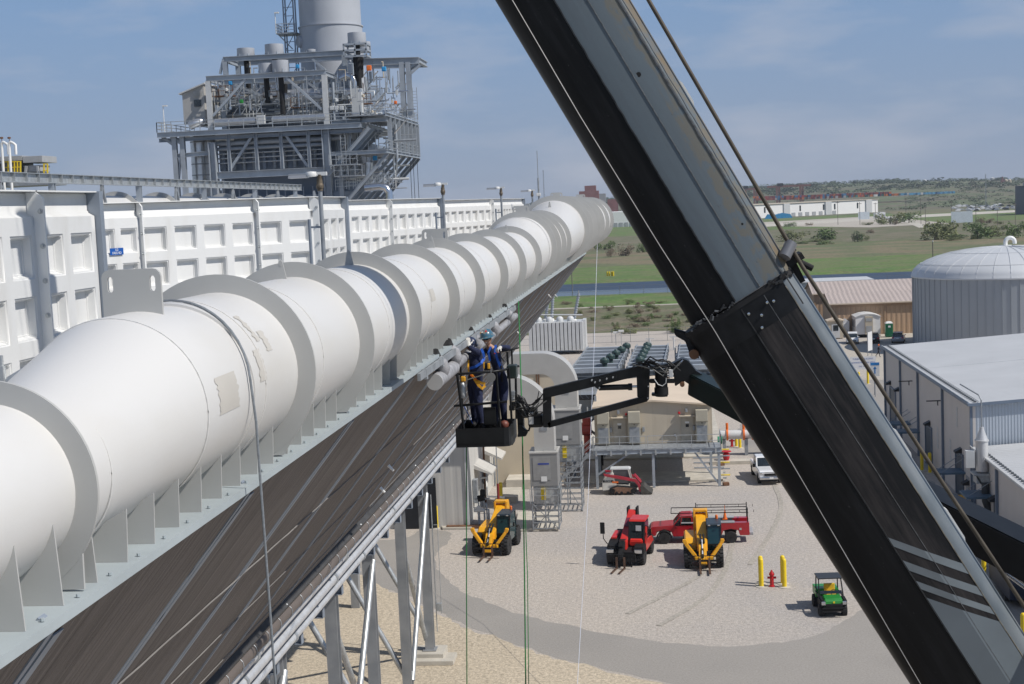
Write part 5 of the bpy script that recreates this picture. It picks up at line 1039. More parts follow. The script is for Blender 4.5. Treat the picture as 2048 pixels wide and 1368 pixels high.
mb = MB(); mb.prism([(HX0-.15, 118.2, 6.38), (-1.3, 118.2, 6.84), (HX1+.15, 118.2, 6.38), (HX1+.15, 118.2, 6.52), (-1.3, 118.2, 6.98), (HX0-.15, 118.2, 6.52)], (0, 16.6, 0)); W(t, mb, 'roof', cabr)
mb = MB(); mb.box((-1.3, 126.6, DZ-.15), (9.9, 16, .3)); W(t, mb, 'floor', steel_g)
hv = mat('hvac_beige', (.45, .415, .33), .5, 0, var=.04)
for x in (-5.45, -2.85, 2.75):
    mb = MB(); mb.box((x, 118.1, 5.6), (1.0, .75, .95), ch=.03); a_ = W(t, mb, 'wall_air_conditioner', hv)
    mb = MB(); mb.box((x, 118.2, 4.25), (1.02, .55, 1.75)); W(t, mb, 'lower_housing', hv, par=a_)
    mb = MB(); mb.box((x, 117.91, 4.1), (.84, .03, 1.3)); W(t, mb, 'grille', galv_d, par=a_); mb = MB(); mb.box((x, 117.71, 5.0), (.12, .03, .06)); W(t, mb, 'badge', blackm, par=a_)
for x in (-4.1, 1.55):
    mb = MB(); mb.box((x, 118.46, 4.35), (1.05, .06, 2.15)); d = W(t, mb, 'door', mat('door_beige', (.43, .385, .31), .5))
    mb = MB(); mb.box((x, 118.2, 5.56), (1.3, .6, .07)); W(t, mb, 'door_hood', tan_w); mb = MB(); mb.box((x, 118.42, 4.7), (.26, .03, .24)); W(t, mb, 'door_window', glass, par=d); mb = MB(); mb.box((x, 118.42, 4.98), (.34, .03, .14)); W(t, mb, 'door_sign', white, par=d)
    mb = MB(); mb.box((x-.05, 118.3, 6.0), (.2, .35, .3), ch=.04); W(t, mb, 'wall_lamp', galv_d); mb = MB(); mb.rev([(.1, 0), (.1, .14), (0, .2)], (x+.6 if x < 0 else x-.65, 118.35, 5.72), n=10); W(t, mb, 'red_beacon', hyd_red)
for x in (-4.85, -2.1, 2.1, .5): mb = MB(); mb.box((x, 118.38, 4.5 if x != .5 else 3.9), (.2, .2, .4 if x != .5 else .2), ch=.03); W(t, mb, 'junction_box', galv_d)
mb = MB(); mb.box((-1.0, 117.1, DZ-.06), (10.4, 2.6, .1)); W(t, mb, 'walkway', galv_d)
mb = MB(); mb.ibeam((-6.25, 115.85, DZ-.2), (4.25, 115.85, DZ-.2), .16, .36, .03); W(t, mb, 'edge_beam', steel_g)
mb = MB(); rail(mb, [(-6.2, 115.75, DZ), (-1.9, 115.75, DZ)], 1.1, 1.1, .026); W(t, mb, 'handrail', galv)
mb = MB(); rail(mb, [(-1.75, 115.75, DZ), (4.2, 115.75, DZ), (4.2, 118.3, DZ)], 1.1, 1.1, .026); W(t, mb, 'handrail', galv)
for k in range(9): mb = MB(); mb.box((-6+k*1.22, 115.72, DZ-.28), (.14, .1, .4)); W(t, mb, 'rail_bracket', galv)
for x, y in ((-6.0, 116), (-1.35, 116), (4.0, 116), (-6, 121), (3.5, 121), (-1.3, 124), (3.5, 130), (-6, 130)):
    mb = MB(); mb.ibeam((x, y, .02), (x, y, DZ-.3), .22, .22, .03, up=(0, 1, 0)); W(t, mb, 'column', steel_g)
mb = MB(); mb.bar((2.0, 116, DZ-.3), (3.95, 116, .2), .14, .14); W(t, mb, 'brace', steel_g); mb = MB(); mb.bar((-3.2, 116, DZ-.3), (-5.9, 116, 1.2), .14, .14); W(t, mb, 'brace', steel_g)
for k in range(5): mb = MB(); mb.box((3.4-.0*k, 119+k*2.4, .1), (2.6, .1, .1)); W(t, mb, 'floor_strut', steel_g)
mb = MB()
for k in range(9):
    s = k/9; mb.box((-6.4-3.4*s, 116.4, DZ-.05-2.95*s), (.3, 1.0, .04))
    mb.bar((-6.4-3.4*s, 115.9, DZ-.05-2.95*s), (-6.4-3.4*s, 116.9, DZ-.05-2.95*s), .06, .06)
for y in (115.88, 116.92): mb.bar((-6.3, y, DZ-.1), (-9.9, y, .15), .05, .26)
W(t, mb, 'stair_flight', galv_d)
for y in (115.85, 116.95):
    mb = MB()
    for h_ in (1.0, .55): mb.bar((-6.2, y, DZ+h_), (-9.9, y, .15+h_), .04, .04)
    for k in range(5): s = k/4; mb.bar((-6.3-3.5*s, y, DZ-.1-3.0*s), (-6.3-3.5*s, y, DZ+1.0-3.05*s), .04, .04)
    W(t, mb, 'stair_rail', galv)
for k in range(5): mb = MB(); mb.box((4.5+.02*k, 116.5+k*.0+.35*k, DZ-.3-.6*k), (.75, .3, .06)); W(t, mb, 'side_tread', galv_d if k % 2 else yellow)
# piping right of the cabin
t = thing('pipe_skid', 'grey pipe with orange flanges and red valve right of the raised beige cabin', 'pipework', (5.5, 128, 0))
a = onZ(1425, 862, 1.6)
mb = MB(); mb.tube([(4.6, 130, 1.9), (10.5, 130.3, 1.9)], .42, 14); W(t, mb, 'main_pipe', lgrey, 50)
for x in (5.3, 6.8, 7.6): mb = MB(); mb.tube([(x-.08, 130, 1.9), (x+.08, 130, 1.9)], .52, 14); mb.tube([(x, 130, 2.4), (x, 130, 3.0)], .12, 8); W(t, mb, 'flange', orange, 50)
mb = MB(); mb.tube([(4.4, 129.6, 1.5), (4.8, 129.6, 1.5)], .35, 12); W(t, mb, 'pipe_cap', mat('cap_green', (.03, .22, .12), .5), 50)
mb = MB(); mb.rev([(.2, .3), (.3, .5), (.3, .9), (.12, 1.0), (.45, 1.05), (.45, 1.12), (.1, 1.15)], (5.0, 126, 0), n=12); W(t, mb, 'red_valve', hyd_red, 50)
for x in (5, 7, 9): mb = MB(); mb.box((x, 130, .75), (.3, .5, 1.5)); W(t, mb, 'support', galv_d)
mb = MB(); mb.box((6.2, 126, .15), (5, 1.2, .3)); W(t, mb, 'plinth', conc)
t = thing('red_pump', 'red pump set with blue-grey frame left of the raised beige cabin', 'pump', (-6.9, 121, 0)); mb = MB(); mb.tube([(-7.4, 121, 4.2), (-6.6, 121, 4.2)], .5, 14); mb.box((-7, 121, 4.9), (.7, .7, .6), ch=.06); mb.tube([(-7, 121, 3.7), (-7, 121, 2.0)], .3, 10); W(t, mb, 'pump_body', mat('pump_red', (.30, .04, .03), .5), 40)
mb = MB(); mb.bar((-8.2, 121.5, 5.2), (-6.2, 121.5, 3.6), .2, .2); mb.bar((-8.2, 121.5, 3.6), (-6.2, 121.5, 5.2), .2, .2); mb.bar((-8.2, 121.5, 0), (-8.2, 121.5, 7), .2, .2); mb.bar((-6.2, 121.5, 0), (-6.2, 121.5, 7), .2, .2); W(t, mb, 'frame', steel_b)
t = thing('cable_grid', 'dark lattice rack showing tan ground through it, under the jib', 'rack', (-8.2, 124, 0))
mb = MB()
for k in range(6): mb.bar((-8.4+k*.5, 124, 6.4), (-8.8+k*.5, 126.5, 6.4), .1, .1); mb.bar((-8.6, 124+k*.5, 6.4), (-6, 124+k*.5, 6.4), .1, .1)
for x in (-8.4, -6.0): mb.bar((x, 124, 0), (x, 124, 6.4), .14, .14); mb.bar((x, 126.5, 0), (x, 126.5, 6.4), .14, .14)
W(t, mb, 'rack_frame', blackm)
# ------------------------------------------------------------------ transformer
t = thing('transformer', 'large pale grey power transformer with fin radiators and tilted bushings', 'transformer', (-17, 224, 0))
mb = MB(); mb.box((-17, 226, 2.8), (8.0, 4, 4.6), ch=.08); W(t, mb, 'tank', lgrey)
for k in range(14): mb = MB(); mb.box((-21.2+k*.62, 223.3, 2.9), (.50, 1.6, 4.5), ch=.03); W(t, mb, 'radiator', lgrey)
mb = MB(); mb.box((-12.75, 225.4, 2.9), (.5, 3.6, 4.8)); W(t, mb, 'end_panel', lgrey)
for k, (x0, z0, x1, z1) in enumerate(((-19.0, 5.4, -18.3, 9.2), (-18.0, 5.4, -17.6, 9.6), (-14.4, 5.2, -13.5, 9.4))):
    mb = MB(); a, b = Vector((x0, 226, z0)), Vector((x1, 226, z1)); mb.tube([a, b], .2, 10); bu = W(t, mb, 'bushing', mat('porcelain_grey', (.36, .39, .43), .3), 50)
    mb = MB()
    for q in range(10): c = a.lerp(b, (q+1)/11); mb.tube([c, c+(b-a).normalized()*.12], .30, 10)
    W(t, mb, 'sheds', MATS['porcelain_grey'], 50, par=bu); mb = MB(); mb.rev([(.4, -.6), (.42, 0), (.3, .1)], a, n=12); W(t, mb, 'turret', white, 50, par=bu); mb = MB(); mb.tube([b, b+Vector((0, 0, .5))], .06, 6); W(t, mb, 'terminal', chrome, par=bu)
for k in range(4): mb = MB(); mb.rev([(.55, 0), (.55, .5), (.3, .75), (0, .8)], (-20+k*1.7, 224.6, 5.15), n=14); W(t, mb, 'top_dome', lgrey, 50)
mb = MB(); mb.tube([(-21, 225, 6.3), (-13, 225, 6.0)], .1, 8); W(t, mb, 'oil_pipe', lgrey)
# ------------------------------------------------------------------ cooler banks and insulators
for bi, (x0, x1, lab) in enumerate(((-11.2, -5.4, 'left bank of stepped grey cooler bars in the switchyard'), (-4.7, -.2, 'middle bank of stepped grey cooler bars in the switchyard'), (1.0, 6.0, 'right bank of stepped grey cooler bars half behind the crane boom'))):
    t = thing('cooler_bank', lab, 'cooler', (x0, 164, 0), group='cooler banks'); 
    for k in range(7):
        y = 165+k*3.9; mb = MB(); mb.box(((x0+x1)/2+.1*k, y, 4.15), (x1-x0, .9, .55)); W(t, mb, 'cooler_bar', steel_g); mb = MB(); mb.box(((x0+x1)/2+.1*k, y+.9, 3.6), (x1-x0, .7, .4)); W(t, mb, 'cooler_tray', galv_d)
    for x in (x0+.2, x1-.2):
        for y in (165, 177, 189): mb = MB(); mb.bar((x, y, 0), (x, y, 4), .18, .18); W(t, mb, 'leg', galv)
        mb = MB(); mb.bar((x, 164.5, 4.5), (x+.7, 189.5, 4.5), .1, .2); W(t, mb, 'side_rail', galv)
    mb = MB(); mb.box(((x0+x1)/2, 177, 1.6), (x1-x0-.3, 25, 3.2)); W(t, mb, 'cooler_body', mat('cooler_dark', (.075, .085, .095), .5, .1))
    if bi < 2:
        for q in range(5):
            c = Vector((x1-1.9+.55*q if bi == 0 else x0+1.6+.18*q, 168+q*4.2, 4.4)); mb = MB(); mb.rev([(.3, -.4), (.3, .1), (.38, .15), (.55, .25), (.56, .6), (.4, .78), (.25, .8), (.2, .9), (0, .92)], c, n=16); W(t, mb, 'green_insulator', mat('insulator_green', (.035, .065, .06), .35), 40)
t = thing('breaker_platform', 'grey railed steel platform in front of the switchyard coolers', 'platform', (-5, 150, 0))
mb = MB(); mb.box((-4.0, 156, 2.6), (14, 5, .2)); W(t, mb, 'deck', galv_d); mb = MB(); mb.box((-5.0, 158.5, 1.8), (10, 2.2, 3.4), ch=.05); W(t, mb, 'cabinet', grey_p)
mb = MB(); mb.box((1.5, 152, 1.6), (2.5, 2.5, 3.2), ch=.05); W(t, mb, 'cabinet', grey_p)
mb = MB(); rail(mb, [(-11, 153.5, 2.7), (3, 153.5, 2.7)], 1.1, 1.5, .035); W(t, mb, 'handrail', galv)
for x in (-10.5, -7, -3.5, 0, 3): mb = MB(); mb.ibeam((x, 154, 0), (x, 154, 2.5), .25, .25, .03, up=(0, 1, 0)); W(t, mb, 'column', steel_g)
for k in range(14):
    rr = random.Random(40+k); x = -10.6+k*.95; mb = MB(); mb.tube([(x, 152.8+rr.uniform(0, 1), 0), (x, 152.8, rr.uniform(1.5, 3.6))], rr.uniform(.05, .12), 8); W(t, mb, 'pipe', rr.choice((galv, lgrey, steel_g)))
mb = MB(); mb.box((-4, 160, .08), (18, 62, .16)); o = mb.build('switchyard_slab', conc); o['kind'] = 'structure'
for k, (px, py, top) in enumerate(((1300, 700, 676), (1348, 700, 672), (1362, 740, 690))):
    p = onZ(px, py); z = onY(px, top, p.y).z; t = thing('switch_post', ['plain steel switchyard post right of the middle cooler bank', 'taller switchyard post near the slim conifer', 'pale switchyard post close to the crane boom'][k], 'post', p); mb = MB(); mb.tube([(0, 0, 0), (0, 0, z)], .11, 8); mb.build('post', lgrey, t); mb = MB(); mb.bar((-.7, 0, z*.95), (.7, 0, z*.95), .1, .1); mb.bar((-.5, 0, z*.95), (.4, 0, z*.6), .08, .08); mb.build('crossarm', lgrey, t)
# ================================================================== VEHICLES (local: nose towards -Y, x to the right seen from the front)
def wheel(t, x, y, r, w_, rim=chrome, knob=False, inner=.55):
    mb = MB(); mb.rev([(r*inner, -w_/2), (r*.93, -w_/2), (r, -w_*.32), (r, w_*.32), (r*.93, w_/2), (r*inner, w_/2)], (x, y, r), 'X', 28)
    if knob:
        for k in range(18):
            a = k*2*math.pi/18
            for s in (-1, 1): mb.box((x+s*w_*.24, y+math.cos(a+s*.1)*r*1.0, r+math.sin(a+s*.1)*r*1.0), (w_*.46, .11, .09), M=Matrix.Rotation(a+math.pi/2, 4, 'X'))
    o = mb.build('wheel', rubber, t, smooth=40)
    mb = MB(); s = 1 if x > 0 else -1
    mb.rev([(0, -w_*.40), (r*inner*.4, -w_*.42), (r*inner*1.02, -w_*.36), (r*inner*1.02, w_*.36), (r*inner*.4, w_*.42), (0, w_*.40)], (x, y, r), 'X', 20); mb.build('rim', rim, o, smooth=40)
    mb = MB(); mb.rev([(0, 0), (r*.14, 0), (r*.14, s*.05), (0, s*.05)], (x+s*w_*.42, y, r), 'X', 10); mb.build('hub', blackm, o)
    return o
def side_prism(poly, x0, x1):
    """profile in (y, z) pushed across x"""
    mb = MB(); mb.prism([(x0, y, z) for y, z in poly], (x1-x0, 0, 0)); return mb
forkm = mat('fork_steel', (.14, .085, .06), .6, .4, var=.3)
def forks(t, y, z, w_, xs, L=1.2, tilt=0.):
    mb = MB()
    for zz in (z+.12, z+.5): mb.box((0, y, zz), (w_, .08, .12))
    for x in (-w_/2+.05, w_/2-.05): mb.box((x, y, z+.3), (.06, .1, .55))
    mb.bar((-w_/2, y-.02, z+.82), (w_/2, y-.02, z+.82), .05, .05)
    for k in range(6): mb.bar((-w_*.3+k*w_*.12, y, z+.5), (-w_*.3+k*w_*.12, y, z+.82), .03, .03)
    mb.build('fork_carriage', blackm, t)
    for x in xs:
        mb = MB(); mb.box((x, y-.07, z+.3), (.13, .06, .75)); mb.prism([(x-.065, y-.05, z-.06), (x+.065, y-.05, z-.06), (x+.065+tilt, y-L, z-.05), (x-.065+tilt, y-L, z-.05)], (0, 0, .05)); mb.build('fork', forkm, t)
def telehandler(name, label, loc, rz, side=1):
    t = thing(name, label, 'telehandler', loc, rz, group='yellow telehandlers')
    for x in (-1.02, 1.02):
        for y in (-1.55, 1.35): wheel(t, x, y, .66, .46, tele_y, True)
    side_prism([(-2.1, .55), (-2.1, .8), (-1, .95), (2.0, .95), (2.3, .8), (2.3, .55), (1, .5), (-1, .5)], -.62, .62).build('chassis', blackm, t, bev=.03)
    # engine cover on the left, cab on the right
    side_prism([(-1.0, .85), (-.95, 1.35), (-.4, 1.62), (1.4, 1.72), (1.95, 1.5), (2.0, .85)], -1.18, -.42).build('engine_cover', tele_y, t, bev=.07)
    side_prism([(-1.9, .9), (-1.85, 1.30), (-1.2, 1.42), (-.9, 1.25), (-.9, .9)], -1.2, -.75).build('mudguard', blackm, t, bev=.04)
    cx0, cx1 = .28, 1.16
    side_prism([(-.95, .75), (-1.15, 1.35), (-.75, 2.52), (.75, 2.55), (.9, 1.3), (.8, .75)], cx0, cx1).build('cab_glass', mat('cab_glass', (.012, .04, .045), .08, .0, spec=.8), t, bev=.03)
    side_prism([(-.92, 2.5), (-.85, 2.62), (.75, 2.65), (.9, 2.5)], cx0-.04, cx1+.04).build('cab_roof', mat('cab_roof_grey', (.035, .05, .065), .4, .1), t, bev=.04)
    for x in (cx0, cx1):
        for a, b in (((-1.17, 1.3), (-.78, 2.55)), ((.9, 1.3), (.78, 2.55)), ((-.97, .75), (-1.17, 1.35))): mb = MB(); mb.bar((x, a[0], a[1]), (x, b[0], b[1]), .08, .08); mb.build('cab_pillar', blackm, t)
    mb = MB(); mb.bar((cx0, -1.16, 1.32), (cx1, -1.16, 1.32), .07, .07); mb.build('cab_pillar', blackm, t)
    for x in (.42, 1.02): mb = MB(); mb.box((x, -.98, 2.55), (.16, .08, .09), ch=.02); mb.build('work_lamp', chrome, t)
    mb = MB(); mb.rev([(.09, 0), (.09, .2), (.06, .26), (0, .27)], (.95, .5, 2.65), n=12); mb.build('amber_beacon', orange, t)
    mb = MB(); mb.bar((1.16, -.9, 1.7), (1.45, -1.0, 1.85), .03, .03); mb.box((1.47, -1.0, 1.95), (.12, .1, .3), ch=.03); mb.build('mirror', blackm, t)
    # boom down the middle, high at the rear, dropping at the nose
    bx = -.07
    b_ = side_prism([(2.35, 1.75), (2.45, 2.55), (1.9, 2.75), (-1.5, 1.55), (-1.75, 1.05), (-1.5, .98), (1.5, 1.85)], bx-.33, bx+.33).build('boom', tele_y, t, bev=.03)
    side_prism([(1.5, 1.6), (1.6, 2.95), (2.3, 3.0), (2.55, 2.3), (2.4, 1.4)], bx-.47, bx-.33).build('boom_tower', tele_y, t, bev=.03); side_prism([(1.5, 1.6), (1.6, 2.95), (2.3, 3.0), (2.55, 2.3), (2.4, 1.4)], bx+.33, bx+.47).build('boom_tower', tele_y, t, bev=.03)
    mb = MB(); mb.box((bx, 1.95, 2.92), (.78, .6, .16), ch=.04); mb.build('tower_cap', tele_y, t)
    side_prism([(-1.4, 1.62), (-1.9, 1.45), (-2.5, .75), (-2.6, .35), (-2.3, .35), (-2.1, .8), (-1.4, 1.0)], bx-.25, bx+.25).build('boom_nose', tele_y, t, bev=.03)
    mb = MB(); mb.box((bx, -2.22, 1.0), (.14, .3, .62), M=Matrix.Rotation(R(-40), 4, 'X')); mb.build('nose_slot', blackm, t)
    for x in (bx-.1, bx+.1): mb = MB(); mb.tube([(x, -1.0, 1.95), (x, -1.8, 1.6)], .07, 8); mb.build('hose_reel', blackm, t)
    mb = MB(); mb.tube([(bx-.02, -1.55, 1.75), (bx-.02, -2.4, 1.0)], .06, 8); mb.build('tilt_cylinder', chrome, t)
    for s in (-1, 1):
        mb = MB(); a = Vector((s*.36, -2.22, .62)); b = Vector((s*1.12, -2.0, 1.62)); mb.bar(a, b, .2, .3, up=(0, -1, 0)); mb.bar(b, b+Vector((s*.12, 0, .26)), .24, .22, up=(0, -1, 0)); mb.build('stabiliser_leg', tele_y, t, bev=.03)
        mb = MB(); mb.bar(a+Vector((0, -.1, .1)), b+Vector((-s*.1, -.12, -.1)), .08, .08); mb.build('stabiliser_ram', tele_y, t)
        mb = MB(); mb.box((s*1.2, -1.98, 1.85), (.22, .22, .1), ch=.02); mb.build('foot_plate', tele_y, t)
    mb = MB(); mb.box((0, -2.2, .68), (1.2, .4, .34), ch=.05); mb.build('front_frame', tele_y, t)
    forks(t, -2.75, .18, 1.9, (-.26, .32) if side else (-.2, .2), 1.25, -.0)
    return t
a = onZ(1408, 1133); telehandler('telehandler', 'yellow telehandler with forks lowered in front of the red utility truck', (a.x, a.y+1.55, 0), R(0))
a = onZ(990, 1108); telehandler('telehandler', 'yellow telehandler with forks lowered beside the beige building', (a.x, a.y+1.55, 0), R(-7))
# red telehandler
a = onZ(1258, 1128); t = thing('telehandler', 'red and black telehandler with rust-tipped forks left of the red truck', 'telehandler', (a.x+.1, a.y+1.6, 0), R(-9))
for x in (-1.0, 1.0):
    for y in (-1.5, 1.5): wheel(t, x, y, .6, .45, red2, True)
side_prism([(-2.3, .4), (-2.35, .95), (-1.0, 1.1), (2.2, 1.1), (2.4, .9), (2.4, .5)], -.7, .7).build('chassis', blackm, t, bev=.04)
side_prism([(-2.1, .7), (-2.05, 1.25), (-.9, 1.5), (1.6, 1.6), (2.2, 1.3), (2.2, .7)], -1.22, -.5).build('engine_cover', blackm, t, bev=.08)
side_prism([(-1.0, 1.5), (.5, 1.62), (.5, 1.75), (-1.0, 1.62)], -1.1, -.75).build('red_cover_strip', red2, t, bev=.02)
side_prism([(-2.2, .75), (-2.1, 1.2), (-1.2, 1.35), (-1.0, .75)], .55, 1.25).build('front_fender', blackm, t, bev=.06)
side_prism([(-1.15, 1.0), (-1.2, 1.5), (-.7, 2.65), (.8, 2.68), (.95, 1.5), (.9, 1.0)], .12, 1.1).build('cab_glass', glass, t, bev=.03)
side_prism([(-.75, 2.6), (-.65, 2.74), (.8, 2.76), (.95, 2.6)], .06, 1.16).build('cab_roof', red2, t, bev=.04)
side_prism([(-1.35, 1.15), (-1.38, 1.5), (-1.1, 1.62), (-1.0, 1.15)], .2, 1.05).build('cab_front_panel', mat('bright_red', (.66, .03, .02), .35, coat=.3), t, bev=.05)
for x in (.12, 1.1): mb = MB(); mb.bar((x, -1.22, 1.5), (x, -.72, 2.62), .08, .08); mb.build('cab_pillar', blackm, t)
side_prism([(-1.2, .75), (-1.0, 1.8), (-.7, 2.3), (-.5, 2.3), (-.6, 1.4), (1.2, 1.3), (1.9, .8)], 1.14, 1.24).build('red_side_panel', red2, t, bev=.02)
mb = MB(); mb.box((.75, -1.02, 2.25), (.35, .03, .35)); mb.build('roof_screen', lgrey, t)
side_prism([(2.3, 1.6), (2.4, 2.75), (1.9, 2.85), (-1.7, 1.5), (-1.9, 1.0), (-1.6, .95), (1.5, 1.7)], -.42, .08).build('boom', red2, t, bev=.03)
side_prism([(1.7, 1.6), (1.8, 3.0), (2.5, 3.0), (2.6, 1.6)], -.52, -.42).build('boom_tower', blackm, t); side_prism([(1.7, 1.6), (1.8, 3.0), (2.5, 3.0), (2.6, 1.6)], .08, .18).build('boom_tower', blackm, t)
side_prism([(-.1, 2.14), (.9, 2.5), (.9, 2.515), (-.1, 2.155)], -.4, .06).build('maroon_band', mat('maroon', (.16, .02, .04), .5), t)
side_prism([(-1.6, 1.55), (-2.1, 1.4), (-2.7, .7), (-2.75, .2), (-2.4, .2), (-2.2, .8), (-1.6, 1.0)], -.38, -.02).build('boom_nose', blackm, t, bev=.03)
for k in range(5): mb = MB(); mb.tube([(-.36+k*.08, -1.5, 1.62), (-.36+k*.08, -1.9, 1.66), (-.34+k*.07, -2.3, 1.3)], .03, 6); mb.build('hose', blackm, t)
mb = MB(); mb.tube([(-1.1, -1.9, 1.3), (-1.35, -2.2, 1.8), (-1.4, -2.2, 2.7)], .03, 6); mb.box((-1.4, -2.2, 2.5), (.3, .1, .75), ch=.04); mb.build('mirror', blackm, t)
mb = MB(); mb.tube([(1.1, -.8, 2.4), (1.45, -1.0, 2.35), (1.5, -1.0, 2.2)], .025, 6); mb.box((1.5, -1.0, 2.0), (.2, .1, .45), ch=.04); mb.build('mirror', blackm, t)
for s, x in ((-1, -.95), (1, .9)): mb = MB(); mb.box((x, -2.22, 1.0), (.5, .12, .25), ch=.04); mb.build('headlight', chrome, t)
mb = MB(); mb.box((-.2, -2.3, .55), (1.9, .15, .5), ch=.03); mb.build('front_plate', blackm, t)
forks(t, -2.95, .12, 1.25, (-.38, .12), 1.35, -.1)
# red utility truck, nose to the left (built nose -Y, then turned)
a = onZ(1330, 1087); b = onZ(1463, 1087.5)
t = thing('utility_truck', 'red utility truck with ladder rack and service body behind the telehandlers', 'truck', ((a.x+b.x)/2, (a.y+b.y)/2+.95, 0), R(-91.0))
wb = (b-a).length/2
for x in (-.86, .86):
    for y, n in ((-wb, 1), (wb, 2)): wheel(t, x, y, .41, .27 if n == 1 else .34, lgrey, False, .62)
side_prism([(-wb-1.0, .55), (-wb-1.02, 1.0), (-wb-.85, 1.18), (-wb+.55, 1.28), (-wb+.75, 1.22), (-wb+2.05, 1.2), (-wb+2.05, .5), (-wb+.6, .5), (-wb+.48, .85), (-wb, 1.0), (-wb-.48, .85), (-wb-.58, .55)], -.93, .93).build('cab_body', red, t, bev=.05)
gp = [(-wb+.62, 1.24), (-wb+1.12, 1.82), (-wb+1.85, 1.86), (-wb+2.0, 1.24)]
side_prism(gp, -.84, .84).build('cab_windows', glass, t, bev=.02)
side_prism([(-wb+1.05, 1.78), (-wb+1.15, 1.89), (-wb+1.85, 1.91), (-wb+2.03, 1.80), (-wb+2.05, 1.2), (-wb+1.86, 1.2), (-wb+1.82, 1.78)], -.86, .86).build('cab_roof', red, t, bev=.03)
for s in (-1, 1):
    mb = MB(); mb.bar((s*.85, -wb+.62, 1.24), (s*.83, -wb+1.12, 1.84), .06, .07); mb.bar((s*.86, -wb+1.12, 1.24), (s*.85, -wb+1.22, 1.84), .05, .05); mb.build('window_pillar', red, t)
    mb = MB(); mb.box((s*.94, -wb+1.42, .92), (.02, 1.05, .72)); d = mb.build('door', red, t); mb = MB(); mb.box((s*.96, -wb+1.8, 1.05), (.03, .16, .05)); mb.build('handle', blackm, d)
    mb = MB(); mb.box((s*1.02, -wb+.95, 1.4), (.16, .1, .26), ch=.03); mb.build('mirror', blackm, t)
    mb = MB(); mb.box((s*.72, -wb-.98, .95), (.3, .1, .22), ch=.03); mb.build('headlight', chrome, t); mb = MB(); mb.box((s*.9, -wb-.92, .93), (.08, .14, .2), ch=.02); mb.build('turn_signal', orange, t)
    mb = MB(); mb.tube([(s*.94, -wb+.5*math.cos(q), .41+.5*math.sin(q)) for q in [i*math.pi/10 for i in range(11)]], .06, 6); mb.build('wheel_arch', blackm, t)
mb = MB(); mb.box((0, -wb-1.08, .55), (1.86, .22, .36), ch=.05); mb.build('bumper', grey_p, t); mb = MB(); mb.box((0, -wb-1.02, .92), (1.1, .06, .22)); mb.build('grille', blackm, t)
side_prism([(-wb+2.15, .6), (-wb+2.15, 1.42), (wb+1.25, 1.42), (wb+1.25, .55), (wb+.6, .55), (wb+.5, .9), (wb, 1.0), (wb-.5, .9), (wb-.62, .6)], .5, 1.0).build('service_body', red, t, bev=.02)
side_prism([(-wb+2.15, .6), (-wb+2.15, 1.42), (wb+1.25, 1.42), (wb+1.25, .55), (wb+.6, .55), (wb+.5, .9), (wb, 1.0), (wb-.5, .9), (wb-.62, .6)], -1.0, -.5).build('service_body', red, t, bev=.02)
mb = MB(); mb.box((0, .72, .85), (1.0, 2*wb-.6, .2)); mb.box((0, .75, 1.3), (1.0, 2*wb-1.2, .2)); mb.build('truck_bed', blackm, t)
for s in (-1, 1): mb = MB(); mb.box((s*.75, .72, 1.45), (.52, 2*wb-.9, .05)); mb.build('body_lid', grey_p, t)
for y, z in ((-.15, .95), (wb+.65, 1.0), (1.0, 1.25)): mb = MB(); mb.box((1.005, y, z), (.02, .14, .14)); mb.box((-1.005, y, z), (.02, .14, .14)); mb.build('latch', chrome, t)
mb = MB(); mb.box((.35, -.2, 1.62), (.5, 1.5, .28), ch=.03); mb.build('tool_box', alu, t)
mb = MB()
for s in (-1, 1):
    mb.bar((s*.9, -wb+.5, 2.12), (s*.9, wb+1.2, 2.12), .05, .05); mb.bar((s*.9, -wb+2.2, 2.3), (s*.9, wb+1.2, 2.3), .04, .04)
    for y in (-wb+2.2, wb+1.15): mb.bar((s*.9, y, 1.42), (s*.9, y, 2.45), .06, .06)
    for k in range(5): y = -wb+2.3+k*.95; mb.bar((s*.9, y, 2.12), (s*.9, y, 2.3), .03, .03)
for y in (-wb+.5, -wb+2.2, wb+1.15): mb.bar((-.9, y, 2.12), (.9, y, 2.12), .05, .05)
mb.build('ladder_rack', blackm, t)
mb = MB(); mb.box((0, wb+1.38, .62), (1.7, .26, .2), ch=.03); mb.build('rear_bumper', grey_p, t)
c0 = thing('traffic_cone', 'orange traffic cone standing on the bed of the red truck', 'cone', Vector(t.location)+Vector((1.9, -.2, 1.49))); mb = MB(); mb.box((0, 0, .02), (.34, .34, .04)); mb.rev([(.14, .04), (.05, .55), (.02, .62), (0, .62)], n=14); mb.build('cone_body', orange, c0, smooth=50); mb = MB(); mb.tube([(0, 0, .6), (0, 0, .95)], .02, 6); mb.build('flag_stick', orange, c0)
h0 = MB(); 
for k in range(3): h0.tube(arc((Vector(t.location)+Vector((.1+.2*k, -.1, 1.75)))[:], .25, 0, 6.28, 16, (1, 0, 0), (0, .3, 1)), .03, 6, cap=False)
tag(h0.build('hose_coil', blackm), 'black hose coil lying on top of the red truck body', 'hose')
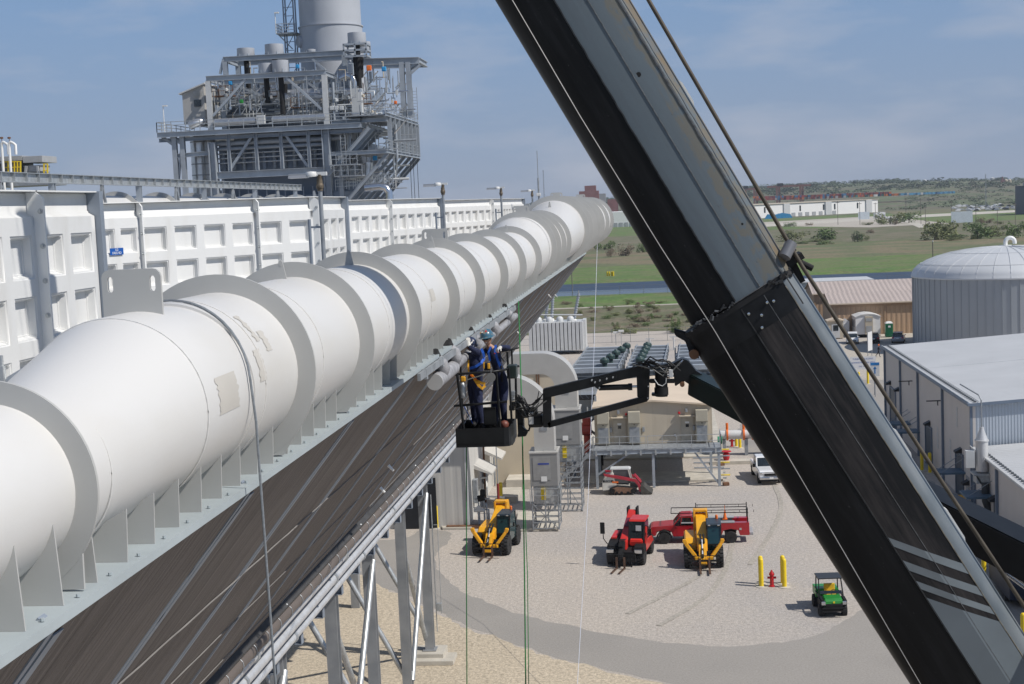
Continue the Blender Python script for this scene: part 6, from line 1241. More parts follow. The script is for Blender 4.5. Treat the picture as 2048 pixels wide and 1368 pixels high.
# white pickup facing the camera
a = onZ(1530, 966); t = thing('pickup_truck', 'white pickup truck facing the camera, half behind the crane boom', 'pickup', (a.x+.25, a.y+1.9, 0), R(4))
for x in (-.84, .84):
    for y in (-1.85, 1.85): wheel(t, x, y, .41, .28, lgrey, False, .64)
side_prism([(-2.85, .6), (-2.88, 1.05), (-2.7, 1.18), (-1.0, 1.25), (2.8, 1.22), (2.85, .5), (2.35, .5), (2.25, .85), (1.85, .95), (1.4, .85), (1.35, .45), (-1.3, .45), (-1.4, .85), (-1.85, .95), (-2.3, .85), (-2.4, .5)], -.98, .98).build('body', carw, t, bev=.06)
side_prism([(-1.1, 1.22), (-.35, 1.86), (.95, 1.88), (1.15, 1.22)], -.86, .86).build('cab_windows', glass, t, bev=.02)
side_prism([(-.4, 1.82), (-.3, 1.92), (.95, 1.94), (1.1, 1.84)], -.84, .84).build('roof', carw, t, bev=.03)
for s in (-1, 1):
    mb = MB(); mb.bar((s*.9, -1.1, 1.23), (s*.82, -.36, 1.87), .09, .08); mb.bar((s*.88, 1.0, 1.2), (s*.82, .95, 1.87), .09, .2); mb.build('pillar', carw, t)
    mb = MB(); mb.box((s*1.1, -.75, 1.3), (.24, .1, .3), ch=.04); mb.build('mirror', blackm, t); mb = MB(); mb.box((s*.74, -2.84, 1.0), (.36, .12, .16), ch=.03); mb.build('headlight', chrome, t)
mb = MB(); mb.box((0, -2.88, .92), (1.1, .06, .3)); mb.build('grille', blackm, t); mb = MB(); mb.box((0, -2.9, 1.02), (1.5, .05, .07)); mb.build('grille_bar', carw, t); mb = MB(); mb.box((0, -2.92, .6), (1.9, .22, .22), ch=.05); mb.build('bumper', chrome, t); mb = MB(); mb.box((0, -2.9, .42), (1.7, .15, .18), ch=.03); mb.build('skid_plate', blackm, t)
mb = MB(); mb.box((0, -3.04, .62), (.32, .02, .16)); mb.build('number_plate', white, t)
# green utility vehicle
a = onZ(1663, 1230); t = thing('utility_vehicle', 'small green utility vehicle with yellow seat and black roof beside the crane boom', 'utility vehicle', (a.x, a.y+.95, 0), R(4))
for x in (-.64, .64):
    for y in (-.95, 1.0): wheel(t, x, y, .32, .26, blackm, True, .5)
side_prism([(-1.4, .5), (-1.42, .85), (-1.25, 1.0), (-.62, 1.1), (-.62, .5)], -.5, .5).build('bonnet', green, t, bev=.05)
for s in (-1, 1): side_prism([(-1.42, .6), (-1.38, .98), (-.6, 1.05), (-.6, .6)], s*.5, s*.74).build('fender', blackm, t, bev=.06); mb = MB(); mb.box((s*.58, -1.44, .82), (.22, .08, .2), ch=.03); mb.build('headlight', chrome, t)
mb = MB(); mb.box((0, .2, .42), (1.2, 2.9, .3), ch=.04); mb.build('chassis', blackm, t)
mb = MB(); mb.box((0, -1.42, .62), (1.0, .1, .3), ch=.03); mb.bar((-.66, -1.55, .55), (.66, -1.55, .55), .07, .07); mb.bar((-.66, -1.55, .38), (.66, -1.55, .38), .06, .06); mb.build('front_bumper', blackm, t)
mb = MB(); mb.box((0, -1.44, .86), (.1, .02, .1)); mb.build('yellow_emblem', yellow, t)
mb = MB(); mb.box((.12, .35, .85), (.62, .5, .16), ch=.05); mb.box((.12, .6, 1.15), (.62, .16, .5), ch=.05); mb.build('seat', mat('seat_yellow', (.72, .48, .03), .6), t)
mb = MB(); mb.box((0, 1.15, .85), (1.3, 1.1, .5), ch=.04); mb.build('cargo_bed', green, t)
for s in (-1, 1):
    mb = MB()
    for p, q in (((s*.68, -.62, .9), (s*.62, -.25, 1.88)), ((s*.62, .72, .8), (s*.6, .7, 1.88)), ((s*.62, -.25, 1.86), (s*.6, .7, 1.88)), ((s*.68, -.6, .95), (s*.64, .7, .95))): mb.bar(p, q, .06, .06)
    mb.build('roll_cage', blackm, t)
mb = MB(); mb.box((0, .22, 1.93), (1.36, 1.2, .07), ch=.03); mb.build('roof', grey_p if False else mat('roof_black', (.03, .032, .035), .45), t)
mb = MB(); mb.tube(arc((.2, -.35, 1.12), .17, 0, 6.28, 14, (1, 0, 0), (0, .35, .9)), .02, 6, cap=False); mb.build('steering_wheel', blackm, t)
mb = MB(); mb.quad((-.62, -.6, 1.12), (.62, -.6, 1.12), (.6, -.5, 1.28), (-.6, -.5, 1.28)); mb.build('windscreen_frame', glass, t)
# compact track loader, nose to the right
a = onZ(1247, 990); t = thing('track_loader', 'red and white compact track loader parked under the raised beige cabin', 'loader', (a.x-.1, a.y+.9, 0), R(88))
lw = mat('loader_white', (.62, .60, .55), .45, 0, var=.08)
for s in (-1, 1):
    mb = MB(); pr = [(-1.0, .12), (-1.25, .32), (-1.15, .62), (.4, .78), (.95, .6), (1.0, .25), (.75, .05), (-.75, .05)]; mb.prism([(s*.58, y, z) for y, z in pr], (s*.36, 0, 0)); tr = mb.build('track', rubber, t, bev=.05)
    mb = MB(); mb.prism([(s*.945, y*.8, .12+z*.72) for y, z in pr], (s*.02, 0, 0)); mb.build('track_frame', mat('track_rust', (.23, .13, .085), .7, .2, var=.3, scale=6), tr)
    for y in (-.95, .75, -.5, 0, .4): mb = MB(); rr = .22 if abs(y) > .7 else .11; mb.rev([(0, 0), (rr, 0), (rr, s*.05), (0, s*.05)], (s*.96, y, .34 if abs(y) > .7 else .2), 'X', 14); mb.build('roller', blackm, tr)
    mb = MB(); mb.prism([(s*.72, y, z) for y, z in ((1.35, 1.55), (1.45, 1.75), (.2, 1.55), (-1.2, 1.25), (-1.55, .7), (-1.6, .25), (-1.4, .25), (-1.3, .75), (-1.05, 1.05), (.2, 1.3))], (s*.16, 0, 0)); mb.build('lift_arm', mat('loader_red', (.40, .025, .045), .4, var=.1, coat=.2), t, bev=.02)
side_prism([(1.5, .45), (1.55, 1.1), (1.3, 1.62), (.6, 1.62), (.5, .8), (-.6, .75), (-.6, .4)], -.56, .56).build('body', lw, t, bev=.05)
side_prism([(1.5, .6), (1.52, 1.0), (1.0, 1.1), (.5, .95), (.5, .6)], -.74, .74).build('rear_panel', lw, t, bev=.04)
side_prism([(1.56, .35), (1.56, 1.1), (1.2, 1.4), (.8, 1.8), (.62, 1.76), (.62, 1.15), (.4, .8), (.9, .42)], -.80, .80).build('engine_panel', lw, t, bev=.03)
for s in (-1, 1): mb = MB(); mb.box((s*.805, 1.1, 1.12), (.02, .82, .17)); pl_ = mb.build('number_panel', blackm, t); text_mb('TL12V2', Vector((s*.818, 1.1, 1.12)), (0, s, 0), (0, 0, 1), .17, .003).build('lettering', lgrey, pl_)
side_prism([(.75, .9), (.7, 2.0), (-.55, 2.0), (-.75, 1.1), (-.7, .85)], -.52, .52).build('cab_mesh', mat('cab_mesh', (.10, .105, .11), .5, .2, var=.3, scale=25), t, bev=.04)
side_prism([(.95, 1.98), (.9, 2.1), (-.6, 2.1), (-.75, 1.98)], -.56, .56).build('cab_roof', lgrey, t, bev=.03)
for x in (-.54, .54):
    mb = MB(); mb.bar((x, -.56, 2.0), (x, -.78, 1.05), .08, .08); mb.bar((x, .72, 2.0), (x, .78, .9), .08, .08); mb.build('cab_pillar', lw, t)
for x in (-.9, .9): mb = MB(); mb.box((x, .5, 1.05), (.02, .5, .14)); mb.build('orange_stripe', orange, t)
for s in (-.3, .3): mb = MB(); mb.tube([(s, -1.0, 1.5), (s, -1.5, .9)], .07, 8); mb.build('bucket_cylinder', MATS['loader_red'], t)
mb = MB(); mb.prism([(-.95, y, z) for y, z in ((-1.55, .12), (-1.5, .7), (-1.75, .72), (-2.0, .45), (-2.45, .1), (-2.45, .06), (-1.6, .06))], (1.9, 0, 0)); mb.build('bucket', mat('bucket_steel', (.10, .095, .085), .5, .5, var=.3), t, bev=.02)
for k, (px, py) in enumerate(((1443, 931), (1452, 971))): mb = MB(); p = onZ(px, py); mb.box((p.x, p.y, .14), (.5, .4, .28), rz=.3, ch=.05); tag(mb.build('dark_block', rustm), ['dark rusty block lying on gravel right of the cabin, farther one', 'dark rusty block lying at the corner of the cabin slab'][k], 'block')
# ================================================================== CRANE BOOM
YB = 18.85
def boom_mat(name, W_, base, greyc, b0, dirt_sheen_amt, edge):
    """worn boom paint: black below, grey above, flaked brown near the top seam"""
    m = mat(name, (.010, .0105, .0115), .42, .0, var=.4, scale=3, spec=.18); n, L, b = mnode(m)
    t = n.new('ShaderNodeTexCoord'); s = n.new('ShaderNodeSeparateXYZ'); L(t.outputs['Object'], s.inputs[0])
    def noise(sc, st, det=6, rough=.6):
        mp = n.new('ShaderNodeMapping'); mp.inputs['Scale'].default_value = st; z = n.new('ShaderNodeTexNoise'); z.inputs['Scale'].default_value = sc; z.inputs['Detail'].default_value = det; z.inputs['Roughness'].default_value = rough
        L(t.outputs['Object'], mp.inputs[0]); L(mp.outputs[0], z.inputs['Vector']); return z.outputs['Fac']
    def math_(op, a, b_):
        k = n.new('ShaderNodeMath'); k.operation = op
        for i, v in enumerate((a, b_)):
            if isinstance(v, (int, float)): k.inputs[i].default_value = v
            else: L(v, k.inputs[i])
        return k.outputs[0]
    def mixc(f, c1, c2):
        k = n.new('ShaderNodeMixRGB')
        for nm, v in (('Fac', f), ('Color1', c1), ('Color2', c2)):
            if isinstance(v, tuple): k.inputs[nm].default_value = (*v, 1)
            elif isinstance(v, (int, float)): k.inputs[nm].default_value = v
            else: L(v, k.inputs[nm])
        return k.outputs[0]
    def ramp(v, a, b_):
        k = n.new('ShaderNodeMapRange'); k.inputs['From Min'].default_value = a; k.inputs['From Max'].default_value = b_; L(v, k.inputs['Value']); return k.outputs['Result']
    x = s.outputs['X']; fine = noise(5, (1, 1, .7)); big = noise(1.3, (1, 1, .35)); streak = noise(3, (3, 1, .25), 7, .7)
    xn = math_('ADD', math_('DIVIDE', x, W_), math_('MULTIPLY', math_('SUBTRACT', fine, .5), .018))
    g = mixc(ramp(big, .35, .7), greyc, tuple(c*1.18 for c in greyc)); g = mixc(math_('MULTIPLY', ramp(math_('ADD', math_('MULTIPLY', streak, .6), math_('MULTIPLY', big, .4)), .44, .66), dirt_sheen_amt), g, (.066, .058, .056))  # brown dirt smears; on the lower section also painted brown reflections
    blk = mixc(ramp(streak, .45, .8), base, tuple(c*2.3+.004 for c in base))
    c = mixc(ramp(xn, b0-.004, b0+.004), blk, g)
    fl = math_('MULTIPLY', ramp(math_('ADD', xn, math_('ADD', math_('MULTIPLY', math_('SUBTRACT', big, .5), .45), math_('MULTIPLY', math_('SUBTRACT', streak, .5), .35))), .78, .82), ramp(noise(9, (1, 1, .6)), .44, .52))
    c = mixc(math_('MULTIPLY', fl, edge*.85), c, (.15, .145, .125))
    c = mixc(math_('MULTIPLY', math_('MULTIPLY', ramp(xn, .925, .95), ramp(noise(2.2, (1, 1, .8)), .42, .62)), edge*.8), c, (.185, .14, .085))
    c = mixc(math_('MULTIPLY', ramp(noise(26, (1, 1, .3), 4, .75), .66, .70), .5), c, (.07, .07, .072))
    L(c, b.inputs['Base Color'])
    r = n.new('ShaderNodeMapRange'); r.inputs['To Min'].default_value = .33; r.inputs['To Max'].default_value = .62; L(streak, r.inputs['Value']); L(r.outputs[0], b.inputs['Roughness'])
    return m
def frame(p_lo, p_hi):
    ez = (p_hi-p_lo).normalized(); ex = Vector((ez.z, 0, -ez.x)).normalized(); ey = ez.cross(ex)
    return Matrix(((ex.x, ey.x, ez.x), (ex.y, ey.y, ez.y), (ex.z, ey.z, ez.z))).to_4x4()
O1 = onY(1385, 655, YB); bm_ = thing('crane_boom', 'huge black and grey telescopic crane boom slanting across the foreground', 'crane boom', O1)
F1 = frame(O1, onY(990, 0, YB)); W1 = (onY(1590, 550, YB)-O1).dot(Vector(F1.col[0][:3]))
O2 = onY(1373, 672, YB); F2 = frame(onY(1820, 1368, YB), O2); W2 = (onY(1605, 575, YB)-O2).dot(Vector(F2.col[0][:3]))
F2 = Matrix.Translation(O2-O1) @ F2
PROF = [(0, 0), (.012, .10), (.04, .19), (.09, .27), (.155, .325), (.24, .355), (.44, .38), (.68, .40), (.92, .33), (.965, .27), (.99, .19), (1, .10)]
def section(name, Fm, W_, z0, z1, m, prof=PROF, du=0., parent=bm_, inset=0.):
    pr = [(u*W_, -v) for u, v in prof]; pr += [(x, -y) for x, y in pr[::-1] if abs(y) > 1e-6]
    mb = MB(); n = len(pr); vs = []
    for z in (z0, z1): vs += [(x, y, z) for x, y in pr]
    mb.add(vs, [(i, (i+1) % n, n+(i+1) % n, n+i) for i in range(n)]+[tuple(range(n-1, -1, -1)), tuple(range(n, 2*n))])
    o = mb.build(name, m, parent, smooth=24); o.matrix_local = Fm; return o
m1 = boom_mat('boom_paint_upper', W1, (.0062, .0065, .0072), (.112, .138, .158), .435, .25, 1.)
m2 = boom_mat('boom_paint_lower', W2, (.006, .0063, .007), (.011, .0115, .013), .49, .8, 0.)
section('inner_section', F1, W1, .03, 9.5, m1)
lo = section('outer_section', F2, W2, -21.5, 0., m2)
def onface(px, py, Fm, O, v=-.40):
    """pixel -> local point on the plane y=v of a section frame"""
    inv = (Matrix.Translation(O1) @ Fm).inverted(); o_ = inv @ CAM; d = (inv.to_3x3() @ ray(px, py)); k = (v-o_.y)/d.y; return o_+d*k
def surf(u, W_):
    x = u
    for (a, b), (c, d) in zip(PROF, PROF[1:]):
        if a <= x <= c: return b+(d-b)*(x-a)/(c-a)
    return 0
def skinstrip(pts_l, name, m, Fm, W_, proud=.004, par=bm_):
    """thin paint area lying on the facets, between two skewed bounds (local z at u0, u1)"""
    us, lo_, hi_ = pts_l; mb = MB(); vs = []
    for u in us:
        f = (u-us[0])/(us[-1]-us[0])
        for q in (lo_, hi_): vs.append((u*W_, -(surf(u, W_)+proud), q[0]+(q[1]-q[0])*f))
    mb.add(vs, [(2*i, 2*i+1, 2*i+3, 2*i+2) for i in range(len(us)-1)]); o = mb.build(name, m, par); o.matrix_local = Fm; return o
US = [.485, .56, .68, .80, .88]
grey_s = mat('stripe_grey', (.165, .19, .205), .45, 0, var=.14, scale=2.5)
def zl(px, py): return onface(px, py, F2, O2, -.38).z
rows = [((1754, 1084), (1913, 1136), (1766, 1102), (1926, 1158)), ((1783, 1130), (1941, 1183), (1795, 1151), (1953, 1203)), ((1807, 1172), (1966, 1224), (1818, 1189), (1976, 1240))]
for a, b, c, d in rows: skinstrip((US, (zl(*c), zl(*d)), (zl(*a), zl(*b))), 'paint_stripe', grey_s, F2, W2)
skinstrip((US, (-21.4, -21.4), (zl(1829, 1206), zl(1986, 1253))), 'grey_base_paint', mat('boom_base_grey', (.135, .16, .178), .45, 0, var=.12, scale=1.2), F2, W2)
mb = MB(); vs = []
for u in (.885, .92, .965, .99, 1.0):
    for z in (-21.4, -.02): vs.append((u*W2+.004*(u > .95), -(surf(u, W2)+.004), z))
vs2 = [(x, -y, z) for x, y, z in vs]
for q in (vs, vs2): mb.add(q, [(2*i, 2*i+1, 2*i+3, 2*i+2) for i in range(4)])
mb.quad((W2+.004, -.1, -21.4), (W2+.004, .1, -21.4), (W2+.004, .1, -.02), (W2+.004, -.1, -.02))
o = mb.build('top_edge_paint', mat('worn_grey', (.115, .14, .16), .42, .1, col2=(.20, .22, .235), thr=(.35, .7), scale=2.2, stretch=(1, 1, .5), detail=7), bm_, smooth=40); o.matrix_local = F2
def bead(u, W_, Fm, z0, z1, m, r=.007, name='weld_bead', jit=.0):
    q = random.Random(int(u*1000)); k = max(2, int(abs(z1-z0)/.12)); mb = MB(); pts = []
    for i in range(k+1): uu = u+q.uniform(-jit, jit)*.01; pts.append((uu*W_, -(surf(uu, W_)+.002), z0+(z1-z0)*i/k))
    mb.tube(pts, r, 5); o = mb.build(name, m, bm_); o.matrix_local = Fm
seam = mat('seam_metal', (.13, .135, .14), .45, .3, var=.4, scale=14); seamb = mat('seam_black', (.03, .031, .033), .4, .2, var=.4, scale=14); seamr = mat('seam_rust', (.17, .155, .12), .6, .1, var=.5, scale=10)
bead(.68, W1, F1, 0.05, 9.5, seam, .007); bead(.905, W1, F1, 0.05, 9.5, seam, .017, jit=.35); bead(.935, W1, F1, 0.05, 9.5, seam, .006, jit=.3); bead(.885, W2, F2, -21, -.1, seamr, .008, jit=.2); bead(.70, W2, F2, -21, -.05, seam, .005); bead(.49, W2, F2, -21, -.05, seamb, .009, jit=.12); bead(.435, W1, F1, 0.05, 9.5, seamb, .011, jit=.4)
for hx, hy, r in ((1277, 149, .033), (1485, 448, .015)):
    q = onface(hx, hy, F1, O1); u, z = q.x/W1, q.z; mb = MB(); mb.tube([(u*W1, -(surf(u, W1)-.01), z), (u*W1, -(surf(u, W1)+.004), z)], r, 16); o = mb.build('bolt_hole', blackm, bm_); o.matrix_local = F1
mb = MB(); q = onface(1803, 1018, F2, O2, -.38); mb.tube([(q.x, -.36, q.z), (q.x, -(surf(min(.9, q.x/W2), W2)+.005), q.z)], .036, 16); o = mb.build('bolt_hole', blackm, bm_); o.matrix_local = F2
# collar at the joint
CP = [(u*1.0, v) for u, v in PROF]
def collar(z0, z1, grow, m, name):
    pr = [(-.5+.5*(1)+0, 0)]; pr = [((u-.5)*(1+2*grow/W2)*W2+.5*W2, -(v+grow*(.9 if v > 0 else 0))) for u, v in PROF]; pr += [(x, -y) for x, y in pr[::-1] if abs(y) > 1e-6]
    mb = MB(); n = len(pr); vs = []
    for z in (z0, z1): vs += [(x, y, z) for x, y in pr]
    mb.add(vs, [(i, (i+1) % n, n+(i+1) % n, n+i) for i in range(n)]+[tuple(range(n-1, -1, -1)), tuple(range(n, 2*n))]); o = mb.build(name, m, bm_, smooth=24); o.matrix_local = F2; return o
collar(-.03, .05, .012, blackm, 'collar_plate'); collar(-.42, -.03, .003, mat('collar_black', (.009, .0095, .011), .4, 0, var=.5, scale=5, spec=.25), 'collar_band')
q = random.Random(2)
for i in range(34):
    u = .06+.40*i/33+q.uniform(-.006, .006); mb = MB(); a_ = q.uniform(.008, .02); mb.box((u*W2, -(surf(u, W2)+.014), .06+q.uniform(-.02, .045)), (a_*q.uniform(1.2, 4), .04, a_*1.3), ch=.004, M=Matrix.Rotation(q.uniform(-.9, .9), 4, 'Y')); o = mb.build('clamp_lug', seamb if q.random() < .6 else seam, bm_); o.matrix_local = F2
for i in range(12):
    u = .78+.2*i/11; mb = MB(); a_ = q.uniform(.012, .028); mb.box((u*W2, -(surf(min(u, .99), W2)+.016), .03+q.uniform(-.06, .05)), (a_*2, .05, a_*1.6), ch=.005, M=Matrix.Rotation(q.uniform(-.9, .9), 4, 'Y')); o = mb.build('clamp_lug', seamb, bm_); o.matrix_local = F2
bead(.68, W2, F2, .062, .064, seam, .004)
mb = MB(); mb.tube([(u*W2, -(surf(u, W2)+.02), .062) for u in (.46, .56, .68, .80, .90)], .006, 5); o = mb.build('joint_edge', seam, bm_); o.matrix_local = F2
for u, z in ((.52, -.15), (.60, -.25), (.69, -.15), (.74, -.18), (.55, -.39)): mb = MB(); mb.rev([(.0, .018), (.019, .015), (.021, -.03)], n=8); o = mb.build('bolt', chrome, bm_, smooth=60); o.matrix_local = F2 @ Matrix.Translation((u*W2, -(surf(u, W2)+.012), z)) @ Matrix.Rotation(R(90), 4, 'X')
mb = MB(); mb.prism([(-.06, -.04, .12), (.03, -.04, .02), (.04, -.04, -.12), (-.015, -.04, -.24), (-.06, -.04, -.14), (-.035, -.04, -.03), (-.085, -.04, .06)], (0, .1, 0)); o = mb.build('latch_arm', blackm, bm_, bev=.008); o.matrix_local = F2 @ Matrix.Diagonal((1.45, 1.45, 1.45, 1))
mb = MB(); mb.tube([(-.03, -.10, -.17), (-.03, .08, -.17)], .045, 12); o = mb.build('latch_pin', rustm, bm_); o.matrix_local = F2 @ Matrix.Diagonal((1.45, 1.45, 1.45, 1))
# rope-guide roller at the top edge
mb = MB(); mb.box((0+.05, 0, .07), (.20, .3, .06)); mb.bar((0-.04, -.1, .0), (0+.11, -.12, .16), .04, .05); mb.bar((0+.02, -.05, -.14), (0+.04, -.05, .06), .06, .06); o = mb.build('roller_bracket', blackm, bm_); o.matrix_local = F2 @ Matrix.Translation((W2, 0, 0)) @ Matrix.Diagonal((1.45, 1.45, 1.45, 1))
mb = MB(); mb.tube([(0+.0, -.22, .15), (0+.12, -.16, .22)], .055, 16); o = mb.build('guide_roller', mat('roller_grey', (.16, .165, .18), .35, .2), bm_, smooth=50); o.matrix_local = F2 @ Matrix.Translation((W2, 0, 0)) @ Matrix.Diagonal((1.45, 1.45, 1.45, 1))
mb = MB(); mb.tube([(0+.1, -.1, .02), (0+.16, -.1, -.08)], .03, 10); o = mb.build('roller_pin', blackm, bm_); o.matrix_local = F2 @ Matrix.Translation((W2, 0, 0)) @ Matrix.Diagonal((1.45, 1.45, 1.45, 1))
for (px, py, Fm, O, ln) in ((1369, 188, F1, O1, .46), (1800, 890, F2, O2, .52), (1898, 1057, F2, O2, .6)):
    z = onface(px, py, Fm, O, 0).z; W_ = W1 if Fm is F1 else W2; mb = MB(); mb.prism([(W_-.005, .02, z-ln/2), (W_+.032, .02, z-ln/2+.09), (W_+.032, .02, z+ln/2-.09), (W_-.005, .02, z+ln/2)], (0, .12, 0)); o = mb.build('white_wear_pad', white, bm_); o.matrix_local = Fm
# thin signal cable along the side, hoist rope above
def cam_pt(px, py, Y): return onY(px, py, Y)
t = thing('signal_cable', 'thin pale cable stretched along the dark side of the crane boom', 'cable', cam_pt(1425, 655, 18.3)); l_ = Vector(t.location)
mb = MB(); mb.tube([cam_pt(x, y, 18.36)-l_ for x, y in ((600, -690), (1000, -42), (1160, 232), (1320, 492), (1425, 655), (1433, 668), (1640, 1022), (1845, 1375), (2150, 1900))], .006, 5); mb.build('cable', mat('cable_grey', (.30, .30, .29), .5, .2, var=.2), t)
t = thing('hoist_rope', 'taut rusty hoist rope running down along the upper edge of the crane boom', 'rope', cam_pt(1604, 532, 18.6)); l_ = Vector(t.location)
mb = MB(); mb.tube([cam_pt(x, y, 18.6)-l_ for x, y in ((922, -670), (1297, 0), (1604, 532), (1830, 882), (2048, 1212), (2700, 2203))], .027, 8); mb.build('rope', wire, t, smooth=60)
# ================================================================== BOOM LIFT
YL = 27.0
bl_ = thing('boom_lift', 'black boom lift basket on a jib arm that runs behind the crane boom', 'boom lift', onY(970, 893, YL)); lo_ = tuple(bl_.location)
lk = mat('lift_black', (.011, .012, .0135), .42, .0, var=.25, scale=5, spec=.3); lkg = mat('lift_green_black', (.014, .024, .022), .35, .1, var=.2)
def z5(x, y, Y=26.75): return onY(900+x/5.2625, 640+y/5.2625, Y)
def z3(x, y, Y=YL): return onY(1040+x/3.42, 560+y/3.42, Y)
def lp(mb, n, m=lk, sm=None, par=None, bev=0.): return mb.build(n, m, par or bl_, smooth=sm, off=lo_, bev=bev)
A, B_ = z5(66, 1352, 26.6), z5(640, 1322, 26.6); bz = (A.z+B_.z)/2
x0, x1, y0, y1 = A.x, B_.x, 26.6, 27.75
mb = MB(); c = .12; fp = [(x0, y0), (x1-c, y0), (x1-.03, y0+.04), (x1, y0+c), (x1, y1), (x0, y1)]; mb.prism([(x, y, bz) for x, y in fp], (0, 0, .06)); bk = lp(mb, 'basket_floor')
mb = MB(); k = len(fp); vs = []
for z in (bz+.05, bz+.36):
    for g in (0, .025): vs += [(x+(g if x == x0 else -g if x == x1 else 0), y+(g if y == y0 else -g if y == y1 else 0), z) for x, y in fp]
for i in range(k):
    j = (i+1) % k; mb.add([vs[i], vs[j], vs[2*k+j], vs[2*k+i], vs[k+i], vs[k+j], vs[3*k+j], vs[3*k+i]], [(0, 1, 2, 3), (7, 6, 5, 4), (3, 2, 6, 7), (0, 3, 7, 4), (1, 5, 6, 2)])
lp(mb, 'kick_plate', bev=.006)
mb = MB(); mb.box(((x0+x1)/2, y1-.1, bz-.06), (x1-x0-.1, .5, .1)); lp(mb, 'floor_beam')
tb = lambda pts, r=.021, n='rail': lp((lambda m_: (m_.tube(pts, r, 8), m_)[1])(MB()), n, lk, 60)
tz = z5(30, 578).z
tb([z5(28, 576), z5(250, 557), z5(440, 546), z5(560, 528, 26.9), z5(640, 502, 27.2), z5(722, 486, 27.4)], .024, 'top_rail'); tb([z5(40, 905), z5(300, 885), z5(600, 858)], .024, 'mid_rail')
tb([z5(520, 332, 27.7), z5(640, 312, 27.7), z5(722, 290, 27.8)], .022, 'top_rail'); tb([z5(110, 470, 27.7), z5(115, 560, 27.7), z5(135, 1100, 27.7)], .02, 'rail_post')
for a, b, Y, r in (((76, 575), (148, 1160), 26.65, .026), ((488, 550), (528, 1130), 26.65, .022), ((620, 505), (650, 1090), 27.0, .022), ((602, 335), (612, 500), 27.7, .022), ((650, 320), (655, 480), 27.7, .018), ((690, 490), (700, 1040), 27.5, .024), ((560, 530), (590, 860), 27.6, .016), ((572, 440), (505, 340), 27.6, .012)): tb([z5(*a, Y), z5(*b, Y)], r, 'rail_post')
mb = MB(); mb.box(z5(655, 540, 27.2), (.19, .3, .26), ch=.03); lp(mb, 'control_box', lkg); mb = MB(); mb.box(z5(420, 1010, 26.8), (.24, .05, .34), ch=.01); lp(mb, 'manual_box', lk)
mb = MB(); c = z5(430, 606, 26.55); mb.tube([c, c+Vector((0, .015, 0))], .088, 28); mb.tube([c-Vector((0, .012, 0)), c], .008, 8); lp(mb, 'round_plate', mat('plate_grey', (.20, .20, .195), .5, .2))
mb = MB(); mb.tube([z5(432, 530, 26.56), z5(432, 600, 26.56)], .006, 6); lp(mb, 'plate_hook', galv)
# clutter: canister, cloth, hose
mb = MB(); mb.rev([(.055, 0), (.06, .02), (.06, .26), (.045, .29), (.03, .31), (0, .31)], z5(138, 820, 26.9), n=18); lp(mb, 'canister', galv, 50); mb = MB(); mb.box(z5(140, 620, 26.9), (.09, .09, .10), ch=.02); lp(mb, 'yellow_tool', strap_y)
for k in range(5):
    q = random.Random(70+k); mb = MB(); mb.tube([z5(150+q.uniform(-10, 40), 900, 26.85), z5(170+q.uniform(-20, 60), 1000, 26.85), z5(150+q.uniform(0, 90), 1090, 26.85)], .007, 5); lp(mb, 'hose', rope_w if k == 1 else (strap_b if k == 2 else blackm))
mb = MB(); mb.rev([(0, .0), (.075, .02), (.09, .08), (.06, .13), (0, .15)], z5(575, 1135, 26.95), n=14); lp(mb, 'brown_bag', mat('brown_leather', (.16, .05, .035), .5), 60)
# mast, hoses and rotator between basket and jib
mb = MB(); mb.box(z3(5, 930, 27.3), (.12, .22, .75), ch=.02); lp(mb, 'basket_mast'); mb = MB(); mb.box(z3(60, 905, 27.2), (.34, .22, .20), ch=.04); mb.box(z3(110, 960, 27.2), (.30, .26, .26), ch=.06); lp(mb, 'rotator', lk)
mb = MB(); mb.box(z3(75, 945, 27.05), (.10, .06, .24), ch=.02); lp(mb, 'grey_cover', lgrey); tb([z3(20, 1030, 27.1), z3(60, 1030, 27.1), z3(70, 1000, 27.1)], .02, 'handle'); mb = MB(); mb.prism([z3(0, 985, 27.1), z3(55, 1040, 27.1), z3(40, 1070, 27.1), z3(-20, 1075, 27.1)], (0, .12, 0)); lp(mb, 'lower_bracket', lk, bev=.01)
q = random.Random(9)
for k in range(13):
    a = z3(-55+q.uniform(0, 50), 800+q.uniform(-20, 90), 27.0); b = z3(40+q.uniform(0, 70), 860+q.uniform(-30, 100), 26.95); c = z3(150+q.uniform(-20, 40), 760+q.uniform(-20, 210), 26.9); mb = MB(); mb.tube([a, a.lerp(b, .5)+Vector((0, -.08, q.uniform(-.1, .12))), b, b.lerp(c, .5)+Vector((0, -.06, q.uniform(-.06, .1))), c], q.uniform(.008, .015), 6); lp(mb, 'hydraulic_hose', mat('hose_grey', (.10, .10, .095), .5) if k % 4 == 0 else blackm, 60)
for k in range(9): p = z3(-55+q.uniform(-10, 40), 770+q.uniform(0, 110), 27.1); mb = MB(); mb.box(p, (q.uniform(.05, .1),)*3, ch=.012); lp(mb, 'valve_block', blackm if k % 3 else galv_d)
def beam(a, b, w_, h_, n, m=lk, bev=.012): mb = MB(); mb.bar(a, b, w_, h_); return lp(mb, n, m, bev=bev)
beam(z3(165, 775), z3(880, 603), .17, .185, 'jib_upper_arm'); beam(z3(190, 990), z3(870, 808), .13, .115, 'jib_lower_arm'); beam(z3(186, 745), z3(186, 1005), .16, .13, 'jib_end_link')
beam(z3(832, 590), z3(838, 800), .20, .11, 'jib_base_link'); beam(z3(880, 600, 26.85), z3(874, 820, 26.85), .05, .10, 'jib_base_plate')
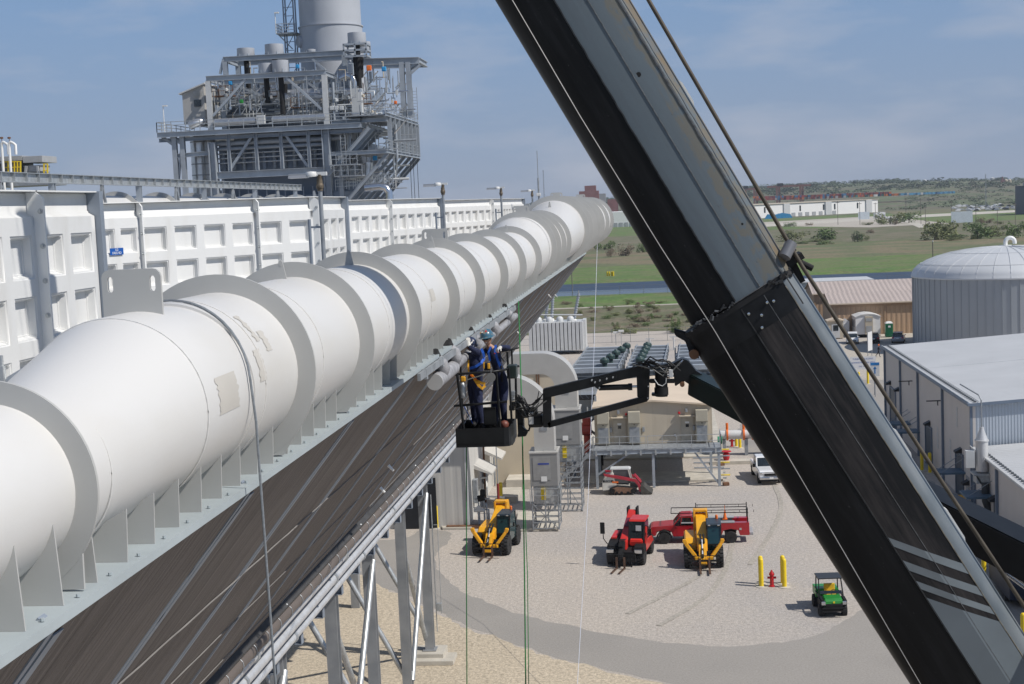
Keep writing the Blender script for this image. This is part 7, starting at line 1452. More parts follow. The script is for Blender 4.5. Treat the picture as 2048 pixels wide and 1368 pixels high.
mb = MB(); mb.prism([z3(480, 685, 26.9), z3(660, 640, 26.9), z3(665, 675, 26.9), z3(560, 715, 26.9), z3(540, 752, 26.9), z3(515, 735, 26.9)], (0, .2, 0)); lp(mb, 'cylinder_bracket', lk, bev=.008)
mb = MB(); mb.tube([z3(540, 737), z3(765, 730)], .055, 14); mb.tube([z3(740, 731), z3(768, 730)], .068, 14); lp(mb, 'jib_cylinder', lk, 50); mb = MB(); mb.tube([z3(765, 730), z3(850, 727)], .028, 10); lp(mb, 'cylinder_rod', chrome, 50)
for x, y in ((490, 688), (512, 702), (545, 690), (592, 678), (635, 668), (542, 740), (878, 728), (874, 808)): mb = MB(); p = z3(x, y, 26.78); mb.tube([p, p+Vector((0, .2, 0))], .014, 8); lp(mb, 'bolt', galv)
# knuckle rotator
mb = MB(); mb.tube([z3(965, 610), z3(968, 795)], .12, 18); lp(mb, 'rotary_actuator', lk, 50); mb = MB(); mb.tube([z3(966, 735), z3(968, 785)], .135, 18); lp(mb, 'actuator_ring', blackm, 50)
beam(z3(885, 690), z3(1060, 690), .10, .08, 'knuckle_plate'); beam(z3(900, 600), z3(1050, 575), .22, .07, 'knuckle_top'); beam(z3(900, 780), z3(1010, 785), .22, .05, 'knuckle_bottom')
mb = MB(); mb.box(z3(1032, 640, 26.75), (.075, .05, .15), ch=.01); lp(mb, 'grey_box', lgrey)
for k in range(14):
    a = z3(800+q.uniform(-40, 60), 580+q.uniform(-15, 25), 26.9); b = z3(930+q.uniform(-30, 30), 570+q.uniform(-15, 60), 26.75); c = z3(1060+q.uniform(-40, 40), 580+q.uniform(-30, 90), 26.85); mb = MB(); mb.tube([a, a.lerp(b, .5)+Vector((0, 0, q.uniform(0, .12))), b, b.lerp(c, .5)+Vector((0, -.05, q.uniform(-.2, .1))), c], q.uniform(.009, .016), 6); lp(mb, 'hydraulic_hose', MATS['hose_grey'] if k % 4 == 0 else blackm, 60)
mb = MB(); mb.tube([z3(920, 680, 26.7), z3(945, 715, 26.7), z3(975, 725, 26.7), z3(998, 705, 26.7), z3(1000, 670, 26.7)], .009, 6); lp(mb, 'pale_hose', lgrey, 60)
mb = MB(); mb.prism([z3(1020, 585), z3(1110, 538), z3(1150, 552), z3(1205, 622), z3(1330, 700), z3(1270, 800), z3(1150, 780), z3(1165, 720), z3(1120, 690), z3(1060, 730), z3(1050, 640)], (0, .36, 0)); mb2 = lp(mb, 'main_boom_head', lk, bev=.015)
mb = MB(); p = z3(1110, 716, 26.9); mb.tube([p, p+Vector((0, .3, 0))], .045, 14); lp(mb, 'pivot_pin', rustm, 40); mb = MB(); mb.tube([z3(1070, 598, 26.9), z3(1115, 548, 26.9)], .016, 8); lp(mb, 'head_rod', chrome)
a, b = z3(1200, 708, 27.15), onY(1760, 958, 22.6); beam(a, b, .34, .42, 'main_boom', lkg, .02)
c_ = onY(2330, 1252, 17.6); c_ = c_+(c_-onY(1700, 932, 23.2)).normalized()*13; beam(onY(1700, 932, 23.2), c_, .46, .54, 'outer_boom', lk, .02)
d_ = (c_-onY(1700, 932, 23.2)).normalized(); beam(onY(1880, 1050, 21.6), onY(2300, 1300, 17.6), .12, .16, 'lower_link', lk)
for s in (0, .05): mb = MB(); mb.tube([onY(2012, 1140+s*160, 20.3), onY(2180, 1262+s*180, 18.6)], .022, 8); lp(mb, 'silver_rod', chrome, 50)
mb = MB(); mb.box(onY(2014, 1132, 20.2), (.12, .2, .12), ch=.02); lp(mb, 'rod_end', blackm); mb = MB(); mb.bar(onY(1930, 1078, 21.2), onY(1965, 1082, 20.9), .06, .08); mb.tube([onY(1942, 1078, 21.0), onY(1942, 1094, 21.0)], .03, 8); lp(mb, 'cable_guide', blackm)
# ================================================================== PEOPLE
def sculpt_head(c, fwd, up, k=1.):
    """head with brow, nose, chin, ears and jaw; returns vertices, faces"""
    fwd = Vector(fwd).normalized(); up = Vector(up); up = (up-fwd*up.dot(fwd)).normalized(); rt = fwd.cross(up)
    n, m_ = 24, 18; vs = []; fs = []
    for i in range(m_+1):
        th = math.pi*i/m_; z = math.cos(th)
        for j in range(n):
            ph = 2*math.pi*j/n; x, y = math.sin(th)*math.sin(ph), math.sin(th)*math.cos(ph)
            w_ = .078*(1-.16*max(0, -z)**1.5); dpt = .098*(1-.10*max(0, -z)); q = Vector((x*w_, y*dpt, z*.118))
            if y > .5:
                q.y -= .008*(1-abs(x))*max(0, 1-abs(z-.12)*5)                       # eye hollow
                nose = max(0, 1-abs(x)*5)*max(0, 1-abs(z+.18)*3.2); q.y += .024*nose
                q.y += .007*max(0, 1-abs(z-.3)*5); q.y += .012*max(0, 1-abs(x)*2.5)*max(0, 1-abs(z+.82)*3)
            vs.append(Vector(c)+(rt*q.x+fwd*q.y+up*q.z)*k)
    for i in range(m_):
        for j in range(n): fs.append((i*n+j, i*n+(j+1) % n, (i+1)*n+(j+1) % n, (i+1)*n+j))
    for s in (-1, 1):                                                                # ears
        o = len(vs); e = MB(); e.rev([(.0, -.006), (.024, -.005), (.03, 0), (.022, .006), (0, .004)], n=10)
        for v in e.v: vs.append(Vector(c)+(rt*(s*.079+s*v[2])+fwd*(v[0]*.75-.005)+up*(v[1]-.005))*k)
        fs += [tuple(i+o for i in f) for f in e.f]
    return vs, fs, rt, up
def figure(name, root, J, E, Rd, mats_, pick, head=None):
    """one continuous skin over the joints; pick(point) -> material index"""
    keys = list(J); me = bpy.data.meshes.new('skeleton'); me.from_pydata([tuple(Vector(J[k])-Vector(root.location)) for k in keys], [(keys.index(a), keys.index(b)) for a, b in E], [])
    o = bpy.data.objects.new('skeleton', me); COL.objects.link(o); sk = o.modifiers.new('skin', 'SKIN'); sk.branch_smoothing = .4
    for i, k in enumerate(keys):
        r = Rd[k]; d = me.skin_vertices[0].data[i]; d.radius = r if isinstance(r, tuple) else (r, r); d.use_root = (i == 0)
    ss = o.modifiers.new('sub', 'SUBSURF'); ss.levels = 2; ss.render_levels = 2
    dg = bpy.context.evaluated_depsgraph_get(); dg.update(); ev = o.evaluated_get(dg); em = ev.to_mesh()
    mb = MB(); mb.add([v.co.copy() for v in em.vertices], [tuple(p.vertices) for p in em.polygons]); ev.to_mesh_clear(); bpy.data.objects.remove(o); bpy.data.meshes.remove(me)
    segs = [(Vector(J[a])-Vector(root.location), Vector(J[b])-Vector(root.location), pick(a, b)) for a, b in E]
    def near(p):
        best = (9e9, 0)
        for a, b, mi in segs:
            t_ = max(0, min(1, (p-a).dot(b-a)/max(1e-9, (b-a).length_squared))); d = (p-(a+(b-a)*t_)).length
            if d < best[0]: best = (d, mi)
        return best[1]
    for i, f in enumerate(mb.f): mb.m[i] = near(sum((Vector(mb.v[j]) for j in f), Vector())/len(f))
    if head: vs, fs, *_ = head; mb.mi = 1; mb.add([v-Vector(root.location) for v in vs], fs)
    return mb.build(name, mats_, root, smooth=80)
def hand(J, E, Rd, wrist, tag_, d, side, nrm, curl=.5, k=1.):
    """palm, four unequal bent fingers and a side thumb as branches of the same skin"""
    d = Vector(d).normalized(); nrm = Vector(nrm); nrm = (nrm-d*nrm.dot(d)).normalized(); sd = d.cross(nrm).normalized()*side; w_ = Vector(J[wrist])
    pm = tag_+'_palm'; J[pm] = w_+d*.06*k; Rd[pm] = (.036*k, .018*k); E.append((wrist, pm))
    for i, (off_, ln) in enumerate(((-.028, .062), (-.009, .076), (.010, .078), (.029, .070))):
        a, b, c = [f'{tag_}_{i}_{q}' for q in range(3)]; base = w_+d*.095*k+sd*off_*k; cu = curl*(1+.12*i)
        J[a] = base; J[b] = base+(d*math.cos(cu)+nrm*math.sin(cu))*ln*.55*k; J[c] = J[b]+(d*math.cos(cu*2.1)+nrm*math.sin(cu*2.1))*ln*.5*k
        Rd[a] = .0115*k; Rd[b] = .0105*k; Rd[c] = .009*k; E += [(pm, a), (a, b), (b, c)]
    a, b = tag_+'_t0', tag_+'_t1'; J[a] = w_+d*.05*k+sd*.048*k+nrm*.012*k; J[b] = J[a]+(d*.65+sd*.55+nrm*.35).normalized()*.05*k; Rd[a] = .013*k; Rd[b] = .0105*k; E += [(pm, a), (a, b)]
MP = [navy, skin, glove, blackm]
def pick(a, b):
    s = a+b
    if 'palm' in s or '_t' in s or any(f'_{i}_' in s for i in range(4)): return 2
    if b == 'neck': return 1
    if 'toe' in b or 'ankle' in a: return 3
    return 0
def hardhat(root, c, fwd, up, m, k=1.):
    fwd = Vector(fwd).normalized(); up = Vector(up); up = (up-fwd*up.dot(fwd)).normalized(); rt = fwd.cross(up); l = Vector(root.location)
    pr = []; mb = MB(); n = 28; vs = []
    for i in range(9):
        a = math.pi/2*i/8; 
        for j in range(n): ph = 2*math.pi*j/n; vs.append(Vector(c)-l+(rt*(.112*math.cos(a)*math.sin(ph))+fwd*(.136*math.cos(a)*math.cos(ph))+up*(.035+.125*math.sin(a)))*k)
    fs = [(i*n+j, i*n+(j+1) % n, (i+1)*n+(j+1) % n, (i+1)*n+j) for i in range(8) for j in range(n)]; mb.add(vs, fs); h = mb.build('hard_hat', m, root, smooth=60)
    mb = MB(); vs = []
    for rr, zz in ((1.0, .035), (1.2, .022), (1.2, .014), (1.0, .024)):
        for j in range(n): ph = 2*math.pi*j/n; f_ = 1+(rr-1)*(1.5 if math.cos(ph) > .3 else .8); vs.append(Vector(c)-l+(rt*(.112*f_*math.sin(ph))+fwd*(.136*f_*math.cos(ph))+up*zz)*k)
    mb.add(vs, [(i*n+j, i*n+(j+1) % n, (i+1)*n+(j+1) % n, (i+1)*n+j) for i in range(3) for j in range(n)]); mb.build('hat_brim', m, h, smooth=60)
    return h, rt, up
def strap(root, pts, w_, m, name='harness_strap'):
    l = Vector(root.location); mb = MB(); vs = []
    for i, p in enumerate(pts):
        p = Vector(p); d = (Vector(pts[min(i+1, len(pts)-1)])-Vector(pts[max(0, i-1)])).normalized(); s = d.cross(Vector((0, -1, 0))).normalized()*w_/2
        for q in (Vector((0, 0, 0)), Vector((0, -.008, 0))): vs += [p+s+q-l, p-s+q-l]
    k = len(pts); fs = []
    for i in range(k-1): o = 4*i; fs += [(o, o+1, o+5, o+4), (o+2, o+6, o+7, o+3), (o, o+4, o+6, o+2), (o+1, o+3, o+7, o+5)]
    mb.add(vs, fs); return mb.build(name, m, root)
hatm = mat('hat_blue', (.045, .13, .19), .3, .0, col2=(.22, .20, .17), thr=(.55, .62), scale=17, detail=2, coat=.4)
# smiling worker facing the camera, arm over the rail
t = thing('person', 'smiling worker in blue hard hat and sunglasses, one gloved arm over the basket rail', 'person', z5(560, 1110, 27.45))
hc = z5(392, 203, 27.25); fw = Vector((-.30, -1, -.14)); up_v = Vector((-.10, -.05, 1))
J = {'pelvis': z5(545, 640, 27.5), 'waist': z5(515, 520, 27.48), 'chest': z5(455, 375, 27.42), 'neck0': z5(425, 285, 27.38), 'neck': z5(405, 255, 27.32),
     'shL': z5(500, 295, 27.38), 'elL': z5(628, 292, 27.30), 'wrL': z5(535, 280, 27.02), 'shR': z5(368, 320, 27.42), 'elR': z5(310, 430, 27.35), 'wrR': z5(300, 520, 27.25),
     'hipL': z5(575, 680, 27.45), 'knL': z5(560, 880, 27.38), 'ankleL': z5(575, 1085, 27.42), 'toeL': z5(572, 1115, 27.2), 'hipR': z5(500, 685, 27.55), 'knR': z5(470, 880, 27.45), 'ankleR': z5(480, 1075, 27.55), 'toeR': z5(460, 1110, 27.32)}
E = [('pelvis', 'waist'), ('waist', 'chest'), ('chest', 'neck0'), ('neck0', 'neck'), ('chest', 'shL'), ('shL', 'elL'), ('elL', 'wrL'), ('chest', 'shR'), ('shR', 'elR'), ('elR', 'wrR'), ('pelvis', 'hipL'), ('hipL', 'knL'), ('knL', 'ankleL'), ('ankleL', 'toeL'), ('pelvis', 'hipR'), ('hipR', 'knR'), ('knR', 'ankleR'), ('ankleR', 'toeR')]
Rd = dict(pelvis=(.16, .13), waist=(.155, .12), chest=(.17, .13), neck0=.075, neck=.058, shL=.075, elL=.058, wrL=.040, shR=.075, elR=.058, wrR=.042, hipL=.105, knL=.078, ankleL=.058, toeL=.05, hipR=.105, knR=.078, ankleR=.058, toeR=.05)
hand(J, E, Rd, 'wrL', 'L', z5(488, 318, 26.95)-J['wrL'], 1, (0, .3, -1), .75); hand(J, E, Rd, 'wrR', 'R', (0, -.2, -1), -1, (0, -1, 0), .6)
hd = sculpt_head(hc, fw, up_v, 1.02); body = figure('body', t, J, E, Rd, MP, pick, hd); rt, up_ = hd[2], hd[3]; l = Vector(t.location); f_ = fw.normalized()
h, *_ = hardhat(t, hc+Vector((0, 0, .030)), fw, up_v, hatm, 1.12)
for k, (a, b, m) in enumerate(((.35, .75, white), (-.5, .85, red2), (.9, .6, strap_y))): mb = MB(); d = (f_*math.cos(a)*math.cos(b)*1.1+rt*math.sin(a)*math.cos(b)*.92+up_*(.31+math.sin(b)*1.0)); c = hc-l+Vector((0, 0, .030))+d*.139; u1 = d.cross(up_).normalized(); mb.tube([c, c+d.normalized()*.004], .02, 10); mb.build('hat_sticker', m, h)
mb = MB()
for s in (-1, 1): mb.box(hc-l+f_*.094+rt*s*.034+up_*.018, (.058, .02, .036), ch=.008, M=Matrix((rt, f_, up_)).transposed().to_4x4())
mb.box(hc-l+f_*.10+up_*.022, (.03, .012, .01), M=Matrix((rt, f_, up_)).transposed().to_4x4())
for s in (-1, 1): mb.bar(hc-l+f_*.085+rt*s*.066+up_*.02, hc-l-f_*.01+rt*s*.083+up_*.02, .006, .01)
mb.build('sunglasses', glass, t)
mb = MB(); vs = []
for i in range(7): a = (i-3)/3; c = hc-l+f_*(.098-.012*a*a)+rt*(a*.027)+up_*(-.052+.012*a*a); vs += [c+up_*.008*(1-.5*a*a), c-up_*.008*(1-.5*a*a)]
mb.add(vs, [(2*i, 2*i+1, 2*i+3, 2*i+2) for i in range(6)]); mb.build('teeth', white, t)
mb = MB(); mb.tube([hc-l-f_*.03+rt*s_*.08-up_*.0 for s_ in (-1, 0, 1)], .02, 6)
strap(t, [z5(480, 262, 27.25), z5(478, 340, 27.2), z5(500, 420, 27.24), z5(545, 520, 27.3)], .045, strap_b)
strap(t, [z5(432, 280, 27.24), z5(405, 340, 27.22), z5(420, 430, 27.24)], .04, strap_b)
mb = MB(); mb.tube([z5(540, 480, 27.28)-l, z5(548, 650, 27.25)-l], .02, 6); mb.build('tool_pouch', blackm, t)
for nm, x, y in (('red_patch', 470, 352), ('red_patch', 505, 340)): mb = MB(); p = z5(x, y, 26.90)-l; mb.box(p, (.022, .012, .02), ch=.004); mb.build('glove_patch', red2, t)
# second worker with back turned, reaching up to the pipe stubs
t = thing('person', 'worker in navy coveralls with blue and yellow harness reaching up towards the pipe stubs', 'person', z5(320, 1140, 27.0)); l = Vector(t.location)
hc = z5(212, 262, 27.28); fw = Vector((-.75, .5, .25)); up_v = Vector((-.35, .1, 1))
J = {'pelvis': z5(262, 610, 27.0), 'waist': z5(275, 510, 27.0), 'chest': z5(278, 400, 27.05), 'neck0': z5(250, 325, 27.15), 'neck': z5(232, 298, 27.2),
     'shR': z5(318, 350, 27.0), 'elR': z5(258, 322, 26.86), 'wrR': z5(198, 278, 26.92), 'shL': z5(215, 370, 27.2), 'elL': z5(165, 425, 27.35), 'wrL': z5(116, 362, 27.5),
     'hipR': z5(290, 655, 26.98), 'knR': z5(300, 880, 26.92), 'ankleR': z5(335, 1105, 26.98), 'toeR': z5(350, 1130, 26.78), 'hipL': z5(225, 660, 27.12), 'knL': z5(250, 870, 27.2), 'ankleL': z5(262, 1085, 27.3), 'toeL': z5(240, 1110, 27.15)}
Rd = dict(pelvis=(.17, .135), waist=(.165, .13), chest=(.19, .14), neck0=.075, neck=.058, shL=.08, elL=.06, wrL=.042, shR=.085, elR=.066, wrR=.044, hipL=.115, knL=.085, ankleL=.062, toeL=.052, hipR=.12, knR=.088, ankleR=.064, toeR=.052)
E = [('pelvis', 'waist'), ('waist', 'chest'), ('chest', 'neck0'), ('neck0', 'neck'), ('chest', 'shL'), ('shL', 'elL'), ('elL', 'wrL'), ('chest', 'shR'), ('shR', 'elR'), ('elR', 'wrR'), ('pelvis', 'hipL'), ('hipL', 'knL'), ('knL', 'ankleL'), ('ankleL', 'toeL'), ('pelvis', 'hipR'), ('hipR', 'knR'), ('knR', 'ankleR'), ('ankleR', 'toeR')]
hand(J, E, Rd, 'wrR', 'R', z5(190, 205, 26.95)-J['wrR'], -1, (-.3, 1, 0), .28, 1.12); hand(J, E, Rd, 'wrL', 'L', z5(85, 345, 27.6)-J['wrL'], 1, (-.2, .8, -.3), .8)
hd = sculpt_head(hc, fw, up_v); figure('body', t, J, E, Rd, MP, pick, hd); hardhat(t, hc, fw, up_v, mat('hat_navy', (.02, .03, .07), .35, coat=.3), 1.05)
strap(t, [z5(205, 512, 26.87), z5(270, 490, 26.82), z5(330, 452, 26.82), z5(362, 400, 26.9)], .05, strap_b); strap(t, [z5(362, 395, 26.88), z5(350, 345, 26.88), z5(330, 300, 26.95)], .045, strap_b)
strap(t, [z5(195, 420, 26.95), z5(192, 490, 26.88), z5(196, 545, 26.88)], .03, strap_y); strap(t, [z5(225, 575, 26.84), z5(275, 635, 26.80), z5(330, 662, 26.80), z5(372, 672, 26.82)], .05, strap_y); strap(t, [z5(258, 620, 26.82), z5(305, 690, 26.80), z5(340, 722, 26.8), z5(370, 690, 26.82)], .055, strap_y)
strap(t, [z5(215, 575, 26.83), z5(255, 605, 26.8), z5(290, 640, 26.8)], .03, orange)
mb = MB(); mb.box(z5(390, 490, 26.8)-l, (.12, .07, .15), ch=.03); mb.build('fall_arrester', blackm, t); mb = MB(); mb.box(z5(408, 485, 26.76)-l, (.05, .04, .11), ch=.015); mb.box(z5(358, 480, 26.78)-l, (.03, .03, .12), ch=.01); mb.build('yellow_carabiner', strap_y, t)
mb = MB(); mb.tube([z5(60, 330, 27.45)-l, z5(150, 410, 27.3)-l], .035, 8); mb.build('power_tool', blackm, t)
mb = MB(); mb.bar(z5(180, 628, 26.72)-l, z5(345, 578, 26.72)-l, .016, .02); mb.build('wrench', chrome, t)
# walking pedestrian by the sign
a = onZ(1757, 714); t = thing('person', 'distant person in dark clothes and orange hat walking near the tan sheds', 'person', a); 
def jp(x, y, z): return Vector(a)+Vector((x, y, z))
J = {'pelvis': jp(0, 0, .92), 'waist': jp(0, 0, 1.1), 'chest': jp(.02, 0, 1.34), 'neck': jp(.03, 0, 1.53), 'shL': jp(.05, -.19, 1.42), 'elL': jp(.12, -.24, 1.14), 'wrL': jp(.25, -.22, .95), 'shR': jp(.05, .19, 1.42), 'elR': jp(-.05, .24, 1.14), 'wrR': jp(.02, .22, .9),
     'hipL': jp(0, -.1, .88), 'knL': jp(.1, -.1, .5), 'ankleL': jp(.16, -.1, .09), 'toeL': jp(.32, -.1, .05), 'hipR': jp(0, .1, .88), 'knR': jp(-.08, .1, .5), 'ankleR': jp(-.38, .1, .18), 'toeR': jp(-.28, .1, .05)}
E = [('pelvis', 'waist'), ('waist', 'chest'), ('chest', 'neck'), ('chest', 'shL'), ('shL', 'elL'), ('elL', 'wrL'), ('chest', 'shR'), ('shR', 'elR'), ('elR', 'wrR'), ('pelvis', 'hipL'), ('hipL', 'knL'), ('knL', 'ankleL'), ('ankleL', 'toeL'), ('pelvis', 'hipR'), ('hipR', 'knR'), ('knR', 'ankleR'), ('ankleR', 'toeR')]
Rd = {k: .07 for k in J}; Rd.update(pelvis=(.16, .12), waist=(.15, .11), chest=(.18, .12), neck=.055, wrL=.04, wrR=.04, ankleL=.05, ankleR=.05, toeL=.045, toeR=.045)
hand(J, E, Rd, 'wrL', 'L', (.3, 0, -1), 1, (1, 0, 0), .4); hand(J, E, Rd, 'wrR', 'R', (.1, 0, -1), -1, (1, 0, 0), .4)
hd = sculpt_head(jp(.05, 0, 1.66), (1, -.1, 0), (0, 0, 1)); figure('body', t, J, E, Rd, [mat('dark_cloth', (.03, .03, .038), .9, var=.2), skin, skin, blackm], pick, hd); hardhat(t, jp(.05, 0, 1.67), (1, -.1, 0), (0, 0, 1), orange)
# ================================================================== HANGING ROPES
def rope(pts, r, m, label, name='rope'):
    t = thing(name, label, 'rope', pts[0]); l = Vector(pts[0]); mb = MB(); mb.tube([Vector(p)-l for p in pts], r, 6); mb.build('strand', m, t, smooth=60)
g0 = onX(1036, 603, -3.62); Yg = 27.15
rope([onY(1037, 603, g0.y), onY(1043, 800, 27.9), onY(1045, 880, 27.5), onY(1049, 1150, 27), onY(1052, 1420, 26.6)], .013, rope_g, 'thick green rope hanging from the pipe flange past the basket')
rope([onY(1045, 890, 27.4), onY(1055, 1150, 27), onY(1058, 1420, 26.6)], .009, rope_g, 'thinner green rope close beside the thick one, right of it')
rope([onY(933, 895, 27.2), onY(933, 1150, 27), onY(934, 1420, 26.6)], .011, rope_g, 'green rope hanging from the left end of the basket')
rope([onY(1195, 474, 90), onY(1188, 700, 84), onY(1176, 1000, 76), onY(1153, 1400, 64)], .012, rope_w, 'pale thin rope slanting down from the far end of the pipe')
# ================================================================== FAR BACKGROUND
rnd = random.Random(5)
# long white warehouse
a, b = onY(1490, 434, 1535), onY(1756, 424, 1625)
t = thing('long_warehouse', 'long low white warehouse beyond the fields with dark slit windows', 'warehouse', (a.x, 1535, 0), math.atan2(90, b.x-a.x)); L = math.hypot(b.x-a.x, 90)
mb = MB(); mb.box((L/2-40, 60, 7), (L+80, 120, 14.5)); mb.build('wall', mat('bright_white_wall', (.84, .83, .81), .6, var=.03, scale=.01), t)
mb = MB(); mb.box((L/2-40, 60, 14.5), (L+82, 122, .5)); mb.build('roof', tan_w, t)
for k in range(5): mb = MB(); mb.box((L-13-k*55, -.6, 7.2), (8, 1.2, 14.2)); mb.build('pilaster', lgrey, t)
for k in range(10): mb = MB(); mb.box((L-28-k*23-(k % 2)*8, -.1, 8.6), (1.8, .3, 6)); mb.build('window', glass, t)
for k in range(9): mb = MB(); mb.box((L-60-k*9, -.1, 2.2), (5, .3, 4)); mb.build('dock_door', grey_p, t)
a2, b2 = onY(1150, 462, 1360), onY(1300, 452, 1360); t = thing('long_warehouse', 'white warehouse seen between the pipe end and the crane boom', 'warehouse', (a2.x, 1360, 0)); mb = MB(); mb.box((60, 40, 7), (b2.x-a2.x+60, 80, 15)); mb.build('wall', MATS['bright_white_wall'], t)
for k in range(16): mb = MB(); mb.box((4+k*5, -.2, 2.2), (3.4, .4, 4.2)); mb.build('dock_door', grey_p, t)
t = thing('blue_tarp_heap', 'bright blue tarpaulin heap in front of the long white warehouse', 'tarpaulin', (onZ(1578, 440).x, 1480, 0)); mb = MB(); mb.prism([(-14, 0, 0), (14, 0, 0), (12, 0, 4), (4, 0, 5.5), (-3, 0, 4), (-11, 0, 4.6)], (0, 6, 0)); mb.build('sheet', blue_t, t)
# stacked shipping containers in the rail yard
cc = [mat('box_'+n, c, .6, var=.12, scale=.2) for n, c in (('rust', (.30, .075, .045)), ('orange', (.55, .15, .035)), ('blue', (.06, .18, .34)), ('red', (.36, .05, .05)), ('grey', (.4, .4, .4)), ('teal', (.04, .20, .18)), ('sky', (.12, .36, .55)), ('white', (.7, .7, .68)), ('maroon', (.20, .045, .05)))]
cn = ['rust-coloured', 'orange', 'blue', 'red', 'grey', 'teal', 'light blue', 'white', 'maroon']
for i in range(120):
    px = 1508+i*3.35+rnd.uniform(-.5, .5); base = 399-(px-1510)*.024-(0 if px < 1600 else (px-1600)*.016)
    Y = 2150+rnd.uniform(-25, 25); k = 2 if px < 1780 else 1
    c = rnd.choice((0, 0, 3, 8, 1, 2, 5, 0, 4)) if px < 1700 else (rnd.choice((1, 1, 3, 2, 7, 5)) if px < 1800 else rnd.choice((6, 6, 2, 6, 7)))
    for q in range(k):
        p = onY(px, base-q*4.2, Y); mb = MB(); mb.box(p, (2.4+rnd.uniform(0, 2.6), 10, 3.1)); o = mb.build('shipping_container', cc[c if q == 0 else rnd.choice((0, 1, 3, 8, 2))], None)
        tag(o, 'small stacked shipping container in the long row on the horizon right of the boom', 'container', 'shipping containers in the distant rail yard')
# gantry cranes over the yard
gm = mat('gantry_rust', (.19, .085, .07), .7, 0, var=.15)
for px0, px1, py, Y, lab in ((1546, 1622, 372, 2300, 'wide dark gantry crane over the container yard'), (1490, 1520, 377, 2300, 'smaller gantry crane close to the boom above the container yard')):
    a, b = onY(px0-12, py+2, Y), onY(px1, py, Y); t = thing('gantry_crane', lab, 'crane', (a.x, Y, 0)); w_ = b.x-a.x
    mb = MB(); mb.box((w_/2, 0, a.z), (w_, 4, 3.2)); mb.build('girder', gm, t)
    for x in (w_*.25, w_*.78):
        for yy in (-6, 6): mb = MB(); mb.box((x+yy*.4, yy, a.z/2), (3.0, 2, a.z)); mb.build('leg', gm, t)
    mb = MB(); mb.box((w_*.3, 0, a.z+3), (9, 5, 4)); mb.build('trolley', blackm, t)
a = onY(1178, 382, 1900); t = thing('rust_tower', 'rust-red blocky industrial tower on the horizon above the pipe end', 'tower', (a.x, 1900, 0)); 
mb = MB(); mb.box((0, 0, a.z/2), (26, 12, a.z)); mb.build('tower_body', mat('tower_rust', (.24, .10, .09), .7, var=.2, scale=.2), t); mb = MB(); mb.box((2, 0, a.z+3), (15, 10, 8)); mb.build('head_house', MATS['tower_rust'], t)
for k, (x, h_) in enumerate(((14, -4), (30, -12), (48, -10), (70, -14), (-30, -13), (-60, -12), (-90, -13))): mb = MB(); mb.box((x, 30, (a.z+h_)/2), (14, 10, max(4, a.z+h_))); mb.build('wing', MATS['tower_rust'] if k % 2 else grey_p, t)
for px, Y, top, lab in ((1086, 900, 340, 'tall thin lattice radio mast on the horizon left of the pipe end'), (1971, 1500, 348, 'tall lattice mast on the right of the horizon')):
    a = onY(px, top, Y); t = thing('lattice_mast', lab, 'mast', (a.x, Y, 0)); s = Y/1400; mb = MB()
    for q in range(3): an = q*2.094; mb.bar((s*math.cos(an), s*math.sin(an), 0), (s*.3*math.cos(an), s*.3*math.sin(an), a.z), .22*s, .22*s)
    for k in range(26):
        z = a.z*k/26; r0 = s*(1-.7*k/26); mb.bar((r0, 0, z), (-r0*.5, r0*.87, z+a.z/26), .1*s, .1*s); mb.bar((-r0*.5, r0*.87, z), (-r0*.5, -r0*.87, z+a.z/26), .1*s, .1*s)
    mb.build('lattice', galv_d, t)
a = onY(2012, 366, 2900); t = thing('grain_elevator', 'small pale grain elevator with a peaked top on the far ridge', 'silo', (a.x, 2900, 0)); mb = MB(); mb.prism([(-9, 0, 20), (-3, 0, 20), (-3, 0, a.z+6), (-6, 0, a.z+13), (-9, 0, a.z+6)], (0, 8, 0)); mb.build('tower', gm, t)
for x in (0, 7): mb = MB(); mb.rev([(3.2, 20), (3.2, a.z+6), (0, a.z+8)], (x+1, 4, 0), n=16); mb.build('bin', tan_w, t)
for px, py, w_ in ((1745, 366, 9), (1850, 362, 7), (1985, 358, 10)): a = onY(px, py, 3200); t = thing('water_tower', ['pale water tower far off above the ridge left of the mast', 'tiny water tower on the ridge at the middle', 'rightmost tiny water tower on the ridge'][(1745, 1850, 1985).index(px)], 'water tower', (a.x, 3200, 20)); mb = MB(); mb.rev([(1, 0), (1, a.z-24), (w_*.5, a.z-22), (w_*.5, a.z-18), (0, a.z-16)], n=14); mb.build('tank', lgrey, t)
a, b = onY(2056, 415, 1150), onY(2090, 380, 1150); t = thing('dark_building', 'dark blue building at the right edge below the ridge', 'building', (a.x, 1150, 0)); mb = MB(); mb.box(((b.x-a.x)/2, 20, b.z/2+2), (b.x-a.x, 40, b.z+4)); mb.build('wall', mat('navy_wall', (.03, .05, .09), .6), t); mb = MB(); mb.box((6, 20, b.z+5), (b.x-a.x-8, 20, 3)); mb.build('roof_plant', grey_p, t)
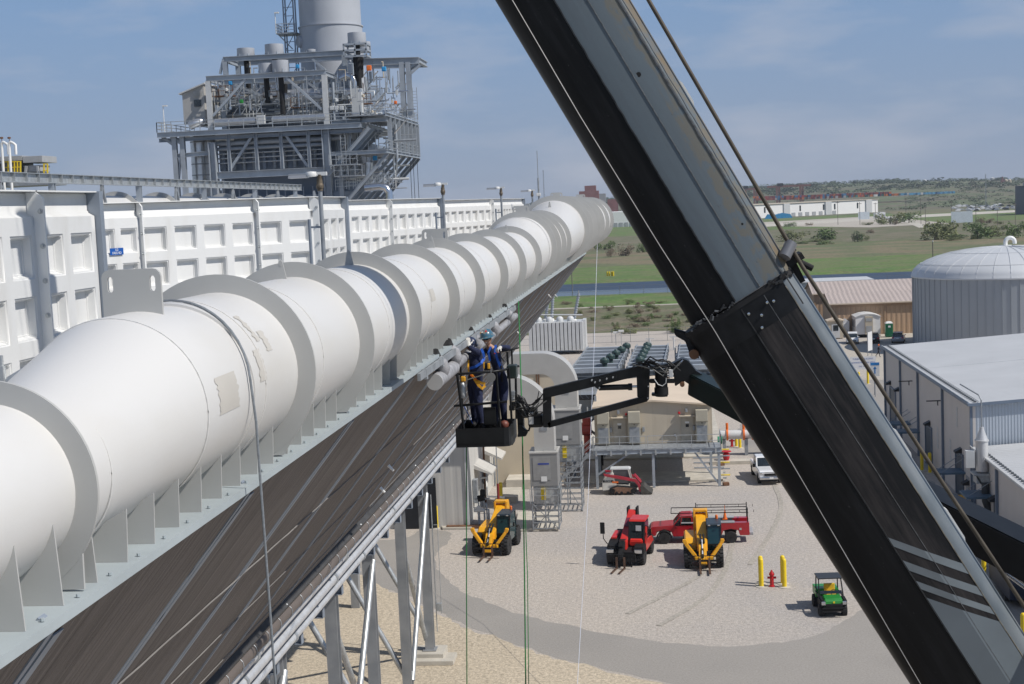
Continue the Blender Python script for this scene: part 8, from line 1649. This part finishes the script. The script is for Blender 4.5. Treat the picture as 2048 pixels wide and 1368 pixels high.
# wooded ridge: one mass of tree clumps
leafs = [mat('ridge_leaf', (.06, .085, .045), .9, var=.5, scale=.02, detail=8), mat('ridge_leaf_pale', (.085, .115, .06), .9, var=.5, scale=.03, detail=8)]
def clump_mesh(seed, n, leaf, flat=1.):
    """leaf faces scattered through an uneven crown volume, unit size"""
    q = random.Random(seed); mb = MB(); lobes = [(q.uniform(-.55, .55), q.uniform(-.55, .55), q.uniform(.15, .8), q.uniform(.22, .42)) for _ in range(9)]
    for i in range(n):
        lx, ly, lz, lr = q.choice(lobes); d = Vector((q.gauss(0, 1), q.gauss(0, 1), q.gauss(0, 1))).normalized()*lr*q.uniform(.55, 1.08)
        c = Vector((lx, ly, lz))+d; c.z = max(.02, c.z)*flat; a1 = Vector((q.gauss(0, 1), q.gauss(0, 1), q.gauss(0, .7))).normalized(); b1 = a1.cross(Vector((q.gauss(0, 1), q.gauss(0, 1), q.gauss(0, 1)))).normalized(); s = leaf*q.uniform(.6, 1.4)
        mb.add([c-a1*s, c+b1*s*.6, c+a1*s, c-b1*s*.6], [(0, 1, 2, 3)])
    return mb
cl = [clump_mesh(31+i, 260, .10, .8) for i in range(4)]
mb = MB()
for i in range(1300):
    y = rnd.uniform(2560, 3700); x = rnd.uniform(-1300, 2300)*y/3200; s = rnd.uniform(9, 17); zz = hz(x, y)-2
    q = cl[i % 4]; mb.add([(x+v[0]*s*1.7, y+v[1]*s, zz+v[2]*s*.8) for v in q.v[:4*80]], q.f[:80])
o = mb.build('wooded_ridge', leafs[0]); o['kind'] = 'stuff'
mb = MB()
for i in range(520):
    y = rnd.uniform(1650, 2480); x = rnd.uniform(330, 1100)*y/2000 if i % 3 else rnd.uniform(-600, 300); s = rnd.uniform(4, 9); q = cl[i % 4]
    zz = hz(x, y); mb.add([(x+v[0]*s*1.8, y+v[1]*s, zz+v[2]*s*.8) for v in q.v[:4*60]], q.f[:60])
o = mb.build('hedge_scrub', leafs[1]); o['kind'] = 'stuff'
# trees and shrubs one can tell apart: trunk + leafy crown
bark = mat('bark', (.09, .07, .055), .9, var=.3)
crownm = {'olive': mat('leaf_olive', (.18, .20, .085), .8, var=.45, scale=.6), 'green': mat('leaf_green', (.13, .19, .065), .8, var=.45, scale=.6), 'brown': mat('bare_twig', (.25, .20, .145), .9, var=.3, scale=.6), 'dark': mat('leaf_dark', (.05, .085, .035), .8, var=.4, scale=.6)}
cr_me = {}
def tree(px, py, h_, wd, kind, label, name='shrub', group='shrubs in the field'):
    p = onZ(px, py); t = thing(name, label, 'tree' if name == 'tree' else 'shrub', p, rnd.uniform(0, 6), group)
    mb = MB(); mb.tube([(0, 0, 0), (.02*h_, 0, h_*.3), (0, .02*h_, h_*.6)], [.05*h_, .035*h_, .015*h_], 7)
    for k in range(4): an = k*1.6; mb.tube([(.01*h_, 0, h_*.25), (wd*.25*math.cos(an), wd*.25*math.sin(an), h_*.55)], [.022*h_, .008*h_], 5)
    mb.build('trunk', bark, t)
    key = (kind, rnd.randrange(3)); 
    if key not in cr_me: o = clump_mesh(hash(kind) % 97+key[1] if False else 50+key[1]*7+len(kind), 900, .055).build('crown', crownm[kind], t); cr_me[key] = o
    else: o = cr_me[key].copy(); COL.objects.link(o); o.parent = t
    o.scale = (wd, wd, h_)
sh = [(1252, 512, 5.5, 4.6, 'brown', 'round bare brown shrub left of the crane boom below the white warehouse'), (1222, 514, 4, 3, 'brown', 'smaller bare brown shrub close to the end of the pipe'), (1210, 500, 4.5, 7, 'green', 'green shrub mass behind the bare brown shrubs'), (1285, 505, 4.5, 4, 'green', 'green shrub touching the left edge of the crane boom'),
 (1352, 667, 2.8, 1.1, 'green', 'slim dark conifer by the switchyard fence'), (1870, 480, 9, 9, 'olive', 'broad olive tree in the field left of the tank roof'), (1895, 478, 8, 8, 'olive', 'olive tree beside the broad one left of the tank vent'), (1955, 478, 7.5, 8, 'green', 'rounded green tree right of the olive pair'), (1985, 474, 5, 6, 'olive', 'low olive shrub between the green tree and the right edge'), (2030, 476, 7, 7, 'green', 'green tree at the right edge above the tank'),
 (1715, 484, 5, 3.2, 'dark', 'dark upright shrub in the middle of the far field'), (1650, 480, 6, 12, 'green', 'wide green thicket beside the wire rope'), (1590, 482, 5, 10, 'olive', 'pale thicket right against the crane boom'), (1780, 449, 8, 12, 'olive', 'small thicket at the bend of the far road'), (1818, 446, 8, 12, 'green', 'green thicket left of the branch road')]
for q in sh: tree(*q)
for i in range(30):
    px = rnd.uniform(1560, 2040); tree(px, rnd.uniform(452, 492)-(px-1560)*.03, rnd.uniform(1.5, 3.5), rnd.uniform(2.5, 7), rnd.choice(('olive', 'green', 'brown')), 'low scattered shrub in the rough field right of the crane boom', group='low scattered field shrubs')
for i in range(60):
    px = rnd.choice((rnd.uniform(1180, 1420), rnd.uniform(1120, 1400))); tree(px, rnd.uniform(606, 668), rnd.uniform(.5, 1.1), rnd.uniform(.8, 2.4), rnd.choice(('green', 'olive', 'brown')), 'tiny weed clump in the dry field behind the transformer', 'weed_clump', 'weed clumps behind the fence')
# utility poles, road cars, yard lights
polem = mat('pole_wood', (.16, .14, .125), .8, var=.2)
for i, (px, pb, pt_) in enumerate(((1145, 585, 528), (1751, 440, 405), (1812, 436, 396), (1851, 452, 412), (1903, 440, 402), (1952, 452, 412), (1995, 458, 418), (2031, 470, 405), (1842, 448, 396), (1720, 450, 404), (1676, 450, 402))):
    p = onZ(px, pb); top = onY(px-1, pt_, p.y); t = thing('utility_pole', ['utility pole standing in the grass bank left of the crane boom', 'plain far utility pole near the long white warehouse or far road'][i > 0], 'pole', p, group='far utility poles' if i else None); mb = MB(); k = p.y/900; mb.tube([(0, 0, 0), (0, 0, top.z)], .16*max(.7, k), 7); mb.build('pole', polem, t)
    if i: mb = MB(); mb.box((0, 0, top.z*.93), (2.4*k, .2*k, .25*k)); mb.build('crossarm', polem, t)
p = onZ(1866, 524); t = thing('utility_pole', 'slim pole standing alone just left of the tank dome', 'pole', p); mb = MB(); mb.tube([(0, 0, 0), (0, 0, onY(1866, 484, p.y).z)], .16, 8); mb.build('pole', polem, t); mb = MB(); mb.rev([(.2, 0), (.2, .5), (0, .6)], (0, 0, onY(1866, 484, p.y).z), n=8); mb.build('cap', lgrey, t)
for i in range(90):
    px = rnd.uniform(1905, 2046); p = onZ(px, rnd.uniform(412, 424)-(px-1905)*.03); mb = MB(); mb.box((p.x, p.y, 1.0), (4.6, 2, 1.2), ch=.2); mb.box((p.x, p.y, 1.8), (2.6, 1.8, .8), ch=.2); o = mb.build('parked_car', rnd.choice((carw, carw, carb, cars_, grey_p))); tag(o, 'tiny car in the crowded far car park at the right', 'car', 'cars in the far car park')
for px, py, lab, ln in ((1756, 438, 'white box truck on the far road right of the warehouse', 9), (1765, 436, 'second white truck close behind the first on the far road', 9), (1778, 439, 'small pale car on the far road', 4.5)):
    p = onZ(px, py); t = thing('far_truck', lab, 'truck' if ln > 5 else 'car', p); hh = 4.5 if ln > 5 else 1.6; mb = MB(); mb.box((0, ln/2, hh/2+.6), (5, ln, hh), ch=.2); mb.build('body', carw, t); mb = MB(); mb.box((0, -.3, hh*.45), (4.2, .5, hh*.5)); mb.build('cab_front', grey_p, t)
p = onZ(1924, 450); t = thing('billboard', 'small pale billboard in the far field', 'billboard', p); mb = MB(); mb.box((0, 0, 5), (13, .5, 7)); mb.build('board', mat('board_pale', (.6, .66, .7), .5), t); mb = MB(); mb.box((-4, .2, 1), (.6, .5, 3)); mb.box((4, .2, 1), (.6, .5, 3)); mb.build('legs', galv_d, t)
p = onZ(1728, 441); t = thing('billboard', 'blue-white roadside sign near the corner of the long white warehouse', 'billboard', p); mb = MB(); mb.box((0, 0, 4), (9, .5, 6)); mb.build('board', MATS['board_pale'], t)
for k, px in enumerate((1215, 1219, 1224, 1227)): p = onZ(px, 560); mb = MB(); mb.tube([(p.x, p.y, 0), (p.x, p.y, 2.6)], .25, 8); o = mb.build('bollard', yellow); tag(o, 'slim yellow marker post in a close row of four on the grass bank', 'bollard', 'marker posts on the grass bank')
# chain-link fence along the plant boundary
fm = mat('fence_wire', (.22, .23, .24), .5, .5)
for (x0, y0, x1, y1, h_, lab, st_) in ((-40, 238, 22, 240, 2.3, 'chain-link fence behind the switchyard', 3.0), (-120, 362, 140, 362, 2.4, 'long wire fence in front of the pond', 6.)):
    t = thing('wire_fence', lab, 'fence', (x0, y0, 0)); L = x1-x0; n = int(L/st_)
    for i in range(n+1): mb = MB(); mb.tube([(L*i/n, (y1-y0)*i/n, 0), (L*i/n, (y1-y0)*i/n, h_)], .04 if st_ < 5 else .06, 6); mb.build('post', fm, t)
    for z in (.1, h_*.5, h_-.05): mb = MB(); mb.tube([(0, 0, z), (L, y1-y0, z)], .02 if st_ < 5 else .03, 4); mb.build('wire', fm, t)
# far ditch lights in the field by the fence
for px, py in ((1232, 690), (1243, 690)): p = onZ(px, py); t = thing('yard_light', ['short yard light on a post behind the coolers, left of two', 'short yard light on a post behind the coolers, right of two'][px > 1240], 'lamp', p); top = onY(px, 665 if px < 1240 else 662, p.y).z; mb = MB(); mb.tube([(0, 0, 0), (0, 0, top)], .06, 6); mb.build('post', galv, t); mb = MB(); mb.box((0, 0, top), (.9, .3, .35), ch=.05); mb.build('lamp_head', lamp_s, t)

# ------------------------------------------------------------------ the air itself
mb = MB(); mb.box((0, 1900, 44), (9000, 6000, 102)); hz_ = bpy.data.materials.new('haze'); hz_.use_nodes = True; n_ = hz_.node_tree; n_.nodes.remove(n_.nodes['Principled BSDF'])
pv = n_.nodes.new('ShaderNodeVolumePrincipled'); pv.inputs['Color'].default_value = (.80, .88, 1, 1); pv.inputs['Density'].default_value = .00008; pv.inputs['Anisotropy'].default_value = .1
n_.links.new(pv.outputs[0], n_.nodes['Material Output'].inputs['Volume']); o = mb.build('haze', hz_); o['kind'] = 'stuff'
